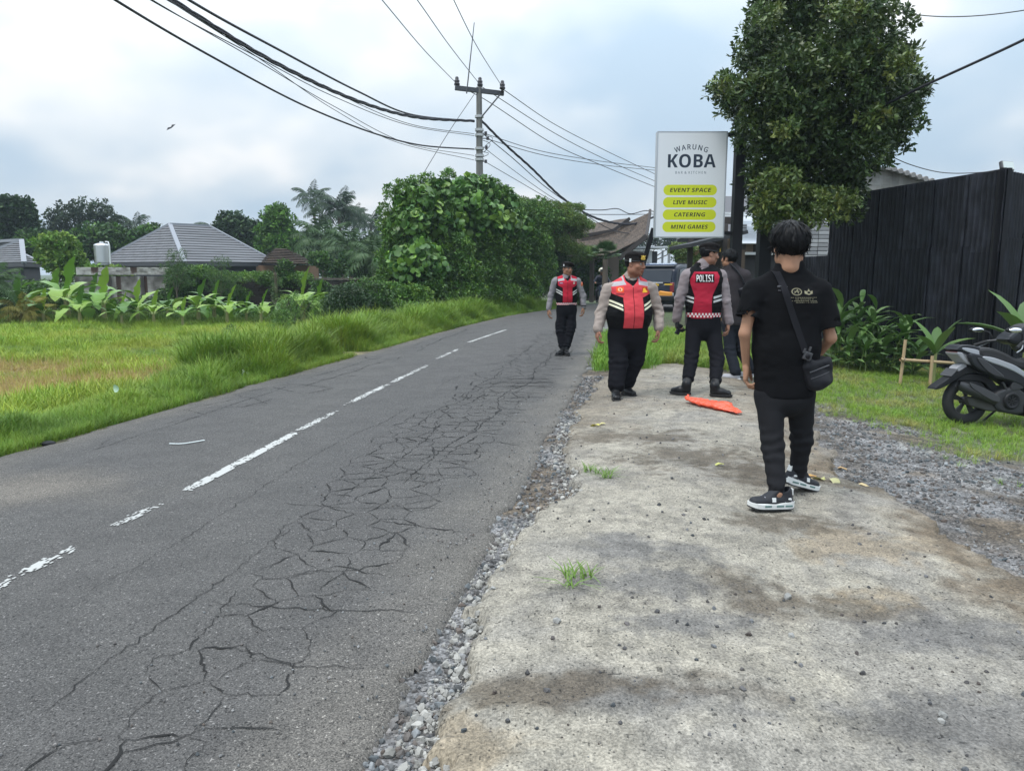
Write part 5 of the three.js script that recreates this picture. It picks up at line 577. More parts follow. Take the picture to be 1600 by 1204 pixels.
// thin saplings and the vine-wrapped post in front of the wall
for (const [px, D, top, label, s] of [[276, 28, 385, 'slender feathery sapling standing in front of the large grey roof', 1], [345, 29, 398, 'feathery sapling before the right-hand slope of the grey roof', 2]]) tree('sapling', label, 'sapling', D, [[px, top + 14, 16, 12], [px - 8, top + 30, 20, 10], [px + 12, top + 36, 18, 10], [px - 4, top + 50, 22, 12], [px + 14, top + 54, 18, 10]], { col: [[0.075, 0.15, 0.035], [0.06, 0.12, 0.03]], n: 0.5, scale: 0.5, geo: CL.fine, r: 0.035, seed: s });
bush('climbing_vine', 'leafy vine hanging over the brick wall below the large grey roof', 'vine', [[285, 440, 26, 26, 30.3, 600, [G.mid, G.dark]], [260, 470, 20, 20, 30, 300, [G.dark, G.mid]], [310, 425, 26, 10, 30.6, 260, [G.light, G.mid]], [380, 432, 60, 7, 31, 420, [G.mid, G.light]], [350, 450, 18, 20, 30.6, 240, [G.mid, G.dark]], [375, 470, 16, 24, 30, 240, [G.mid, G.dark]]], { seed: 15, scale: 0.75, geo: CL.oval });
bush('climbing_vine', 'mound of creeper on top of the brick wall right of the grey roof', 'vine', [[445, 425, 14, 18, 30.5, 300, [G.mid, G.dark]], [460, 436, 30, 12, 30.8, 300, [G.light, G.mid]], [420, 436, 22, 9, 30.6, 220, [G.mid]], [500, 452, 16, 14, 29, 200, [G.dark, G.mid]]], { seed: 16, scale: 0.7, geo: CL.oval });
{ const b = at(432, 500, 25); b.y = groundY(b.x, 25); const t = thing('vine_wrapped_post', 'thin wooden post wrapped in dark creeper between the banana plants', 'post', b), r = rng(8), list = []; part('post', tube([V(0, -0.2, 0), V(0.03, 0.9, 0), V(0.02, 1.75, 0)], 0.05, 8, 7), M_BARK, t); for (let i = 0; i < 22; i++) spray(list, r, b.clone().add(V((r() - 0.5) * 0.24, i * 0.08, (r() - 0.5) * 0.2)), V(0.16, 0.13, 0.16), 9, [G.mid, G.dark, G.olive], 0.55); crown(t, 'creeper', CL.fine, M_LEAF2, list); }
bush('tall_weeds', 'tall leafy weeds right of the vine-wrapped post', 'weeds', [[455, 480, 22, 24, 23.5, 300, [G.light, G.mid]], [440, 500, 20, 16, 22.5, 200, [G.mid, G.light]], [360, 520, 8, 14, 19, 60, [G.mid]], [500, 480, 16, 18, 23.5, 160, [G.light]]], { seed: 18, scale: 0.6, geo: CL.fine });
bush('undergrowth', 'dark green undergrowth between the banana plants and the wall', 'undergrowth', [[60, 460, 60, 22, 28, 700, [G.mid, G.dark]], [150, 480, 50, 16, 28, 460, [G.mid, G.dark, G.light]], [230, 480, 40, 16, 28, 340, [G.dark, G.mid]], [20, 480, 40, 20, 27.5, 400, [G.dark]], [320, 490, 50, 10, 28, 260, [G.mid, G.light]], [410, 490, 40, 12, 27, 260, [G.mid, G.light]], [500, 478, 34, 14, 26, 260, [G.mid, G.light]]], { seed: 19, scale: 0.75, geo: CL.oval });

// --- the tree over the gate on the right: dense small glossy leaves
{
  const D = 13, b0 = at(1234, 560, D), t = thing('street_tree', 'dense small-leaved tree with a tall narrow crown behind the signboard post', 'tree', V(b0.x, groundY(b0.x, D), b0.z)), r = rng(31), list = [], young = [];
  const B = [[1290, 40, 90, 70], [1228, 32, 58, 46], [1358, 60, 54, 60], [1190, 40, 26, 28], [1175, 85, 24, 24], [1200, 95, 40, 40], [1280, 120, 100, 60], [1390, 130, 48, 50], [1132, 140, 24, 24], [1152, 165, 18, 16], [1190, 150, 30, 34], [1330, 170, 90, 60], [1240, 190, 66, 60], [1395, 185, 40, 40], [1420, 150, 22, 30], [1180, 210, 30, 34], [1290, 235, 90, 50], [1352, 235, 36, 34], [1210, 260, 42, 40], [1280, 285, 60, 36], [1325, 272, 24, 24], [1190, 300, 24, 28], [1240, 320, 50, 30], [1280, 322, 36, 22], [1200, 338, 24, 22], [1320, 318, 22, 18], [1285, -50, 70, 50], [1340, -30, 46, 46], [1222, -28, 30, 24]];
  for (const [x, y, rx, ry] of B) { const s = D / F, dd = (r() - 0.5) * 1.6, c = at(x, y, D + dd); spray(list, r, c, V(rx * s, ry * s, Math.min(rx, 70) * s * 0.95), Math.round(rx * ry * 0.1), [[0.045, 0.08, 0.022], [0.06, 0.1, 0.024], [0.08, 0.125, 0.028]], 0.8, { seed: x }); }
  for (const [x, y, rx, ry] of [[1205, 20, 20, 14], [1345, 85, 28, 14], [1410, 95, 20, 20], [1132, 135, 18, 14], [1370, 185, 24, 16], [1230, 205, 20, 12], [1220, 290, 30, 26], [1245, 315, 40, 20], [1310, 312, 30, 16], [1195, 300, 18, 24], [1280, 335, 40, 14], [1200, 338, 24, 16], [1280, 90, 40, 16], [1320, 15, 30, 12]]) { const s = D / F, c = at(x, y, D - 0.9 - r() * 0.4); spray(young, r, c, V(rx * s, ry * s, rx * s * 0.5), Math.round(rx * ry * 0.08), [[0.11, 0.165, 0.032], [0.085, 0.135, 0.028], [0.15, 0.19, 0.04]], 0.78, { seed: x }); }
  for (let i = 0; i < 60; i++) { const b = B[Math.floor(r() * B.length)], a = r() * 6.28, s = D / F; spray(list, r, at(b[0] + Math.cos(a) * b[2] * 1.06, b[1] + Math.sin(a) * b[3] * 1.06, D + (r() - 0.5)), V(13 * s, 11 * s, 13 * s), 9, [[0.042, 0.072, 0.02], [0.055, 0.09, 0.022]], 0.85, { seed: i }); }
  crown(t, 'crown', CL.oval, M_LEAF2, list); crown(t, 'young_shoots', CL.oval, M_LEAF2, young, 'lighter yellow-green new shoots');
  const q = (x, y, dd = 0) => at(x, y, D + dd).sub(t.position); part('trunk', tube([V(0, -0.1, 0), q(1238, 380), q(1250, 250), q(1270, 90)], (s) => lerp(0.13, 0.03, s), 16, 9), M_BARK, t);
  for (const [a, c] of [[[1240, 372], [1200, 345]], [[1240, 372], [1285, 350]], [[1246, 300], [1345, 240]], [[1246, 290], [1180, 210]], [[1250, 230], [1132, 145]], [[1255, 200], [1400, 130]], [[1262, 140], [1190, 50]], [[1265, 120], [1370, 30]]]) part('branch', tube([q(...a), q((a[0] + c[0]) / 2, (a[1] + c[1]) / 2 - 8, -0.3), q(...c, (r() - 0.5) * 1.2)], 0.035, 8, 6, 0.35), M_BARK, t);
}
// --- leafy ginger plants at the foot of the fence: each leaf a part
{
  const mats = [leafMat(0.085, 0.165, 0.045, 0.3, { roughness: 0.5 }), leafMat(0.12, 0.23, 0.055, 0.35, { roughness: 0.5 }), leafMat(0.16, 0.26, 0.08, 0.3, { roughness: 0.5 })], r = rng(41);
  const spots = [[1305, 575, 1.28, 'ginger plant closest behind the man in the black T-shirt'], [1330, 570, 1.35, 'tall ginger plant with a crowd of upright leaves at the left of the fence bed'], [1352, 578, 1.25, 'second tall ginger plant from the left in the fence bed'], [1378, 574, 1.2, 'ginger plant with a tall pale shoot in the middle of the fence bed'], [1395, 584, 1.0, 'ginger plant with wide bent leaves left of the bamboo stake'], [1372, 590, 0.75, 'low ginger plant in front of the tall ones'], [1345, 592, 0.7, 'low leafy plant at the front left of the fence bed'], [1425, 590, 0.7, 'low leafy plant right behind the bamboo stake'], [1318, 588, 0.8, 'low plant beside the elbow of the man in the black T-shirt']];
  const grow = (px, py, hgt, label, n, name = 'ginger_plant') => { const D = 11.2 + (600 - py) * 0.03, b = at(px, py, D); b.y = groundY(b.x, D); const t = thing(name, label, 'plant', b, 0, 'plants in the bed along the black fence');
    for (let s = 0; s < n; s++) { const a = r() * 6.28, l = 0.12 + r() * 0.3, h = hgt * (0.65 + r() * 0.4), o = V((r() - 0.5) * 0.2, 0, (r() - 0.5) * 0.2), tip = V(o.x + Math.cos(a) * l * h * 0.6, h * 0.75, o.z + Math.sin(a) * l * h * 0.6), st = part('stem', tube([o, o.clone().lerp(tip, 0.5).add(V(0, h * 0.05, 0)), tip], 0.011, 6, 5, 0.5), M_STEM, t);
      const k = Math.max(5, Math.round(h * 7)); for (let i = 0; i < k; i++) { const q = (i + 1) / k, p = o.clone().lerp(tip, q), b2 = a + (i % 2 ? 1.57 : -1.57) + (r() - 0.5) * 1.1, el = 0.5 + 0.55 * q + (r() - 0.5) * 0.4, m = part('leaf', LEAF.lance, mats[Math.floor(r() * 3)], st); m.position.copy(p); m.rotation.set(Math.PI / 2 - el, b2, 0, 'YXZ'); m.scale.setScalar(1.05 + r() * 0.55); } } };
  for (const [px, py, h, label] of spots) grow(px, py, h, label, h > 0.9 ? 5 : 4);
  // young plantain by the bamboo rail and one behind the scooter
  for (const [px, py, D, h, label, n] of [[1457, 604, 10.7, 1.0, 'young plantain with spear-shaped leaves behind the bamboo rail', 6], [1600, 560, 10.4, 1.5, 'large-leaved plant at the right edge behind the scooter', 7]]) { const b = at(px, py, D); b.y = groundY(b.x, D); const t = thing('plantain', label, 'plant', b), q = tube([V(0, -0.03, 0), V(0.01, h * 0.45, 0)], 0.03, 6, 7, 0.7); part('stem', q, mat(0.25, 0.27, 0.1, 0.7), t); for (let i = 0; i < n; i++) { const el = 1.35 - i * 0.13, a = i * 2.6 + 1.1, g = leafShape(h * 0.62, h * 0.14, 0.3, 0.4, 6, 1, 0.3), m = part('leaf', g, mats[i % 3], t); m.position.set(0, h * 0.42, 0); m.rotation.set(Math.PI / 2 - el, a, 0, 'YXZ'); } }
}
// ---------------------------------------------------------------- people: distance fields joined smoothly and meshed
class Field {
  constructor(min, max, cell) { this.min = min; this.cell = cell; this.n = [0, 1, 2].map((i) => Math.ceil((max.getComponent(i) - min.getComponent(i)) / cell) + 1); this.d = new Float32Array(this.n[0] * this.n[1] * this.n[2]).fill(1e3); }
  each(lo, hi, fn) { const { min, cell, n, d } = this, a = [0, 1, 2].map((i) => Math.max(0, Math.floor((lo.getComponent(i) - min.getComponent(i)) / cell))), b = [0, 1, 2].map((i) => Math.min(n[i] - 1, Math.ceil((hi.getComponent(i) - min.getComponent(i)) / cell))); for (let k = a[2]; k <= b[2]; k++) for (let j = a[1]; j <= b[1]; j++) for (let i = a[0]; i <= b[0]; i++) { const o = (k * n[1] + j) * n[0] + i; d[o] = fn(min.x + i * cell, min.y + j * cell, min.z + k * cell, d[o]); } }
  static smin(a, b, k) { if (a > 500) return b; const h = Math.max(k - Math.abs(a - b), 0) / k; return Math.min(a, b) - h * h * k * 0.25; }
  add(p, k = 0.02) { const m = k + this.cell * 3, lo = p.lo.clone().subScalar(m), hi = p.hi.clone().addScalar(m); this.each(lo, hi, (x, y, z, o) => Field.smin(o, p.f(x, y, z), k)); return this; }
  sub(p, k = 0.01) { const m = k + this.cell * 3; this.each(p.lo.clone().subScalar(m), p.hi.clone().addScalar(m), (x, y, z, o) => -Field.smin(-o, p.f(x, y, z), k)); return this; }
  cut(fn) { this.each(this.min, this.min.clone().addScalar(1e3), (x, y, z, o) => Math.max(o, fn(x, y, z))); return this; }
  warp(fn) { this.each(this.min, this.min.clone().addScalar(1e3), (x, y, z, o) => (Math.abs(o) < 0.06 ? o + fn(x, y, z) : o)); return this; }
  mesh(color) { // surface nets
    const { n, d, min, cell } = this, [nx, ny, nz] = n, id = new Int32Array(d.length).fill(-1), pos = [], idx = [], at3 = (i, j, k) => (k * ny + j) * nx + i;
    const C = [[0, 0, 0], [1, 0, 0], [0, 1, 0], [1, 1, 0], [0, 0, 1], [1, 0, 1], [0, 1, 1], [1, 1, 1]], E = [[0, 1], [2, 3], [4, 5], [6, 7], [0, 2], [1, 3], [4, 6], [5, 7], [0, 4], [1, 5], [2, 6], [3, 7]], v = new Array(8);
    for (let k = 0; k < nz - 1; k++) for (let j = 0; j < ny - 1; j++) for (let i = 0; i < nx - 1; i++) { let m = 0; for (let c = 0; c < 8; c++) { v[c] = d[at3(i + C[c][0], j + C[c][1], k + C[c][2])]; if (v[c] < 0) m++; } if (m === 0 || m === 8) continue; let sx = 0, sy = 0, sz = 0, q = 0; for (const [a, b] of E) if ((v[a] < 0) !== (v[b] < 0)) { const t = v[a] / (v[a] - v[b]); sx += lerp(C[a][0], C[b][0], t); sy += lerp(C[a][1], C[b][1], t); sz += lerp(C[a][2], C[b][2], t); q++; } id[at3(i, j, k)] = pos.length / 3; pos.push(min.x + (i + sx / q) * cell, min.y + (j + sy / q) * cell, min.z + (k + sz / q) * cell); }
    for (let k = 1; k < nz - 1; k++) for (let j = 1; j < ny - 1; j++) for (let i = 1; i < nx - 1; i++) { const o = d[at3(i, j, k)] < 0; const quad = (a, b, c, e, f) => { if (a < 0 || b < 0 || c < 0 || e < 0) return; if (f) idx.push(a, b, c, a, c, e); else idx.push(a, c, b, a, e, c); };
      if (o !== d[at3(i + 1, j, k)] < 0) quad(id[at3(i, j - 1, k - 1)], id[at3(i, j, k - 1)], id[at3(i, j, k)], id[at3(i, j - 1, k)], o);
      if (o !== d[at3(i, j + 1, k)] < 0) quad(id[at3(i - 1, j, k - 1)], id[at3(i - 1, j, k)], id[at3(i, j, k)], id[at3(i, j, k - 1)], o);
      if (o !== d[at3(i, j, k + 1)] < 0) quad(id[at3(i - 1, j - 1, k)], id[at3(i, j - 1, k)], id[at3(i, j, k)], id[at3(i - 1, j, k)], o); }
    const g = geo(pos, idx); if (color) { const c = []; for (let i = 0; i < pos.length; i += 3) c.push(...color(pos[i], pos[i + 1], pos[i + 2])); g.setAttribute('color', new THREE.Float32BufferAttribute(c, 3)); } return g;
  }
}
const box3 = (r, ...ps) => { const lo = V(1e9, 1e9, 1e9), hi = V(-1e9, -1e9, -1e9); for (const p of ps) { lo.min(p); hi.max(p); } return { lo: lo.subScalar(r), hi: hi.addScalar(r) }; };
const cone = (a, b, ra, rb = ra) => { const ab = b.clone().sub(a), L = ab.lengthSq() || 1e-9; return { ...box3(Math.max(ra, rb), a, b), f: (x, y, z) => { const px = x - a.x, py = y - a.y, pz = z - a.z, t = clamp((px * ab.x + py * ab.y + pz * ab.z) / L), dx = px - ab.x * t, dy = py - ab.y * t, dz = pz - ab.z * t; return Math.sqrt(dx * dx + dy * dy + dz * dz) - lerp(ra, rb, t); } }; };
const ell = (c, r, q) => { const iq = q ? q.clone().invert() : null, v = V(), R = Math.max(r.x, r.y, r.z), m = Math.min(r.x, r.y, r.z); return { ...box3(R, c), f: (x, y, z) => { v.set(x - c.x, y - c.y, z - c.z); if (iq) v.applyQuaternion(iq); const k0 = Math.hypot(v.x / r.x, v.y / r.y, v.z / r.z), k1 = Math.hypot(v.x / (r.x * r.x), v.y / (r.y * r.y), v.z / (r.z * r.z)); return k1 < 1e-6 ? -m : k0 * (k0 - 1) / k1; } }; };
const oval = (a, b, ra, rb, u) => { // tapered limb with an oval section: radii [across u, other]
  const ab = b.clone().sub(a), L2 = ab.lengthSq(), L = Math.sqrt(L2), ax = ab.clone().divideScalar(L), U = u.clone().addScaledVector(ax, -u.dot(ax)).normalize(), Wv = ax.clone().cross(U); return { ...box3(Math.max(...ra, ...rb), a, b), f: (x, y, z) => { const px = x - a.x, py = y - a.y, pz = z - a.z, s = px * ax.x + py * ax.y + pz * ax.z, t = clamp(s / L), e = s - t * L, ru = lerp(ra[0], rb[0], t), rw = lerp(ra[1], rb[1], t), du = px * U.x + py * U.y + pz * U.z, dw = px * Wv.x + py * Wv.y + pz * Wv.z, m = Math.min(ru, rw), k0 = Math.hypot(du / ru, dw / rw, e / m), k1 = Math.hypot(du / (ru * ru), dw / (rw * rw), e / (m * m)); return k1 < 1e-6 ? -m : k0 * (k0 - 1) / k1; } }; };

// hands: x towards the thumb, -y along the fingers, +z the palm side
const handCache = new Map();
function handGeo(curl, cell = 0.0032) {
  const key = curl + ':' + cell; if (handCache.has(key)) return handCache.get(key);
  const f = new Field(V(-0.07, -0.23, -0.04), V(0.09, 0.05, 0.11), cell), kn = [[0.031, -0.092, 0.044], [0.0105, -0.097, 0.049], [-0.0105, -0.094, 0.045], [-0.03, -0.086, 0.036]];
  f.add(oval(V(0, 0.045, 0), V(0, -0.012, 0), [0.03, 0.021], [0.029, 0.019], V(1, 0, 0)), 0.01);
  for (const [x, y] of kn) f.add(cone(V(x * 0.55, -0.01, 0), V(x, y + 0.006, 0.001), 0.0145, 0.0125), 0.014);
  f.add(ell(V(0.022, -0.035, 0.012), V(0.017, 0.032, 0.014)), 0.014).add(ell(V(-0.022, -0.045, 0.01), V(0.014, 0.034, 0.011)), 0.014);
  kn.forEach(([x, y, L], i) => { let p = V(x, y, 0), a = (0.28 + 0.06 * i) * curl; const side = x * 0.16; const R = [0.0098, 0.0102, 0.0096, 0.0084][i]; for (const [k, bend, r0, r1] of [[1, 0.55, 1, 0.93], [0.62, 0.45, 0.93, 0.86], [0.52, 0, 0.86, 0.72]]) { const q = p.clone().add(V(Math.sin(side) * L * k * 0.5, -Math.cos(a), Math.sin(a)).normalize().multiplyScalar(L * k)); f.add(cone(p, q, R * r0, R * r1), 0.0035); p = q; a += bend * curl; } });
  let t = V(0.024, -0.022, 0.008); for (const [q, r0, r1] of [[V(0.046, -0.05, 0.018), 0.0145, 0.012], [V(0.052, -0.08, 0.028), 0.0112, 0.0102], [V(0.05, -0.104, 0.034), 0.01, 0.0078]]) { f.add(cone(t, q, r0, r1), 0.006); t = q; }
  const g = f.mesh(); handCache.set(key, g); return g;
}
function placeHand(wrist, dir, thumb, palm, curl = 1, s = 1, cell) {
  const y = dir.clone().normalize().negate(), x = thumb.clone().addScaledVector(y, -thumb.dot(y)).normalize(), z = y.clone().cross(x).normalize(); z.copy(x.clone().cross(y)); if (z.dot(palm) < 0) z.negate();
  const g = handGeo(curl, cell).clone().applyMatrix4(new THREE.Matrix4().makeBasis(x, y, z).scale(V(s, s, s)).setPosition(wrist)); if (x.clone().cross(y).dot(z) < 0) { const i = g.index; for (let k = 0; k < i.count; k += 3) { const a = i.getX(k); i.setX(k, i.getX(k + 1)); i.setX(k + 1, a); } g.computeVertexNormals(); } return g;
}
// heads: +z the face, centre of the head at the origin
const SKIN = [0.30, 0.155, 0.095];
function headGeo(o, cell) {
  const f = new Field(V(-0.11, -0.19, -0.13), V(0.11, 0.14, 0.14), cell), w = o.fat ?? 1;
  f.add(ell(V(0, 0.032, -0.016), V(0.076, 0.086, 0.094)), 0.03).add(ell(V(0, -0.03, 0.022), V(0.064 * w, 0.078, 0.068)), 0.035).add(ell(V(0, -0.085, 0.038), V(0.044 * w, 0.026, 0.04)), 0.03).add(ell(V(0, -0.1, 0.066), V(0.02, 0.016, 0.016)), 0.02);
  for (const s of [-1, 1]) { f.add(ell(V(s * 0.04 * w, -0.022, 0.06), V(0.026 * w, 0.024, 0.022)), 0.022).add(ell(V(s * 0.056 * w, -0.066, 0.004), V(0.02 * w, 0.03, 0.034)), 0.03).add(cone(V(s * 0.012, 0.03, 0.084), V(s * 0.048, 0.03, 0.068), 0.011, 0.009), 0.014); }
  f.add(oval(V(0, -0.06, -0.024), V(0, -0.115, -0.026), [0.052 * w, 0.056], [0.053 * w, 0.056], V(1, 0, 0)), 0.03);
  for (const s of [-1, 1]) f.sub(ell(V(s * 0.031, 0.008, 0.096), V(0.021, 0.013, 0.017)), 0.014);
  f.add(cone(V(0, 0.02, 0.086), V(0, -0.024, 0.106), 0.0085, 0.0125), 0.012).add(ell(V(0, -0.029, 0.103), V(0.0135, 0.0105, 0.012)), 0.01); for (const s of [-1, 1]) f.add(ell(V(s * 0.0135, -0.033, 0.093), V(0.0095, 0.009, 0.011)), 0.008);
  f.add(ell(V(0, -0.06, 0.08), V(0.027, 0.012, 0.014)), 0.014).add(ell(V(0, -0.0575, 0.092), V(0.022, 0.0055, 0.008)), 0.006).add(ell(V(0, -0.069, 0.09), V(0.019, 0.0065, 0.008)), 0.006).sub(ell(V(0, -0.0632, 0.101), V(0.023, 0.0016, 0.008)), 0.004);
  for (const s of [-1, 1]) { f.add(ell(V(s * 0.077, 0.0, -0.012), V(0.009, 0.033, 0.02), new THREE.Quaternion().setFromEuler(new THREE.Euler(-0.15, s * 0.35, s * 0.1))), 0.008).sub(ell(V(s * 0.086, 0.003, -0.004), V(0.006, 0.018, 0.009)), 0.005); }
  const sk = o.skin ?? SKIN; return f.mesh((x, y, z) => { let c = sk; const lip = sst(1.25, 0.8, Math.hypot(x / 0.025, (y + 0.0635) / 0.0115)) * (z > 0.07); c = mix3(c, [sk[0] * 0.78, sk[1] * 0.52, sk[2] * 0.55], lip); const brow = sst(1.2, 0.7, Math.hypot((Math.abs(x) - 0.032) / 0.021, (y - 0.03 - (Math.abs(x) - 0.03) * 0.05) / 0.0055)) * (z > 0.05); c = mix3(c, [0.012, 0.01, 0.009], brow * 0.92); const lid = sst(1.3, 0.9, Math.hypot((Math.abs(x) - 0.031) / 0.02, (y - 0.009) / 0.011)) * (z > 0.05); c = mix3(c, [sk[0] * 0.6, sk[1] * 0.55, sk[2] * 0.55], lid * 0.5); const m = 0.92 + 0.16 * fbm(x * 30 + 5, y * 30, z * 30); return [c[0] * m, c[1] * m, c[2] * m]; });
}
function hairGeo(o, cell) { const f = new Field(V(-0.13, -0.14, -0.15), V(0.13, 0.16, 0.14), cell); f.add(ell(V(0, 0.036, -0.02), V(0.087, 0.097, 0.105).multiplyScalar(o.vol ?? 1)), 0.02); if (o.bulk) f.add(ell(V(0, 0.062, -0.012), V(0.1, 0.078, 0.1)), 0.03).add(ell(V(0.012, 0.1, 0.0), V(0.06, 0.045, 0.07)), 0.02); const line = o.line ?? 0.06; f.cut((x, y, z) => Math.max(-(y + (o.nape ?? 0.075) - sst(-0.06, 0.06, z) * 0.09), (z - 0.035 - sst(line - 0.03, line + 0.03, y) * 0.13) * 0.8)); for (const s of [-1, 1]) f.sub(ell(V(s * 0.09, -0.004, -0.006), V(0.03, 0.03, 0.03)), 0.012); f.warp((x, y, z) => (vn(Math.atan2(x, z) * 15, y * 9, 4) - 0.5) * 0.008 + (vn(x * 110, y * 40, z * 110) - 0.5) * 0.006); const g = f.mesh(); if (!o.strands) return g; const r = rng(17), p = g.attributes.position, n = g.attributes.normal, whorl = V(0.01, 0.16, -0.03), list = [g], pos = [], idx = []; for (let i = 0; i < o.strands; i++) { const k = Math.floor(r() * p.count), a = V().fromBufferAttribute(p, k), nn = V().fromBufferAttribute(n, k); if (a.y < -0.02 && nn.y < -0.4) continue; const t = a.clone().sub(whorl).add(V((r() - 0.5) * 0.05, -0.03, (r() - 0.5) * 0.05)); t.addScaledVector(nn, -t.dot(nn)).normalize(); const sd = t.clone().cross(nn).normalize(), L = 0.03 + r() * 0.03, up = 0.002 + r() * r() * 0.007, w = 0.0016 + r() * 0.0022, b = pos.length / 3; for (const [s, h, q] of [[0, -0.002, 1], [0.4, 0.7, 1], [0.75, 1, 0.7], [1, 0.9, 0.1]]) { const c = a.clone().addScaledVector(t, L * s).addScaledVector(nn, up * h - 0.5 * s * s * L * L / 0.1); pos.push(c.x + sd.x * w * q, c.y + sd.y * w * q, c.z + sd.z * w * q, c.x - sd.x * w * q, c.y - sd.y * w * q, c.z - sd.z * w * q); } for (let j = 0; j < 3; j++) idx.push(b + j * 2, b + j * 2 + 1, b + j * 2 + 2, b + j * 2 + 1, b + j * 2 + 3, b + j * 2 + 2); } list.push(geo(pos, idx)); return join(list); }
const M_HAIR = new THREE.MeshPhysicalMaterial({ color: rgb(0.005, 0.0048, 0.0055), roughness: 0.5, specularIntensity: 0.35, side: THREE.DoubleSide }), M_EYE = new THREE.MeshPhysicalMaterial({ vertexColors: true, roughness: 0.5, specularIntensity: 0.4 }), M_SKIN = new THREE.MeshPhysicalMaterial({ vertexColors: true, roughness: 0.52, specularIntensity: 0.5 });
const EYEBALL = (() => { const g = new THREE.SphereGeometry(0.0118, 16, 12).toNonIndexed(), p = g.attributes.position, c = []; for (let i = 0; i < p.count; i++) { const a = Math.hypot(p.getX(i), p.getY(i)) / 0.0118, z = p.getZ(i); c.push(...(z > 0 && a < 0.5 ? [0.012, 0.008, 0.006] : [0.3, 0.27, 0.25])); } g.setAttribute('color', new THREE.Float32BufferAttribute(c, 3)); return g; })();
const headTurn = (yaw, pitch = 0, roll = 0) => new THREE.Quaternion().setFromEuler(new THREE.Euler(pitch, yaw, roll, 'YXZ'));
const colorAll = (g, c) => { const n = g.attributes.position.count, a = new Float32Array(n * 3); for (let i = 0; i < n; i++) a.set(c, i * 3); g.setAttribute('color', new THREE.BufferAttribute(a, 3)); return g; };

function planarUv(g, fr, wd, lo, hi, back) { // flat print from the front (left half) and back (right half) of a garment; fr = { o, u, w }
  const q = g.index ? g.toNonIndexed() : g, p = q.attributes.position, uv = new Float32Array(p.count * 2), n = q.attributes.normal; for (let i = 0; i < p.count; i += 3) { let s = 0; for (let k = 0; k < 3; k++) s += n.getX(i + k) * fr.w.x + n.getY(i + k) * fr.w.y + n.getZ(i + k) * fr.w.z; const front = s >= 0; for (let k = 0; k < 3; k++) { const j = i + k, x = p.getX(j) - fr.o.x, y = p.getY(j), z = p.getZ(j) - fr.o.z; let a = (x * fr.u.x + z * fr.u.z) / wd; if (!front) a = -a; uv[j * 2] = clamp(a * 0.5 + 0.5, 0.01, 0.99) * 0.5 + (front ? 0 : 0.5); uv[j * 2 + 1] = clamp((y - lo) / (hi - lo), 0.005, 0.995); } } q.setAttribute('uv', new THREE.BufferAttribute(uv, 2)); return q;
}
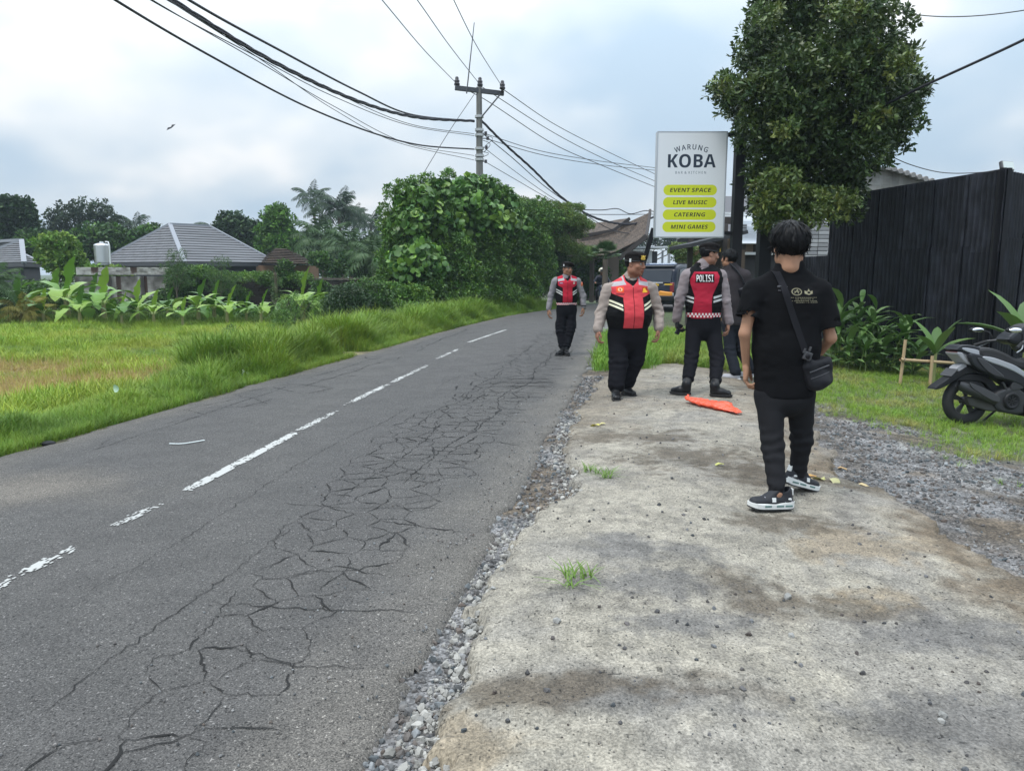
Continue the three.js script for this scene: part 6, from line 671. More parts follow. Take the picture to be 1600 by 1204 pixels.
function person(S) { // S.J: joints measured on the photograph as [px, py, metres nearer the camera than S.D]
  const gb = gnd(S.base[0], S.base[1], S.gy ?? 0), D = S.D ?? -gb.z, b = at(S.base[0], S.base[1], D); b.y = topY(b.x, D) ; const o = thing('person', S.label, 'person', b, 0, S.group), J = {};
  for (const [k, [x, y, z = 0]] of Object.entries(S.J)) J[k] = at(x, y, D - z).sub(b);
  const cell = S.cell ?? 0.012, dirY = (a) => V(Math.sin(a), 0, Math.cos(a)), u = V(Math.cos(S.yaw), 0, -Math.sin(S.yaw)), wv = dirY(S.yaw), mid = (a, c, t = 0.5) => a.clone().lerp(c, t);
  J.sh = mid(J.shL, J.shR); J.hip = mid(J.hipL, J.hipR); J.neck = J.neck ?? J.sh.clone().add(V(0, 0.05, 0)); const T = S.torso; J.mid = mid(J.sh, J.hip, 0.55).addScaledVector(wv, T.belly ?? 0);
  // feet on the ground
  const foot = (toePx, yaw, tip) => { const p = gnd(toePx[0], toePx[1], b.y); return { yaw, d: dirY(yaw), toe: p.clone().sub(b).setY(0), tip: tip ?? 0 }; };
  const FT = { L: foot(S.footL.slice(0, 2), S.footL[2], S.footL[3]), R: foot(S.footR.slice(0, 2), S.footR[2], S.footR[3]) }; for (const k of 'LR') { const q = FT[k]; q.heel = q.toe.clone().addScaledVector(q.d, -0.235).add(V(0, q.tip, 0)); q.ank = q.toe.clone().addScaledVector(q.d, -0.19).add(V(0, 0.1 + q.tip * 0.9, 0)); J['kn' + k].z = lerp(J['kn' + k].z, (J['hip' + k].z + q.ank.z) / 2, S.kneeFree ? 0 : 0.8); }
  const bb = (m = 0.1) => { const all = Object.values(J).concat(FT.L.toe, FT.R.toe, FT.L.heel, FT.R.heel), r = box3(m + 0.16, ...all); r.lo.y = Math.max(r.lo.y, -0.05); return r; }, B = bb();
  const torso = (f, g, k = 0.05) => { f.add(oval(J.sh.clone().add(V(0, -0.06, 0)), J.mid, [T.chest[0] + g, T.chest[1] + g], [T.waist[0] + g, T.waist[1] + g], u), k); f.add(oval(J.mid, J.hip, [T.waist[0] + g, T.waist[1] + g], [T.hip[0] + g, T.hip[1] + g], u), k); return f; };
  const shoulders = (f, g, n = 1) => { f.add(cone(mid(J.sh, J.shL, n * 0.86), mid(J.sh, J.shR, n * 0.86), 0.058 + g, 0.058 + g), 0.05).add(cone(J.neck.clone().add(V(0, 0.02, 0)), mid(J.sh, J.shL, n * 0.8).add(V(0, 0.02, 0)), 0.045 + g, 0.042 + g), 0.05).add(cone(J.neck.clone().add(V(0, 0.02, 0)), mid(J.sh, J.shR, n * 0.8).add(V(0, 0.02, 0)), 0.045 + g, 0.042 + g), 0.05); return f; };
  const arm = (f, k, g, up, lo, wr, to = 1) => { f.add(cone(J['sh' + k], J['el' + k], up + g, lo + g), 0.035); if (to > 0) f.add(cone(J['el' + k], mid(J['el' + k], J['wr' + k], to), lo + g, lerp(lo, wr, to) + g), 0.02); return f; };
  // skin: one continuous body
  const skin = S.skin ?? SKIN, fb = new Field(B.lo, B.hi, S.skinCell ?? 0.011); torso(fb, -0.025); shoulders(fb, -0.018); for (const k of 'LR') { arm(fb, k, -0.004, 0.046, 0.038, 0.027); fb.add(cone(J['hip' + k], J['kn' + k], 0.075, 0.05), 0.04).add(cone(J['kn' + k], FT[k].ank, 0.05, 0.034), 0.02).add(cone(FT[k].ank, FT[k].toe.clone().addScaledVector(FT[k].d, -0.09).add(V(0, 0.04, 0)), 0.03, 0.016), 0.01); }
  const hq = headTurn(S.head.yaw, S.head.pitch ?? 0, S.head.roll ?? 0), hs = S.head.s ?? 1, HM = new THREE.Matrix4().compose(J.head, hq, V(hs, hs, hs));
  fb.add(oval(J.neck.clone().add(V(0, -0.04, 0)), J.head.clone().add(V(0, -0.06, 0).applyQuaternion(hq).addScaledVector(V(0, 0, -0.02).applyQuaternion(hq), 1)), [0.062, 0.06], [0.05, 0.05], u), 0.03);
  const parts = [colorAll(fb.mesh(), skin), headGeo({ fat: S.head.fat, skin }, S.headCell ?? 0.0042).applyMatrix4(HM)];
  for (const k of 'LR') { const h = S['hand' + k]; if (!h) continue; const dir = V(...h.dir), wp = J['wr' + k].clone(); parts.push(colorAll(placeHand(wp, dir, V(...h.thumb), V(...h.palm), h.curl ?? 1, 1, S.handCell), skin.map((q) => q * 1.05))); }
  const body = part('body', join(parts), M_SKIN, o);
  if (!S.noFace) for (const s of [-1, 1]) part('eye', EYEBALL.clone().applyMatrix4(new THREE.Matrix4().compose(V(s * 0.031, 0.0065, 0.0778), headTurn(0), V(1, 1, 1))).applyMatrix4(HM), M_EYE, body);
  part('hair', hairGeo(S.hair ?? {}, S.headCell ?? 0.0042).applyMatrix4(HM), M_HAIR, body);
  return { o, b, J, FT, B, u, wv, torso, shoulders, arm, cell, mid, S, HM, hq, T, D };
}
const folds = (amp, seed, sy = 1) => (x, y, z) => amp * ((fbm(x * 9 + seed, y * 16 * sy, z * 9, 3) - 0.5) * 1.5 + (vn(x * 26 + seed, y * 44 * sy, z * 26) - 0.5) * 0.5);
function trousers(P, m, o = {}) { const { J, FT, B } = P, f = new Field(B.lo, B.hi, P.cell), g = o.g ?? 0; f.add(oval(J.hip.clone().add(V(0, o.rise ?? 0.1, 0)), J.hip.clone().add(V(0, -0.04, 0)), [P.T.hip[0] - 0.005 + g, P.T.hip[1] - 0.002 + g], [P.T.hip[0] + g, P.T.hip[1] + 0.004 + g], P.u), 0.04);
  if (o.topY) P.torso(f, 0.012); for (const k of 'LR') { const hem = P.mid(J['kn' + k], FT[k].ank, o.hem ?? 0.86); f.add(cone(J['hip' + k].clone().add(V(0, -0.02, 0)), J['kn' + k], (o.th ?? 0.095) + g, (o.kn ?? 0.072) + g), 0.03).add(cone(J['kn' + k], hem, (o.kn ?? 0.072) + g, (o.an ?? 0.064) + g), 0.03); if (o.cargo) { const q = P.mid(J['hip' + k], J['kn' + k], 0.72), s = Math.sign(q.clone().sub(J.hip).dot(P.u)) || 1; f.add(ell(q.addScaledVector(P.u, s * 0.06), V(0.045, 0.105, 0.075)), 0.02); } }
  f.warp((x, y, z) => { let n = 0; for (const k of 'LR') { const kn = J['kn' + k], hm = P.mid(kn, FT[k].ank, o.hem ?? 0.86); n = Math.max(n, sst(0.16, 0.02, Math.abs(y - kn.y)), sst(0.12, 0.0, Math.abs(y - hm.y))); } return (folds(0.006, P.D, 1)(x, y, z)) * (0.7 + n * 1.4) + 0.004 * Math.sin(y * 95 + vn(x * 14, z * 14, 3) * 6) * n; });
  const top = o.topY ?? J.hip.y + (o.top ?? 0.12); f.cut((x, y) => y - top); return part('trousers', f.mesh(), m, P.o); }
function boots(P, m, sole, shaft = 0.24) { for (const k of 'LR') { const q = P.FT[k], lo = V(-0.3, -0.02, -0.3).add(q.ank).setY(-0.02), hi = V(0.3, 0.42, 0.3).add(q.ank), f = new Field(lo, hi, 0.008), up = (t, h) => q.heel.clone().lerp(q.toe, t).add(V(0, h, 0)), side = V(q.d.z, 0, -q.d.x); f.add(oval(up(0.16, 0.045), up(0.52, 0.05), [0.04, 0.045], [0.047, 0.045], side), 0.02).add(oval(up(0.5, 0.045), up(0.84, 0.038), [0.047, 0.042], [0.043, 0.036], side), 0.03).add(cone(up(0.2, 0.07), q.ank.clone().add(V(0, 0.02, 0)), 0.045, 0.048), 0.03).add(cone(q.ank.clone().add(V(0, 0.02, 0)), P.mid(q.ank, P.J['kn' + k], shaft / 0.42), 0.049, 0.056), 0.03); f.warp(folds(0.003, 3)); f.cut((x, y) => 0.018 + 0 * y - y); const bm = part('boot', f.mesh(), m, P.o); const s = new Field(lo, hi, 0.007); s.add(oval(up(0.14, 0.02), up(0.5, 0.02), [0.044, 0.05], [0.05, 0.05], side), 0.01).add(oval(up(0.5, 0.02), up(0.86, 0.02), [0.051, 0.05], [0.047, 0.05], side), 0.01); s.cut((x, y) => Math.max(y - 0.024, 0.0 - y)); part('sole', s.mesh(), sole, bm); } }
function beret(P, m, tiltDir, o = {}) { // soft cap pulled to one side, a flash in front and a badge
  const f = new Field(V(-0.16, -0.05, -0.16), V(0.16, 0.2, 0.16), 0.0055), s = tiltDir; f.add(ell(V(0, 0.045, -0.008), V(0.094, 0.048, 0.112)), 0.02).add(ell(V(s * 0.02, 0.082, -0.006), V(0.108, 0.046, 0.122), new THREE.Quaternion().setFromEuler(new THREE.Euler(-0.06, 0, s * -0.2))), 0.03); f.cut((x, y, z) => 0.03 + 0.012 * (z > 0 ? 1 : -1) * Math.min(1, Math.abs(z) / 0.06) - y); f.warp((x, y, z) => (fbm(x * 22, y * 22, z * 22, 3) - 0.5) * 0.007); const bm = part('beret', f.mesh().applyMatrix4(P.HM), m, P.o);
  part('band', new THREE.TorusGeometry(1, 0.045, 6, 40).rotateX(Math.PI / 2).scale(0.092, 0.14, 0.108).translate(0, 0.036, -0.008).applyMatrix4(P.HM), mat(0.012, 0.012, 0.013, 0.5), bm);
  if (o.badge) { const [x, y, z, yw] = o.badge, gold = mat(0.62, 0.42, 0.07, 0.4, { metalness: 0.35 }), list = [extr([[-0.028, -0.012], [-0.02, -0.022], [0.02, -0.022], [0.028, -0.012], [0.02, 0.0], [0.029, 0.02], [0.012, 0.016], [0, 0.022], [-0.012, 0.016], [-0.029, 0.02], [-0.02, 0]], 0.008, 0.002), new THREE.SphereGeometry(0.009, 10, 8).scale(1, 1.2, 0.6).translate(0, 0.001, 0.005), bx(0.05, 0.006, 0.01, 0, -0.013, 0.002)]; part('badge', list.map((g) => g.rotateY(yw).translate(x, y, z).applyMatrix4(P.HM)), gold, bm); }
  if (o.flash) { const [x, y, z, yw, c] = o.flash; part('flash', bx(0.02, 0.036, 0.006, 0, 0, 0, 0, 0, 0, 0.002).rotateY(yw).translate(x, y, z).applyMatrix4(P.HM), mat(...c, 0.5), bm); } return bm; }
const weave = dataTex(256, (u, v) => 0.5 + 0.25 * Math.sin(u * 256 * 0.785) + 0.25 * Math.sin(v * 256 * 0.785));
const vestTex = (front, back) => canvasTex(1024, 512, (c) => { c.fillStyle = '#0b0b0d'; c.fillRect(0, 0, 1024, 512); c.save(); c.beginPath(); c.rect(0, 0, 512, 512); c.clip(); front(c); c.restore(); c.save(); c.translate(512, 0); c.beginPath(); c.rect(0, 0, 512, 512); c.clip(); back(c); c.restore(); });
const poly = (c, pts, col) => { c.fillStyle = col; c.beginPath(); pts.forEach((p, i) => (i ? c.lineTo(...p) : c.moveTo(...p))); c.closePath(); c.fill(); };
const checker = (c, x0, x1, y0, h, red) => { for (let i = 0, s = h / 2; x0 + i * s < x1; i++) for (let j = 0; j < 2; j++) { c.fillStyle = (i + j) % 2 ? red : '#d8d4d2'; c.fillRect(x0 + i * s, y0 + j * s, s, s); } };
function vestFront(red, o = {}) { return (c) => { poly(c, [[60, 0], [452, 0], [452, 112], [440, 140], [352, 182], [352, 512], [160, 512], [160, 182], [72, 140], [60, 112]], red); poly(c, [[60, 22], [186, 0], [196, 44], [72, 66]], '#a9a3a6'); poly(c, [[452, 22], [326, 0], [316, 44], [440, 66]], '#a9a3a6'); for (const s of [0, 1]) { const X = (x) => (s ? 512 - x : x); for (const k of [0, 1]) poly(c, [[X(36), 196 + k * 42], [X(152), 256 + k * 42], [X(152), 282 + k * 42], [X(36), 218 + k * 42]], o.stripe ?? '#d6d2b8'); } c.strokeStyle = '#2a0d10'; c.lineWidth = 5; c.beginPath(); c.moveTo(256, 30); c.lineTo(256, 512); c.stroke(); c.fillStyle = '#c9c3c2'; c.fillRect(251, 40, 10, 24); if (o.left) o.left(c); if (o.right) o.right(c); poly(c, [[196, 0], [316, 0], [256, 62]], '#0b0b0d'); if (o.check) { c.fillStyle = '#0b0b0d'; c.fillRect(0, 448, 512, 64); checker(c, 40, 472, 458, 40, o.check); } c.strokeStyle = '#0b0b0d'; c.lineWidth = 14; c.beginPath(); c.moveTo(58, 0); c.lineTo(58, 120); c.moveTo(454, 0); c.lineTo(454, 120); c.stroke(); }; }
function vest(P, tex, lo, hi, o = {}) { const { J, B } = P, f = new Field(B.lo, B.hi, P.cell * 0.85), g = o.g ?? 0.014; P.torso(f, g); P.shoulders(f, g * 0.9, o.n ?? 0.78); f.warp(folds(0.011, 7)); f.cut((x, y) => lo - y).cut((x, y, z) => { const dx = x - J.neck.x, dz = z - J.neck.z, r = Math.hypot(dx, dz); return (o.neck ?? 0.078) + Math.max(0, dx * P.wv.x + dz * P.wv.z) * (o.vee ?? 0.25) * 0 - r - Math.max(0, (J.neck.y - 0.03 - (o.drop ?? 0) * Math.max(0, dx * P.wv.x + dz * P.wv.z) / 0.1) - y); }); const q = planarUv(f.mesh(), { o: J.sh.clone().lerp(J.hip, 0.5), u: P.u, w: P.wv }, o.half ?? 0.26, lo, hi); return part('vest', q, new THREE.MeshPhysicalMaterial({ map: tex, roughness: 0.8, specularIntensity: 0.3 }), P.o); }
function shirt(P, m, o = {}) { const { B, J } = P, f = new Field(B.lo, B.hi, P.cell), g = o.g ?? 0.004; P.torso(f, g); P.shoulders(f, g + 0.002); f.add(cone(J.neck.clone().add(V(0, -0.08, 0)), J.neck.clone().add(V(0, 0.012, 0)).addScaledVector(P.wv, 0.01), 0.085 + g, 0.067 + g), 0.03); for (const k of 'LR') { if (o.sleeve) { const A = J['sh' + k], E = J['el' + k], Q = P.mid(A, E, o.sleeve[k]), ax = E.clone().sub(A).normalize(), c = cone(A, P.mid(A, E, o.sleeve[k] + 0.25), o.up, o.lo), c2 = cone(P.mid(A, E, 0.2), P.mid(A, E, o.sleeve[k] + 0.25), o.up - 0.014, o.lo - 0.01); f.add({ ...c, f: (x, y, z) => Math.max(c.f(x, y, z), (x - Q.x) * ax.x + (y - Q.y) * ax.y + (z - Q.z) * ax.z, -Math.max(c2.f(x, y, z), -((x - Q.x) * ax.x + (y - Q.y) * ax.y + (z - Q.z) * ax.z) - 0.05)) }, 0.03); } else P.arm(f, k, g, o.up ?? 0.06, o.lo ?? 0.05, o.wr ?? 0.04, o.to ?? 0.97); } f.warp((x, y, z) => { let n = 0; for (const k of 'LR') n = Math.max(n, sst(0.14, 0.02, J['el' + k].distanceTo(V(x, y, z)))); return folds(o.fold ?? 0.006, P.D + 3)(x, y, z) * (0.8 + n); }); f.cut((x, y) => (o.hem ?? J.hip.y - 0.02) - y); if (o.neck) f.cut((x, y, z) => { const r = Math.hypot(x - J.neck.x, z - J.neck.z); return o.neck - r - Math.max(0, J.neck.y + (o.neckY ?? 0.02) - y); }); P.shirtField = f; return part(o.name ?? 'shirt', o.uv ? planarUv(f.mesh(), { o: J.sh.clone().lerp(J.hip, 0.5), u: P.u, w: P.wv }, o.uv[0], o.uv[1], o.uv[2]) : f.mesh(), m, P.o); }
function collar(P, m, r = 0.07, h = 0.045) { const g = new THREE.CylinderGeometry(r * 0.92, r * 1.12, h, 26, 2, true, 0.5, 6.283 - 1.0), q = new THREE.Quaternion().setFromAxisAngle(V(0, 1, 0), P.S.yaw); g.applyMatrix4(new THREE.Matrix4().compose(P.J.neck.clone().add(V(0, 0.012, 0)), q, V(1, 1, 1))); return part('collar', g, m, P.o); }
const M_CLOTHBLACK = new THREE.MeshPhysicalMaterial({ color: rgb(0.009, 0.009, 0.0115), roughness: 0.9, specularIntensity: 0.15 }), M_BOOT = new THREE.MeshPhysicalMaterial({ color: rgb(0.01, 0.01, 0.011), roughness: 0.35, specularIntensity: 0.5 }), M_SOLE = mat(0.016, 0.015, 0.015, 0.8), M_BERET = new THREE.MeshPhysicalMaterial({ color: rgb(0.011, 0.0095, 0.0095), roughness: 0.95, specularIntensity: 0.2 }), M_SHIRT1 = mat(0.30, 0.245, 0.215, 0.9), M_SHIRT2 = mat(0.20, 0.185, 0.195, 0.9), M_SHIRT3 = mat(0.215, 0.18, 0.185, 0.9); for (const m of [M_SHIRT1, M_SHIRT2, M_SHIRT3, M_BERET]) m.side = THREE.DoubleSide;
const pol = Math.PI / 180;
{ // A: policeman farthest up the road, facing us
  const P = person({ base: [881, 554], label: 'slim policeman in a red and black vest standing farthest away on the asphalt road', yaw: 0.08, cell: 0.011, skin: [0.27, 0.14, 0.088], J: { head: [886.5, 420, 0.02], neck: [885, 434, 0], shL: [867, 440], shR: [903, 440], elL: [860.5, 463], elR: [911, 462], wrL: [857, 483, 0.05], wrR: [912, 480, 0.04], hipL: [878, 483], hipR: [893, 483], knL: [876, 517, 0.03], knR: [891, 516, 0.03] }, footL: [869, 556, -0.75], footR: [888, 556.5, 0.15], torso: { chest: [0.175, 0.115], waist: [0.165, 0.115], hip: [0.16, 0.11] }, head: { yaw: 0.5, pitch: 0.02, s: 0.98 }, handL: { dir: [-0.03, -1, 0.12], thumb: [0.3, 0, 1], palm: [1, 0, -0.2], curl: 1.2 }, handR: { dir: [0.02, -1, 0.1], thumb: [-0.3, 0, 1], palm: [-1, 0, -0.2], curl: 1.3 }, hair: { vol: 0.97, nape: 0.06 } });
  shirt(P, M_SHIRT2, { up: 0.06, lo: 0.05, wr: 0.043, fold: 0.015 }); const lo = at(885, 477, P.D).y - P.b.y, hi = at(885, 434, P.D).y - P.b.y;
  vest(P, vestTex(vestFront('#b02436', { check: '#b02436', stripe: '#b9b8b4', left: (c) => { c.fillStyle = '#2b2f6b'; c.fillRect(88, 84, 78, 22); c.fillStyle = '#c9c3c2'; c.fillRect(104, 90, 52, 9); }, right: (c) => { c.fillStyle = '#cfc9bd'; c.beginPath(); c.arc(386, 92, 21, 0, 7); c.fill(); c.fillStyle = '#b02436'; c.fillRect(376, 88, 20, 10); } }), (c) => { c.fillStyle = '#b02436'; c.fillRect(100, 20, 312, 420); }), lo, hi, { half: 0.225, g: 0.02 }); collar(P, M_SHIRT2, 0.068, 0.05);
  trousers(P, M_CLOTHBLACK, { cargo: 1, kn: 0.082, an: 0.072, hem: 0.78, topY: lo + 0.03 }); boots(P, M_BOOT, M_SOLE); beret(P, M_BERET, 1, { flash: [-0.098, 0.066, 0.035, -1.2, [0.6, 0.6, 0.6]] });
  part('shoulder_patch', ell2(P, 'R', mat(0.55, 0.13, 0.05, 0.8)), mat(0.55, 0.13, 0.05, 0.8), P.o); part('wristwatch', new THREE.TorusGeometry(0.042, 0.01, 8, 20).rotateX(Math.PI / 2).translate(P.J.wrR.x, P.J.wrR.y + 0.03, P.J.wrR.z), M_BLACK, P.o);
}
function ell2(P, k) { const p = P.mid(P.J['sh' + k], P.J['el' + k], 0.22), s = Math.sign(p.clone().sub(P.J.sh).dot(P.u)), out = P.u.clone().multiplyScalar(s).addScaledVector(P.wv, 0.55).normalize(); return new THREE.SphereGeometry(0.05, 14, 10).scale(0.75, 1.05, 0.3).applyQuaternion(new THREE.Quaternion().setFromUnitVectors(V(0, 0, 1), out)).translate(p.x + out.x * 0.054, p.y, p.z + out.z * 0.054); }
{ // B: stout policeman walking towards us
  const P = person({ base: [975, 622], label: 'stout policeman in a bright red vest and beige sleeves walking along the concrete', yaw: 0.12, cell: 0.0105, skin: [0.265, 0.125, 0.08], J: { head: [993, 413, 0.05], neck: [987, 433, 0], shL: [951, 452], shR: [1016, 450], elL: [940, 489, 0.0], elR: [1029, 486, -0.02], wrL: [933.5, 515, 0.1], wrR: [1029.5, 514, 0.06], hipL: [966, 522], hipR: [996, 521], knL: [966, 566, 0.1], knR: [992, 562, 0.0] }, footL: [964, 628, -0.06], footR: [992, 620.5, 0.5], torso: { chest: [0.22, 0.16], waist: [0.238, 0.195], hip: [0.2, 0.165], belly: 0.03 }, head: { yaw: 0.92, pitch: 0.06, s: 1.08, fat: 1.14 }, handL: { dir: [-0.06, -1, 0.25], thumb: [0.2, 0, 1], palm: [1, 0, -0.2], curl: 1.4 }, handR: { dir: [-0.02, -1, 0.2], thumb: [-0.2, 0, 1], palm: [-1, 0, -0.2], curl: 1.4 }, hair: { vol: 0.96, nape: 0.05 } });
  shirt(P, M_SHIRT1, { up: 0.074, lo: 0.062, wr: 0.052, fold: 0.02, to: 0.95 }); const lo = at(985, 511, P.D).y - P.b.y, hi = at(985, 438, P.D).y - P.b.y;
  vest(P, vestTex(vestFront('#c6434a', { left: (c) => { c.fillStyle = '#e2572f'; c.fillRect(106, 68, 62, 58); c.fillStyle = '#d9b48f'; c.beginPath(); c.arc(137, 96, 20, 0, 7); c.fill(); c.fillStyle = '#c24a2b'; c.fillRect(131, 84, 12, 24); c.fillStyle = '#3a1c22'; c.fillRect(98, 138, 76, 6); c.fillRect(104, 149, 64, 5); }, right: (c) => { c.fillStyle = '#a8431f'; c.fillRect(350, 70, 62, 60); c.fillStyle = '#f0b43a'; poly(c, [[354, 126], [362, 84], [384, 78], [396, 104], [408, 108], [410, 126]], '#f0b43a'); c.fillRect(352, 116, 58, 12); } }), (c) => { c.fillStyle = '#c2323a'; c.fillRect(100, 20, 312, 420); }), lo, hi, { half: 0.30, g: 0.02, neck: 0.09, n: 0.8 }); collar(P, M_SHIRT1, 0.082, 0.05);
  const belly = trousers(P, M_CLOTHBLACK, { cargo: 1, th: 0.115, kn: 0.1, an: 0.088, hem: 0.8, g: 0.008, topY: lo + 0.03 }); boots(P, M_BOOT, M_SOLE, 0.22); beret(P, M_BERET, 1, { badge: [-0.035, 0.075, 0.103, -0.35], flash: [-0.1, 0.04, -0.01, -1.5, [0.7, 0.7, 0.68]] });
}
{ // C: policeman seen from behind
  const P = person({ base: [1096, 614], label: 'policeman seen from behind with POLISI across his red and black vest', yaw: Math.PI - 0.12, cell: 0.0105, skin: [0.29, 0.15, 0.1], J: { head: [1109, 397, 0], neck: [1099, 415, 0], shL: [1073, 431], shR: [1127, 431], elL: [1062, 468, 0.0], elR: [1135, 470, 0.04], wrL: [1057, 500, -0.05], wrR: [1139, 503, 0.05], hipL: [1085, 510], hipR: [1114, 510], knL: [1075, 556, -0.03], knR: [1114, 560, 0.02] }, footL: [1048, 614, -2.1], footR: [1143, 619.5, 1.35], torso: { chest: [0.205, 0.135], waist: [0.185, 0.135], hip: [0.175, 0.13] }, head: { yaw: 1.72, pitch: 0.12, s: 1.03 }, handL: { dir: [0.12, -1, -0.1], thumb: [-0.1, 0, -1], palm: [1, 0, 0], curl: 1.6 }, handR: { dir: [0.0, -1, 0.05], thumb: [0.3, 0, -1], palm: [-1, 0, 0.1], curl: 1.1 }, hair: { vol: 1.0, nape: 0.06 } });
  shirt(P, M_SHIRT3, { up: 0.066, lo: 0.056, wr: 0.048, fold: 0.018 }); const lo = at(1100, 497, P.D).y - P.b.y, hi = at(1100, 411, P.D).y - P.b.y;
  const back = (c) => { c.fillStyle = '#0b0b0d'; c.fillRect(0, 0, 512, 512); poly(c, [[118, 78], [394, 78], [420, 120], [408, 176], [340, 292], [330, 370], [346, 512], [96, 512], [122, 372], [128, 300], [78, 190], [70, 146]].map(([x, y]) => [x, y]), '#a32338'); for (const s of [0, 1]) for (const k of [0, 1]) poly(c, s ? [[352, 306 + k * 36], [500, 280 + k * 36], [500, 298 + k * 36], [352, 328 + k * 36]] : [[0, 286 + k * 36], [122, 314 + k * 36], [122, 334 + k * 36], [0, 304 + k * 36]], '#b3b4b4'); checker(c, 20, 500, 458, 40, '#a32338'); c.fillStyle = '#16090c'; c.fillRect(132, 98, 222, 82); c.save(); c.translate(243, 168); c.font = 'bold 76px monospace'; c.textAlign = 'center'; c.fillStyle = '#d9d6d6'; const tw = c.measureText('POLISI').width; c.scale(206 / tw, 1.08); c.fillText('POLISI', 0, 0); c.restore(); };
  vest(P, vestTex(vestFront('#a32338', { check: '#a32338' }), back), lo, hi, { half: 0.25, g: 0.02, n: 0.86 }); collar(P, M_SHIRT3, 0.072, 0.05);
  trousers(P, M_CLOTHBLACK, { th: 0.102, kn: 0.083, an: 0.07, hem: 0.74, topY: lo + 0.03 }); boots(P, M_BOOT, M_SOLE, 0.26); beret(P, M_BERET, 1, { badge: [0.015, 0.062, 0.114, 0.2] });
  part('glove', handGeo(1.6).clone().scale(1.16, 1.1, 1.25).applyMatrix4(new THREE.Matrix4().makeBasis(V(0, 0.1, -1).normalize(), V(-0.12, 1, 0.1).normalize(), V(1, 0.1, 0)).setPosition(P.J.wrL.clone().add(V(0, 0.01, 0)))), mat(0.012, 0.012, 0.013, 0.7, { side: THREE.DoubleSide }), P.o); part('radio', bx(0.05, 0.13, 0.035, P.J.wrL.x + 0.035, P.J.wrL.y - 0.11, P.J.wrL.z, 0.3, 0, -0.5, 0.008), M_BLACK, P.o);
  part('arm_badge', ell2(P, 'R').scale(1, 1, 1), mat(0.4, 0.2, 0.18, 0.8), P.o);
}
{ // D: man in a grey-brown jacket behind
  const jac = new THREE.MeshPhysicalMaterial({ color: rgb(0.036, 0.031, 0.034), roughness: 0.9, specularIntensity: 0.3, side: THREE.DoubleSide }), P = person({ base: [1141, 586], label: 'man in a dark grey-brown jacket, half hidden behind the other people', yaw: Math.PI + 0.55, cell: 0.013, headCell: 0.005, noFace: true, J: { head: [1139, 404, 0], neck: [1142, 418, 0], shL: [1130, 430, -0.1], shR: [1164, 432, 0.06], elL: [1126, 462, -0.15], elR: [1168, 464, 0.05], wrL: [1128, 490, -0.25], wrR: [1164, 494, -0.05], hipL: [1138, 502], hipR: [1157, 502], knL: [1136, 545], knR: [1156, 546] }, footL: [1129, 592, -2.2], footR: [1156, 588, -2.4], torso: { chest: [0.19, 0.14], waist: [0.18, 0.135], hip: [0.17, 0.125] }, head: { yaw: Math.PI + 0.75, s: 1 }, handL: { dir: [0.1, -1, 0.1], thumb: [0, 0, -1], palm: [1, 0, 0] }, handR: { dir: [0, -1, 0], thumb: [0, 0, -1], palm: [-1, 0, 0] }, hair: { vol: 1.02, strands: 900 } });
  shirt(P, jac, { name: 'jacket', g: 0.02, up: 0.072, lo: 0.062, wr: 0.05, hem: P.J.hip.y - 0.05 }); trousers(P, new THREE.MeshPhysicalMaterial({ color: rgb(0.014, 0.016, 0.021), roughness: 0.95, specularIntensity: 0.15 }), { kn: 0.078, an: 0.074, hem: 0.95 }); collar(P, jac, 0.075, 0.05);
  for (const k of 'LR') { const q = P.FT[k], f = new Field(q.ank.clone().add(V(-0.3, -0.12, -0.3)).setY(-0.02), q.ank.clone().add(V(0.3, 0.15, 0.3)), 0.009), up = (t, h) => q.heel.clone().lerp(q.toe, t).add(V(0, h, 0)), side = V(q.d.z, 0, -q.d.x); f.add(oval(up(0.14, 0.04), up(0.85, 0.036), [0.045, 0.05], [0.047, 0.042], side), 0.02).add(cone(up(0.2, 0.06), q.ank, 0.045, 0.046), 0.03); f.cut((x, y) => -y); const s = part('shoe', f.mesh(), mat(0.33, 0.33, 0.35, 0.7), P.o); part('sole', new THREE.CapsuleGeometry(0.05, 0.19, 4, 12).scale(1, 1, 0.35).rotateX(Math.PI / 2).rotateY(q.yaw).translate(q.heel.x * 0.5 + q.toe.x * 0.5, 0.02, q.heel.z * 0.5 + q.toe.z * 0.5), mat(0.5, 0.5, 0.5, 0.8), s); }
  const bag = thing('shoulder_bag', 'small dark bag on the back of the man in the grey-brown jacket', 'bag', P.b.clone().add(P.J.mid).add(V(0.14, 0.1, 0.13))); part('pouch', bx(0.24, 0.2, 0.11, 0, 0, 0, 0.5, 0, 0.25, 0.03), M_CLOTHBLACK, bag); part('strap', tube([V(-0.02, 0.08, 0.03), V(-0.12, 0.26, 0.04), V(-0.24, 0.42, -0.05), V(-0.26, 0.44, -0.2)], 0.014, 24, 6), M_BLACK, bag); part('flap', bx(0.23, 0.09, 0.12, -0.01, 0.06, 0.008, 0.5, 0, 0.25, 0.03), mat(0.03, 0.03, 0.034, 0.8), bag);
}
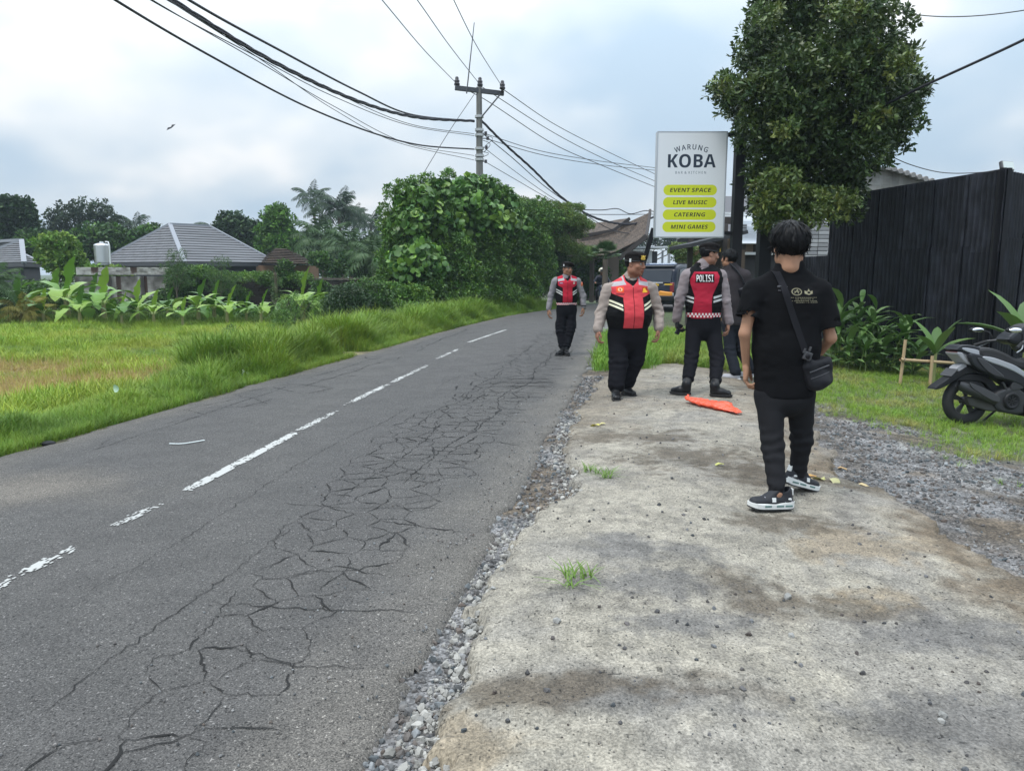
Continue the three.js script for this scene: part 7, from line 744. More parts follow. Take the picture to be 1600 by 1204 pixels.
{ // N: the near man in black
  const tee = canvasTex(1024, 1024, (c, w, h) => { c.fillStyle = '#151517'; c.fillRect(0, 0, w, h); const X = 768 + 48, Y = 196, k = '#8a856e'; c.strokeStyle = k; c.fillStyle = k; for (const [dx, r] of [[-36, 24], [26, 22]]) { c.lineWidth = 5; if (dx < 0) { c.beginPath(); c.arc(X + dx, Y, r, 0, 7); c.stroke(); c.lineWidth = 4; c.beginPath(); c.moveTo(X + dx - 12, Y + 12); c.lineTo(X + dx + 4, Y - 14); c.lineTo(X + dx + 8, Y + 14); c.moveTo(X + dx - 14, Y - 2); c.lineTo(X + dx + 14, Y - 2); c.stroke(); } else { poly(c, [[X + dx - 22, Y + 14], [X + dx - 22, Y - 8], [X + dx - 8, Y - 2], [X + dx, Y - 22], [X + dx + 8, Y - 2], [X + dx + 22, Y - 8], [X + dx + 20, Y + 14], [X + dx, Y + 24]], k); c.fillStyle = '#151517'; c.beginPath(); c.arc(X + dx, Y + 6, 8, 0, 7); c.fill(); c.fillStyle = k; } } const r = rng(4); [[48, -70, 70], [60, -44, 50], [72, -72, 74], [83, -40, 78]].forEach(([dy, a, b]) => { for (let x = a; x < b;) { const q = 3 + r() * 8; c.fillRect(X + x, Y + dy - 8, q, 4.5); x += q + 2 + (r() < 0.2 ? 5 : 0); } }); });
  const P = person({ base: [1222, 775], gy: 0.04, label: 'man in black T-shirt and black jeans seen from behind, closest to the camera', yaw: Math.PI - 0.1, cell: 0.0085, skinCell: 0.0085, headCell: 0.0036, handCell: 0.003, skin: [0.37, 0.2, 0.125], noFace: true, J: { head: [1234, 386, 0.0], neck: [1234, 421, 0], shL: [1179, 455, 0], shR: [1283, 457, 0], elL: [1164, 521, 0.02], elR: [1298, 528, 0.03], wrL: [1166, 571, -0.05], wrR: [1272, 562, -0.2], hipL: [1202, 612], hipR: [1251, 610], knL: [1200, 690, 0.0], knR: [1249, 686, -0.1] }, footL: [1168, 799, -1.36], footR: [1280, 765, 1.95, 0.03], torso: { chest: [0.2, 0.125], waist: [0.185, 0.125], hip: [0.175, 0.12] }, head: { yaw: Math.PI - 0.1, pitch: 0.05, s: 1.06 }, handL: { dir: [0.03, -1, -0.12], thumb: [0.4, 0, -1], palm: [1, 0, 0.3], curl: 1.5 }, handR: { dir: [-0.5, -0.6, -0.7], thumb: [0.2, 0.8, -0.3], palm: [-0.7, 0, 0.5], curl: 1.2 }, hair: { strands: 2600, bulk: 1, vol: 1.07, nape: 0.105, line: 0.05 } });
  P.J.sh.y += 0; const lo = P.J.hip.y - 0.06, hi = P.J.neck.y + 0.03, m = new THREE.MeshPhysicalMaterial({ map: tee, roughness: 0.9, specularIntensity: 0.15 });
  shirt(P, m, { name: 't_shirt', g: 0.01, up: 0.07, lo: 0.083, sleeve: { L: 0.62, R: 0.78 }, hem: lo + 0.03, fold: 0.013, neck: 0.064, neckY: 0.03, uv: [0.3, lo, hi] });
  trousers(P, new THREE.MeshPhysicalMaterial({ color: rgb(0.0155, 0.0155, 0.0175), roughness: 0.9, specularIntensity: 0.2 }), { th: 0.088, kn: 0.066, an: 0.052, hem: 0.9, rise: 0.08 });
  for (const k of 'LR') { // trainers
    const q = P.FT[k], tip = q.tip, n = q.d, side = V(n.z, 0, -n.x), o0 = q.toe.clone().addScaledVector(n, -0.15), Mx = new THREE.Matrix4().makeBasis(side, V(0, 1, 0), n).setPosition(o0); if (tip) Mx.multiply(new THREE.Matrix4().makeRotationX(0.3)).multiply(new THREE.Matrix4().makeTranslation(0, 0.03, -0.02)); else Mx.multiply(new THREE.Matrix4().makeTranslation(0, 0.012, 0)).multiply(new THREE.Matrix4().makeRotationX(-0.06));
    const sec = (t) => { const a = lerp(-0.14, 0.148, t); return [a, 0.034 + 0.014 * Math.sin(Math.PI * clamp(t * 0.9 + 0.12)) + 0.006 * sst(0.4, 0.75, t) - 0.03 * Math.pow(clamp((t - 0.86) / 0.14), 2) - 0.012 * Math.pow(clamp((0.1 - t) / 0.1), 2)]; };
    const ring = (y0, y1, grow) => { const pos = [], idx = [], N = 24; const out = []; for (let i = 0; i <= N; i++) { const [z, w] = sec(i / N); out.push([w + grow, z]); } for (let i = N; i >= 0; i--) { const [z, w] = sec(i / N); out.push([-w - grow, z]); } const s = new THREE.Shape(out.map((p) => new THREE.Vector2(p[0], -p[1]))); const g = new THREE.ExtrudeGeometry(s, { depth: 1, bevelEnabled: false }); g.rotateX(-Math.PI / 2).scale(1, 1, 1); const p = g.attributes.position; for (let i = 0; i < p.count; i++) { const z = p.getZ(i), t = (z + 0.14) / 0.288, e = p.getY(i); const up = 0.012 * Math.pow(clamp((t - 0.75) / 0.25), 2) + 0.006 * Math.pow(clamp((0.12 - t) / 0.12), 2); p.setY(i, lerp(y0(t) + up, y1(t) + up * 0.6, e)); } g.computeVertexNormals(); return g; };
    const f = new Field(V(-0.08, 0.0, -0.18), V(0.08, 0.15, 0.18), 0.005); f.add(oval(V(0, 0.05, -0.1), V(0, 0.052, 0.02), [0.036, 0.036], [0.042, 0.032], V(1, 0, 0)), 0.02).add(oval(V(0, 0.048, 0.0), V(0, 0.04, 0.108), [0.043, 0.034], [0.039, 0.03], V(1, 0, 0)), 0.02).add(oval(V(0, 0.05, -0.1), V(0, 0.105, -0.085), [0.036, 0.04], [0.035, 0.045], V(1, 0, 0)), 0.02).add(oval(V(0, 0.07, 0.02), V(0, 0.118, -0.035), [0.034, 0.022], [0.033, 0.02], V(1, 0, 0)), 0.015); f.sub(cone(V(0, 0.17, -0.075), V(0, 0.1, -0.078), 0.034, 0.028), 0.008); f.cut((x, y) => 0.03 - y);
    const sh = part('shoe', f.mesh().applyMatrix4(Mx), mat(0.012, 0.013, 0.018, 0.7), P.o), wh = mat(0.68, 0.68, 0.66, 0.6), T = (g) => g.applyMatrix4(Mx);
    part('midsole', T(ring(() => 0.008, (t) => 0.036 + 0.012 * sst(0.45, 0.1, t), 0.004)), wh, sh); part('outsole', T(ring(() => 0, () => 0.0085, 0.0025)), mat(0.02, 0.02, 0.022, 0.8), sh);
    for (const s of [-1, 1]) { for (const [z, l] of [[-0.095, 0.05], [-0.035, 0.05], [0.045, 0.045]]) part('sole_insert', T(bx(0.004, 0.011, l, s * (sec((z + 0.14) / 0.288)[1] + 0.004), 0.026, z, s * 0.06, 0, 0, 0.0018)), mat(0.11, 0.2, 0.19, 0.5), sh); part('side_logo', T(bx(0.004, 0.027, 0.026, s * 0.043, 0.062, 0.006, 0, 0, s * 0.22, 0.0015)), wh, sh); part('heel_window', T(new THREE.SphereGeometry(0.013, 12, 8).scale(0.3, 0.75, 1.3).translate(s * 0.0365, 0.064, -0.1)), wh, sh); part('heel_counter', T(bx(0.005, 0.016, 0.06, s * 0.037, 0.047, -0.1, 0, 0.1, 0, 0.002)), mat(0.16, 0.16, 0.17, 0.6), sh); }
    part('heel_tab', T(bx(0.036, 0.04, 0.01, 0, 0.105, -0.13, 0, 0.12, 0, 0.003)), wh, sh); part('laces', [0, 1, 2, 3].map((i) => T(bx(0.05, 0.005, 0.006, 0, 0.079 - i * 0.002, 0.0 + i * 0.018, 0, -0.2, 0, 0.002))), mat(0.3, 0.3, 0.33, 0.7), sh);
  }
  // crossbody bag and its strap, laid on the back
  const F2 = P.shirtField, surf = (px, py) => { let s = at(px, py, P.D).sub(P.b); const rd = ray(px, py).normalize(), o = V(0, EYE, 0).sub(P.b); for (let t = P.D - 0.6; t < P.D + 0.6; t += 0.004) { const p = o.clone().addScaledVector(rd, t); const i = Math.round((p.x - F2.min.x) / F2.cell), j = Math.round((p.y - F2.min.y) / F2.cell), k = Math.round((p.z - F2.min.z) / F2.cell); if (i >= 0 && j >= 0 && k >= 0 && i < F2.n[0] && j < F2.n[1] && k < F2.n[2] && F2.d[(k * F2.n[1] + j) * F2.n[0] + i] < 0) return p.addScaledVector(rd, -0.012); } return s; };
  const bag = thing('crossbody_bag', 'black crossbody bag hanging at the right hip of the man in the black T-shirt', 'bag', P.b.clone()), line = [[1214, 426], [1220, 438], [1228, 458], [1238, 490], [1250, 525], [1259, 551]].map((p) => surf(...p)), nyl = new THREE.MeshPhysicalMaterial({ color: rgb(0.012, 0.012, 0.015), roughness: 0.6, specularIntensity: 0.4 });
  const front = line[0].clone().add(V(-0.004, 0.012, -0.07)); const cpts = [P.J.sh.clone().add(V(-0.02, -0.1, -0.17)), front.clone().add(V(0.01, -0.05, -0.07)), front, ...line], c = new THREE.CatmullRomCurve3(cpts, false, 'centripetal'), pos = [], idx = [], N = 60; for (let i = 0; i <= N; i++) { const p = c.getPointAt(i / N), t = c.getTangentAt(i / N), nrm = V(0, i < 14 ? 1 : 0.25, 1).normalize(), sd = t.clone().cross(nrm).normalize(), w = 0.02; for (const [a, e] of [[-w, 0.004], [w, 0.004], [w, -0.002], [-w, -0.002]]) { const q = p.clone().addScaledVector(sd, a).addScaledVector(nrm, e); pos.push(q.x, q.y, q.z); } if (i) { const k = (i - 1) * 4; for (const [a, b2] of [[0, 1], [1, 2], [2, 3], [3, 0]]) idx.push(k + a, k + b2, k + 4 + b2, k + a, k + 4 + b2, k + 4 + a); } }
  const sm = geo(pos, idx).toNonIndexed(); sm.computeVertexNormals(); part('strap', sm, new THREE.MeshPhysicalMaterial({ color: rgb(0.014, 0.014, 0.017), roughness: 0.85, specularIntensity: 0.25, side: THREE.DoubleSide }), bag); const bk = surf(1222, 448); part('buckle', [bx(0.058, 0.012, 0.012, bk.x, bk.y, bk.z + 0.008, 0, 0, -0.1, 0.003), bx(0.058, 0.008, 0.012, bk.x + 0.006, bk.y - 0.024, bk.z + 0.008, 0, 0, -0.1, 0.003)], mat(0.1, 0.1, 0.11, 0.4), bag);
  const clip = at(1262, 556, P.D - 0.15).sub(P.b); part('side_clip', [bx(0.05, 0.05, 0.02, clip.x, clip.y, clip.z, 0, 0, -0.35, 0.006), bx(0.012, 0.03, 0.02, clip.x - 0.022, clip.y + 0.032, clip.z, 0, 0, -0.35, 0.004), bx(0.012, 0.03, 0.02, clip.x + 0.012, clip.y + 0.042, clip.z, 0, 0, -0.35, 0.004)], mat(0.05, 0.05, 0.055, 0.4), bag);
  const bc = at(1274, 582, P.D - 0.06).sub(P.b), qf = new THREE.Quaternion().setFromEuler(new THREE.Euler(0, 0.5, 0.18)), bf = new Field(bc.clone().addScalar(-0.2), bc.clone().addScalar(0.2), 0.006); { const iq = qf.clone().invert(), rb = (c, h, r0) => ({ ...box3(0.16, c), f: (x, y, z) => { const v = V(x - c.x, y - c.y, z - c.z).applyQuaternion(iq), w = 1 - 0.25 * clamp(-v.y / 0.1); const a = Math.max(Math.abs(v.x) - h.x * w, 0), b2 = Math.max(Math.abs(v.y) - h.y, 0), e = Math.max(Math.abs(v.z) - h.z * (1 + 0.4 * clamp(-v.y / 0.08)), 0); return Math.hypot(a, b2, e) - r0; } }); bf.add(rb(bc, V(0.088, 0.058, 0.022), 0.028), 0.02); } bf.add(ell(bc.clone().add(V(0.01, -0.05, 0.01)), V(0.075, 0.055, 0.06), qf), 0.04).add(cone(clip, bc.clone().add(V(-0.05, 0.03, 0.02)), 0.018, 0.04), 0.03).add(cone(bc.clone().add(V(0.06, 0.05, -0.02)), bc.clone().add(V(0.085, 0.03, -0.03)), 0.03, 0.02), 0.03); bf.warp(folds(0.008, 9)); part('pouch', bf.mesh(), nyl, bag);
  const zip = (dy, dx) => [-0.07, -0.035, 0, 0.035, 0.075].map((x) => { const p = bc.clone().add(V(x + dx, dy + 0.25 * x, 0)); for (let z = 0.14; z > 0; z -= 0.004) { const i = Math.round((p.x - bf.min.x) / bf.cell), j = Math.round((p.y - bf.min.y) / bf.cell), k = Math.round((p.z + z - bf.min.z) / bf.cell); if (bf.d[(k * bf.n[1] + j) * bf.n[0] + i] < 0) return p.setZ(p.z + z + 0.003); } return p; }); part('zip', tube(zip(0.03, 0), 0.0045, 20, 6), mat(0.07, 0.07, 0.078, 0.35, { metalness: 0.4 }), bag); part('seam', tube(zip(-0.01, 0.01), 0.003, 20, 6), mat(0.035, 0.035, 0.04, 0.6), bag);
}
// ---------------------------------------------------------------- scooter, police car, motorcyclist, litter
const M_TYRE = mat(0.016, 0.016, 0.017, 0.85), M_PLAST = new THREE.MeshPhysicalMaterial({ color: rgb(0.014, 0.014, 0.016), roughness: 0.5, specularIntensity: 0.5 }), M_GLOSS = new THREE.MeshPhysicalMaterial({ color: rgb(0.018, 0.019, 0.023), roughness: 0.38, specularIntensity: 0.7 }), M_SILV = new THREE.MeshPhysicalMaterial({ color: rgb(0.36, 0.37, 0.4), roughness: 0.35 }), M_ALLOY = mat(0.25, 0.25, 0.26, 0.4, { metalness: 0.7 }), M_GREY = mat(0.03, 0.03, 0.032, 0.55);
function tyreGeo(R, w) { const p = []; for (let i = 0; i <= 14; i++) { const a = Math.PI * 2 * i / 14; p.push(new THREE.Vector2(R - w * 0.55 + Math.cos(a) * w * 0.55, Math.sin(a) * w * 0.5)); } return new THREE.LatheGeometry(p, 44).rotateX(Math.PI / 2); }
function wheel(parent, x, y, R, w, name = 'wheel') { const g = new THREE.Group(); g.name = name; g.position.set(x, y, 0); parent.add(g); part('tyre', tyreGeo(R, w), M_TYRE, g); const rim = [new THREE.LatheGeometry([[R * 0.68, -w * 0.4], [R * 0.74, -w * 0.42], [R * 0.7, 0], [R * 0.74, w * 0.42], [R * 0.68, w * 0.4], [R * 0.66, 0], [R * 0.68, -w * 0.4]].map((q) => new THREE.Vector2(...q)), 40).rotateX(Math.PI / 2), new THREE.CylinderGeometry(R * 0.17, R * 0.17, w * 0.9, 16).rotateX(Math.PI / 2)]; for (let i = 0; i < 5; i++) { const a = i * Math.PI * 0.4 + 0.3; for (const s of [-0.13, 0.13]) rim.push(beam(V(Math.cos(a) * R * 0.14, Math.sin(a) * R * 0.14, 0), V(Math.cos(a + s) * R * 0.7, Math.sin(a + s) * R * 0.7, 0), 0.02, 0.026)); } part('rim', rim, M_GREY, g); return g; }
{
  const D = 7.65, b = at(1507, 655, D), s = thing('motor_scooter', 'black and silver motor scooter parked on the grass at the right edge', 'scooter', V(b.x, topY(b.x, D) + 0.0, b.z), 0.1), k = (zx, zy) => [(zx - 586) * 0.00119, (1035 - zy) * 0.00119], K = (...l) => l.map((p) => k(...p)), ex = (l, w, z = 0, bev = 0.012) => extr(spl(K(...l), 4), w, bev).translate(0, 0, z), v3 = (zx, zy, z) => V(...k(zx, zy), z);
  wheel(s, 0, 0.248, 0.248, 0.1, 'rear_wheel'); wheel(s, 1.28, 0.25, 0.25, 0.085, 'front_wheel');
  part('seat', [ex([[640, 388], [700, 384], [780, 402], [880, 440], [960, 478], [1095, 492], [1210, 480], [1270, 500], [1230, 540], [1095, 532], [940, 508], [840, 476], [680, 432], [645, 412]], 0.23, 0, 0.03)], mat(0.022, 0.022, 0.024, 0.7), s);
  part('grab_rail', [ex([[435, 372], [470, 350], [560, 352], [650, 378], [690, 410], [640, 425], [540, 395], [470, 380]], 0.2, 0, 0.014)], M_GLOSS, s); part('rail_trim', [ex([[470, 366], [540, 370], [620, 390], [662, 420], [600, 414], [520, 392]], 0.212, 0, 0.006)], M_SILV, s);
  const tail = part('tail_lamp', [ex([[440, 408], [490, 412], [545, 432], [575, 470], [590, 502], [530, 492], [490, 460], [455, 425]], 0.19, 0, 0.012)], mat(0.3, 0.3, 0.32, 0.25), s); part('red_lens', [ex([[436, 402], [462, 412], [486, 450], [500, 472], [470, 446]], 0.17, -0.0, 0.006)], mat(0.3, 0.02, 0.02, 0.25), tail);
  for (const z of [1, -1]) { part('side_panel', [ex([[530, 425], [600, 432], [700, 462], [820, 500], [950, 540], [1095, 622], [1180, 700], [1150, 760], [1095, 735], [1000, 668], [880, 628], [780, 612], [700, 570], [610, 530], [560, 490]], 0.05, z * 0.115, 0.018)], M_GLOSS, s); part('silver_stripe', [ex([[640, 442], [720, 450], [820, 480], [940, 524], [1030, 580], [1120, 648], [1112, 662], [1010, 598], [920, 552], [800, 506], [700, 474]], 0.03, z * 0.133, 0.01)], M_SILV, s); part('dark_blade', [ex([[590, 452], [650, 470], [720, 520], [800, 580], [830, 606], [760, 596], [680, 552]], 0.026, z * 0.137, 0.009)], mat(0.035, 0.035, 0.04, 0.4), s); }
  part('tail_core', [ex([[480, 400], [620, 420], [820, 480], [1000, 560], [1150, 700], [1090, 760], [900, 650], [700, 580], [560, 500]], 0.19, 0, 0.02)], M_PLAST, s);
  part('rear_fender', [ex([[272, 712], [300, 688], [400, 622], [500, 556], [560, 528], [680, 540], [712, 575], [600, 572], [520, 590], [430, 645], [320, 702]], 0.13, 0, 0.01)], M_PLAST, s); part('number_plate', [bx(0.005, 0.1, 0.18, ...k(418, 575), 0, 0, 0, -0.75)], mat(0.05, 0.05, 0.055, 0.6), s); part('plate_lamp', [ex([[455, 545], [500, 512], [535, 512], [540, 540], [480, 560]], 0.12, 0, 0.008)], mat(0.3, 0.3, 0.32, 0.4), s); part('hugger', [ex([[480, 640], [560, 600], [700, 605], [800, 660], [850, 740], [800, 730], [720, 660], [580, 640]], 0.11, 0, 0.01)], M_PLAST, s);
  part('shock_absorber', [cyl(0.022, 0.022, v3(700, 585, -0.1), v3(640, 780, -0.1), 12), cyl(0.03, 0.03, v3(690, 620, -0.1), v3(655, 740, -0.1), 12)], M_GREY, s);
  const ms = new THREE.CatmullRomCurve3([v3(432, 668, 0.125), v3(470, 690, 0.13), v3(600, 740, 0.135), v3(740, 800, 0.13), v3(785, 818, 0.12)]); const ex1 = part('exhaust', [tube(ms.points, (t) => lerp(0.042, 0.056, Math.sin(Math.PI * clamp(t * 0.9 + 0.1))) * (t < 0.04 ? 0.75 : 1), 30, 16), tube([v3(785, 818, 0.12), v3(860, 880, 0.1), v3(980, 920, 0.08), v3(1100, 900, 0.03)], 0.016, 20, 8)], mat(0.035, 0.035, 0.038, 0.45), s); part('heat_shield', [extr(spl(K([500, 660], [560, 676], [690, 730], [770, 780], [775, 812], [720, 806], [600, 742], [520, 690]), 4), 0.012, 0.004).translate(0, 0, 0.188)], mat(0.05, 0.05, 0.055, 0.35), ex1);
  part('swing_arm', [ex([[560, 800], [640, 800], [760, 830], [830, 800], [850, 880], [760, 900], [650, 870], [580, 850]], 0.07, 0.07, 0.014)], mat(0.055, 0.053, 0.05, 0.55), s);
  const eng = part('engine', [ex([[800, 770], [850, 740], [960, 720], [1060, 780], [1100, 880], [1040, 915], [880, 905], [800, 860]], 0.26, 0.0, 0.02)], mat(0.03, 0.03, 0.032, 0.6), s); part('fan_cover', [new THREE.LatheGeometry([[0, 0.0], [0.05, 0.004], [0.06, 0.016], [0.08, 0.018], [0.085, 0.004], [0.09, 0]].map((q) => new THREE.Vector2(...q)), 30).rotateX(Math.PI / 2).translate(...k(925, 818), 0.145)], M_PLAST, eng); for (let i = 0; i < 8; i++) part('fin', bx(0.004, 0.05, 0.008, k(925, 818)[0] + Math.cos(i * 0.785) * 0.035, k(925, 818)[1] + Math.sin(i * 0.785) * 0.035, 0.152, 0, 0, i * 0.785 + 1.57), M_GREY, eng); part('bracket', [ex([[925, 716], [950, 652], [1050, 692], [1010, 712]], 0.03, 0.12, 0.008), cyl(0.012, 0.012, v3(842, 660, 0.12), v3(885, 720, 0.12), 8)], M_GREY, eng);
  part('stand', [cyl(0.013, 0.013, v3(960, 900, -0.08), v3(900, 1032, -0.2), 8)], M_GREY, s); part('footboard', [ex([[1100, 800], [1180, 760], [1400, 800], [1560, 790], [1580, 830], [1400, 850], [1180, 870], [1080, 940], [1060, 880]], 0.3, 0, 0.02)], M_PLAST, s);
  part('front_shield', [ex([[1560, 800], [1600, 640], [1580, 440], [1540, 330], [1590, 320], [1660, 460], [1690, 640], [1640, 760], [1590, 830]], 0.34, 0, 0.03)], M_GLOSS, s); part('front_fender', [ex([[1480, 800], [1560, 770], [1660, 765], [1770, 790], [1840, 850], [1770, 826], [1660, 800], [1560, 805]], 0.12, 0, 0.01)], M_GLOSS, s); for (const z of [-0.07, 0.07]) part('fork', cyl(0.017, 0.017, v3(1600, 480, z), v3(1661, 825, z), 10), M_ALLOY, s);
  part('handlebar_cowl', [ex([[920, 290], [980, 240], [1060, 190], [1150, 180], [1300, 220], [1420, 250], [1500, 300], [1460, 350], [1300, 345], [1150, 350], [1090, 380], [1030, 320], [960, 310]], 0.2, 0.0, 0.03)], M_GLOSS, s).position.set(0.0, 0, 0); part('steering_column', cyl(0.04, 0.05, v3(1460, 320, 0), v3(1560, 500, 0), 12), M_PLAST, s);
  for (const z of [1, -1]) { part('grip', cyl(0.017, 0.017, v3(830, 357, z * 0.3), v3(915, 318, z * 0.24), 12), mat(0.015, 0.015, 0.016, 0.8), s); part('brake_lever', tube([v3(832, 394, z * 0.3), v3(880, 366, z * 0.29), v3(930, 322, z * 0.23)], 0.007, 14, 7), M_SILV, s); part('bar', cyl(0.015, 0.015, v3(915, 318, z * 0.24), v3(1080, 290, z * 0.08), 10), M_GREY, s); const my = z > 0 ? 0.3 : -0.34, mx = z > 0 ? 780 : 860; const hs = part('mirror', new THREE.SphereGeometry(1, 24, 14).scale(0.07, 0.027, 0.05).rotateZ(0.05).translate(...k(mx, z > 0 ? 205 : 216), my), M_PLAST, s); part('mirror_glass', new THREE.SphereGeometry(1, 24, 14).scale(0.066, 0.024, 0.012).translate(...k(mx, z > 0 ? 207 : 218), my + (z > 0 ? 0.044 : 0.042)), mat(0.85, 0.87, 0.92, 0.06, { metalness: 1 }), hs); part('mirror_stem', tube([v3(mx + 55, 224, my), v3(mx + 110, 240, my * 0.9), v3(mx + 130, 290, my * 0.82)], 0.006, 12, 6), M_PLAST, s); }
  s.rotation.x = -0.05;
}
{ // police car seen from the rear
  const D = 28.6, b = at(1019, 482, D), c = thing('police_car', 'dark blue and orange police car with yellow lettering parked beyond the policemen', 'car', V(b.x, topY(b.x, D), b.z), -0.5), w = 1.74, body = new THREE.MeshPhysicalMaterial({ color: rgb(0.014, 0.02, 0.036), roughness: 0.35, specularIntensity: 0.6 }), glass = new THREE.MeshPhysicalMaterial({ color: rgb(0.02, 0.025, 0.035), roughness: 0.08 }), orange = mat(0.75, 0.3, 0.035, 0.45), yellow = mat(0.75, 0.48, 0.03, 0.5);
  // side profile: x towards the front, y up, then turned so that the rear faces the camera
  const prof = spl([[0, 0.42], [-0.03, 0.7], [0, 1.0], [0.06, 1.1], [0.22, 1.62], [0.45, 1.74], [1.4, 1.78], [2.2, 1.72], [2.75, 1.2], [3.6, 1.1], [4.1, 0.95], [4.2, 0.6], [4.15, 0.36], [3.9, 0.3], [0.3, 0.3]], 5), turn = (g) => g.rotateY(Math.PI / 2); 
  part('body', turn(extr(prof, w, 0.1, { bevelOffset: -0.1 })), body, c); part('rear_window', turn(extr([[0.09, 1.12], [0.215, 1.56], [0.19, 1.57], [0.05, 1.12]], w - 0.34, 0.012)).translate(0, 0, 0.02), glass, c);
  for (const s of [-1, 1]) { part('side_window', turn(extr([[0.4, 1.16], [0.52, 1.58], [1.35, 1.64], [1.35, 1.16]], 0.03, 0.006)).translate(s * (w / 2 + 0.004), 0, 0), glass, c); part('side_window', turn(extr([[1.42, 1.16], [1.42, 1.64], [2.15, 1.6], [2.55, 1.18]], 0.03, 0.006)).translate(s * (w / 2 + 0.004), 0, 0), glass, c); part('tail_lamp', bx(0.15, 0.36, 0.1, s * (w / 2 - 0.11), 0.93, 0.02, 0, 0, 0, 0.02), mat(0.22, 0.02, 0.03, 0.2), c); part('reflector', bx(0.13, 0.12, 0.1, s * (w / 2 - 0.11), 0.67, 0.025, 0, 0, 0, 0.02), mat(0.5, 0.5, 0.5, 0.3), c); part('side_stripe', bx(0.012, 0.3, 1.6, s * (w / 2 + 0.008), 0.85, -1.6), mat(0.42, 0.24, 0.06, 0.5), c); part('door_handle', bx(0.03, 0.03, 0.16, s * (w / 2 + 0.02), 1.02, -1.5, 0, 0, 0, 0.008), M_PLAST, c); }
  part('bumper', bx(w * 0.99, 0.22, 0.16, 0, 0.52, 0.05, 0, 0, 0, 0.06), M_PLAST, c); part('orange_panel', [bx(w * 0.92, 0.16, 0.09, 0, 0.68, 0.055, 0, 0, 0, 0.04), bx(0.46, 0.24, 0.09, 0.5, 0.66, 0.056, 0, 0, -0.12, 0.05)], orange, c); part('number_plate', bx(0.42, 0.13, 0.02, 0.1, 0.42, 0.145, 0, 0, 0, 0.004), mat(0.45, 0.45, 0.44, 0.5), c);
  part('window_lettering', [bx(0.66, 0.075, 0.012, -0.28, 1.4, -0.115, 0, -0.26), bx(1.0, 0.06, 0.012, 0.08, 1.28, -0.078, 0, -0.26)].map((g) => g), yellow, c); part('body_mark', [bx(0.05, 0.3, 0.02, 0.16, 0.93, 0.06), bx(0.2, 0.06, 0.02, 0.16, 1.02, 0.06), bx(0.42, 0.06, 0.02, -0.1, 1.0, 0.06), bx(0.3, 0.05, 0.02, 0.63, 1.04, 0.062)], yellow, c); part('rear_handle', bx(0.6, 0.06, 0.05, 0.1, 1.09, 0.0, 0, 0, 0, 0.02), M_SILV, c); part('spoiler', bx(w * 0.9, 0.05, 0.34, 0, 1.79, -0.3, 0, 0.12, 0, 0.02), new THREE.MeshPhysicalMaterial({ color: rgb(0.03, 0.06, 0.16), roughness: 0.3, clearcoat: 1 }), c); part('roof_rail', [bx(0.05, 0.06, 1.6, -w / 2 + 0.2, 1.81, -1.3, 0, 0, 0, 0.02), bx(0.05, 0.06, 1.6, w / 2 - 0.2, 1.81, -1.3, 0, 0, 0, 0.02)], M_PLAST, c);
  for (const z of [-0.75, -3.3]) for (const s of [-1, 1]) { const g = new THREE.Group(); g.name = 'wheel'; g.position.set(s * (w / 2 - 0.12), 0.34, z); g.rotation.y = Math.PI / 2; c.add(g); part('tyre', tyreGeo(0.34, 0.24), M_TYRE, g); part('rim', new THREE.CylinderGeometry(0.22, 0.22, 0.2, 20).rotateX(Math.PI / 2), M_ALLOY, g); }
}
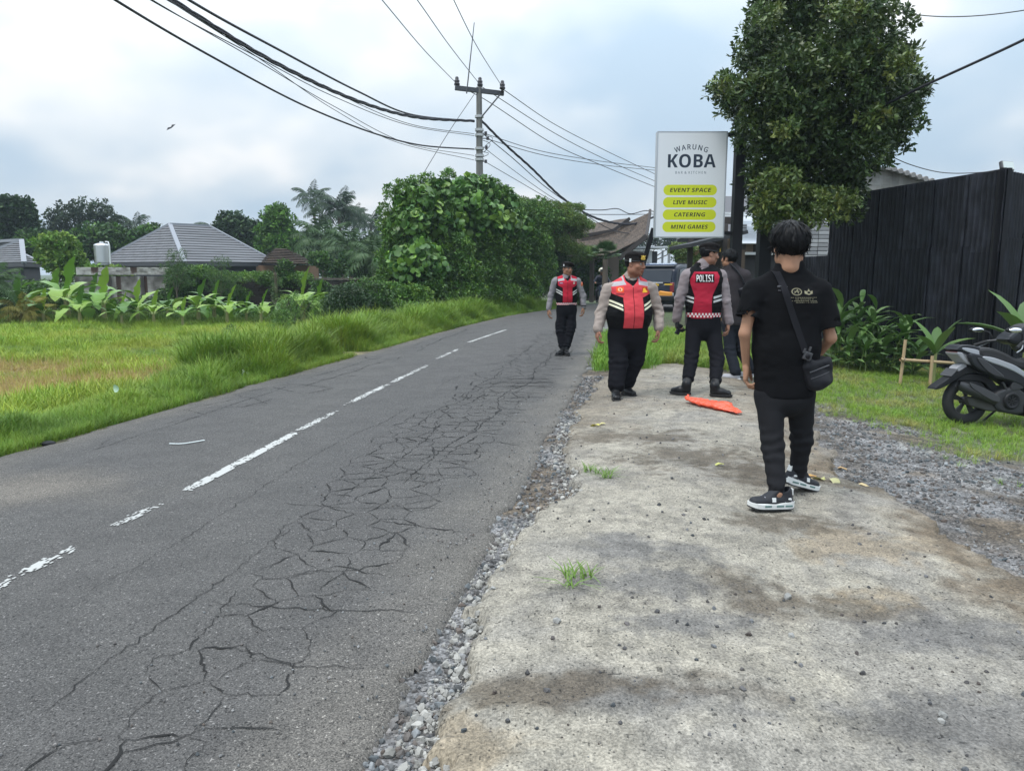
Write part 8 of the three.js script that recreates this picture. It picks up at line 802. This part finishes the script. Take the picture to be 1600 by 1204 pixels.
{ // motorcyclist far down the road
  const P = at(940, 478, 31), gy = topY(P.x, 31), m = thing('motorcycle', 'small motorcycle far down the road carrying a helmeted rider', 'motorcycle', V(P.x, gy, P.z)); const g1 = new THREE.Group(); g1.name = 'wheel'; g1.rotation.y = Math.PI / 2; g1.position.set(0, 0.28, 0.55); m.add(g1); part('tyre', tyreGeo(0.28, 0.09), M_TYRE, g1); const g2 = new THREE.Group(); g2.name = 'wheel'; g2.rotation.y = Math.PI / 2; g2.position.set(0, 0.28, -0.68); m.add(g2); part('tyre', tyreGeo(0.28, 0.1), M_TYRE, g2); part('body', [new RoundedBoxGeometry(0.26, 0.3, 1.1, 3, 0.08).translate(0, 0.6, -0.1), new RoundedBoxGeometry(0.34, 0.45, 0.16, 3, 0.06).translate(0, 0.72, 0.42)], mat(0.03, 0.04, 0.07, 0.4), m); part('handlebar', cyl(0.02, 0.02, V(-0.33, 1.02, 0.28), V(0.33, 1.02, 0.28), 8), M_PLAST, m); part('headlamp', new THREE.SphereGeometry(0.09, 14, 10).scale(1.2, 0.8, 0.5).translate(0, 0.9, 0.5), M_SILV, m); part('fork', [cyl(0.022, 0.022, V(-0.07, 0.95, 0.36), V(-0.07, 0.28, 0.55), 8), cyl(0.022, 0.022, V(0.07, 0.95, 0.36), V(0.07, 0.28, 0.55), 8)], M_ALLOY, m);
  const r = thing('person', 'motorcyclist in a dark jacket and cream helmet far down the road', 'person', V(P.x, gy, P.z)), f = new Field(V(-0.5, 0.1, -0.6), V(0.5, 1.75, 0.6), 0.016); f.add(oval(V(0, 1.25, -0.12), V(0, 0.8, -0.28), [0.2, 0.13], [0.17, 0.14], V(1, 0, 0)), 0.05); for (const s of [-1, 1]) f.add(cone(V(s * 0.18, 1.28, -0.12), V(s * 0.32, 1.08, 0.05), 0.065, 0.052), 0.04).add(cone(V(s * 0.32, 1.08, 0.05), V(s * 0.29, 1.03, 0.27), 0.05, 0.038), 0.02).add(cone(V(s * 0.1, 0.8, -0.22), V(s * 0.24, 0.72, 0.2), 0.085, 0.06), 0.04).add(cone(V(s * 0.24, 0.72, 0.2), V(s * 0.2, 0.32, 0.05), 0.058, 0.045), 0.02).add(cone(V(s * 0.2, 0.3, 0.03), V(s * 0.22, 0.27, 0.2), 0.042, 0.036), 0.02); f.add(cone(V(0, 1.3, -0.1), V(0, 1.45, -0.04), 0.06, 0.06), 0.03); const hd = headGeo({}, 0.006).translate(0, 1.5, -0.02); part('body', join([f.mesh((x, y, z) => (y > 1.36 || (z > 0.22 && y > 0.9) ? SKIN : y < 0.78 ? [0.02, 0.02, 0.025] : [0.018, 0.022, 0.036])), hd]), M_SKIN, r); const he = new THREE.SphereGeometry(0.142, 24, 16, 0, 6.283, 0, 1.75).scale(1, 1.02, 1.1).translate(0, 1.52, -0.03); part('helmet', he, mat(0.62, 0.6, 0.48, 0.3, { side: THREE.DoubleSide }), r); part('visor', new THREE.SphereGeometry(0.147, 20, 8, 0.9, 1.35, 1.1, 0.6).translate(0, 1.52, -0.02), mat(0.03, 0.03, 0.035, 0.1, { side: THREE.DoubleSide }), r);
}
{ // litter
  const A = gnd(1072, 627, 0.05), B = gnd(1158, 645, 0.05), C = A.clone().lerp(B, 0.5), yy = topY(C.x, -C.z), t = thing('plastic_bag', 'crumpled orange-red plastic bag lying on the concrete at the feet of the policemen', 'bag', V(C.x, yy, C.z)), u = B.clone().sub(A).setY(0), L = u.length(); u.normalize(); const v = V(-u.z, 0, u.x), f = new Field(V(-0.42, -0.02, -0.42), V(0.42, 0.16, 0.42), 0.0075); const q = (s, c, h) => u.clone().multiplyScalar(s * L).addScaledVector(v, c).setY(h); f.add(oval(q(-0.48, -0.02, 0.045), q(-0.1, 0, 0.03), [0.022, 0.07], [0.036, 0.12], V(0, 1, 0)), 0.02).add(oval(q(-0.1, 0, 0.03), q(0.2, 0.01, 0.04), [0.032, 0.105], [0.046, 0.13], V(0, 1, 0)), 0.03).add(oval(q(0.2, 0.01, 0.035), q(0.5, 0.02, 0.01), [0.036, 0.12], [0.008, 0.05], V(0, 1, 0)), 0.03).add(oval(q(-0.45, 0.02, 0.05), q(-0.5, -0.05, 0.07), [0.02, 0.03], [0.01, 0.03], V(0, 1, 0)), 0.02);
  f.warp((x, y, z) => 0.022 * (Math.abs(fbm(x * 9 + 3, y * 20, z * 9, 3) - 0.5) * 2 - 0.25) + 0.008 * Math.abs(Math.sin((x * 30 + fbm(x * 6, z * 6) * 9)))); f.cut((x, y) => 0.002 - y); part('bag', f.mesh(), new THREE.MeshPhysicalMaterial({ color: rgb(0.85, 0.12, 0.05), roughness: 0.32, transmission: 0.25, thickness: 0, side: THREE.DoubleSide }), t);
  const leafL = (px, py, s, c, label, seed, cat = 'leaf') => { const p = gnd(px, py, 0.05), o = thing(cat === 'leaf' ? 'fallen_leaf' : 'litter_scrap', label, cat, V(p.x, topY(p.x, -p.z) + 0.012, p.z)), r = rng(seed), g = leafShape(s, s * 0.55, 0.7, 0.5, 5, 0.9, 0.5, 0.4, seed); g.rotateX(Math.PI / 2 - 0.15).rotateY(r() * 6.28); part('blade', g, leafMat(...c, 0.2), o); };
  leafL(936, 664, 0.13, [0.55, 0.5, 0.12], 'yellow fallen leaf in the dirt near the walking policeman', 1); leafL(946, 662, 0.1, [0.6, 0.55, 0.25], 'pale folded leaf touching the yellow one near the walking policeman', 2); leafL(1131, 730, 0.1, [0.5, 0.5, 0.16], 'single pale leaf on the stained concrete left of the near man', 3);
  leafL(1264, 748, 0.12, [0.55, 0.4, 0.15], 'dry brownish leaf right behind the near man’s rear shoe', 4); leafL(1276, 743, 0.12, [0.6, 0.35, 0.12], 'orange dry leaf in the pile behind the near man', 5); leafL(1288, 747, 0.14, [0.55, 0.52, 0.2], 'yellow-green dry leaf in the middle of the pile behind the near man', 6); leafL(1299, 744, 0.12, [0.6, 0.55, 0.28], 'pale crumpled leaf at the right end of the pile behind the near man', 7); leafL(1340, 742, 0.15, [0.68, 0.52, 0.28], 'lone peach-coloured dry leaf on the gravel right of the pile', 8); leafL(1310, 657 + 60, 0.12, [0.45, 0.3, 0.15], 'small brown leaf on the gravel before the lawn', 9);
  const s = gnd(290, 694), st = thing('paper_strip', 'thin pale bent strip lying on the far lane of the road', 'litter', V(s.x, 0.012, s.z)); part('strip', tube([V(-0.13, 0, 0.02), V(-0.02, 0.004, 0.03), V(0.12, 0.006, -0.1)], 0.009, 14, 5).scale(1, 0.4, 1), mat(0.62, 0.68, 0.68, 0.5), st);
  const cupP = gnd(400, 589), cup = thing('plastic_cup', 'crushed whitish plastic cup at the grass edge of the road', 'litter', V(cupP.x - 0.1, groundY(cupP.x - 0.1, -cupP.z) + 0.05, cupP.z)); part('cup', new THREE.LatheGeometry([[0.035, 0], [0.05, 0.11], [0.053, 0.115], [0.046, 0.11], [0.032, 0.004], [0, 0.004]].map((q) => new THREE.Vector2(...q)), 16).rotateZ(1.2).rotateY(0.6), mat(0.62, 0.66, 0.62, 0.4, { side: THREE.DoubleSide }), cup);
  const wr = gnd(204, 638), wp = thing('litter_scrap', 'pale green wrapper caught in the tall grass beside the road', 'litter', V(wr.x - 0.15, groundY(wr.x - 0.15, -wr.z) + 0.2, wr.z)); part('wrapper', leafShape(0.09, 0.06, 0.5, 0.3, 5, 1, 0.9).rotateX(-0.4), mat(0.5, 0.66, 0.5, 0.5, { side: THREE.DoubleSide }), wp);
  const bl = gnd(74, 692), bp = thing('litter_scrap', 'black plastic scrap at the left edge of the road', 'litter', V(bl.x, topY(bl.x, -bl.z) + 0.01, bl.z)); const bg = new Field(V(-0.2, -0.02, -0.12), V(0.2, 0.1, 0.12), 0.01); bg.add(ell(V(0, 0.01, 0), V(0.07, 0.02, 0.05)), 0.02).warp((x, y, z) => 0.02 * (fbm(x * 18, y * 18, z * 18) - 0.4)); part('scrap', bg.mesh(), M_BLACK, bp);
}
renderer.render(scene, camera);
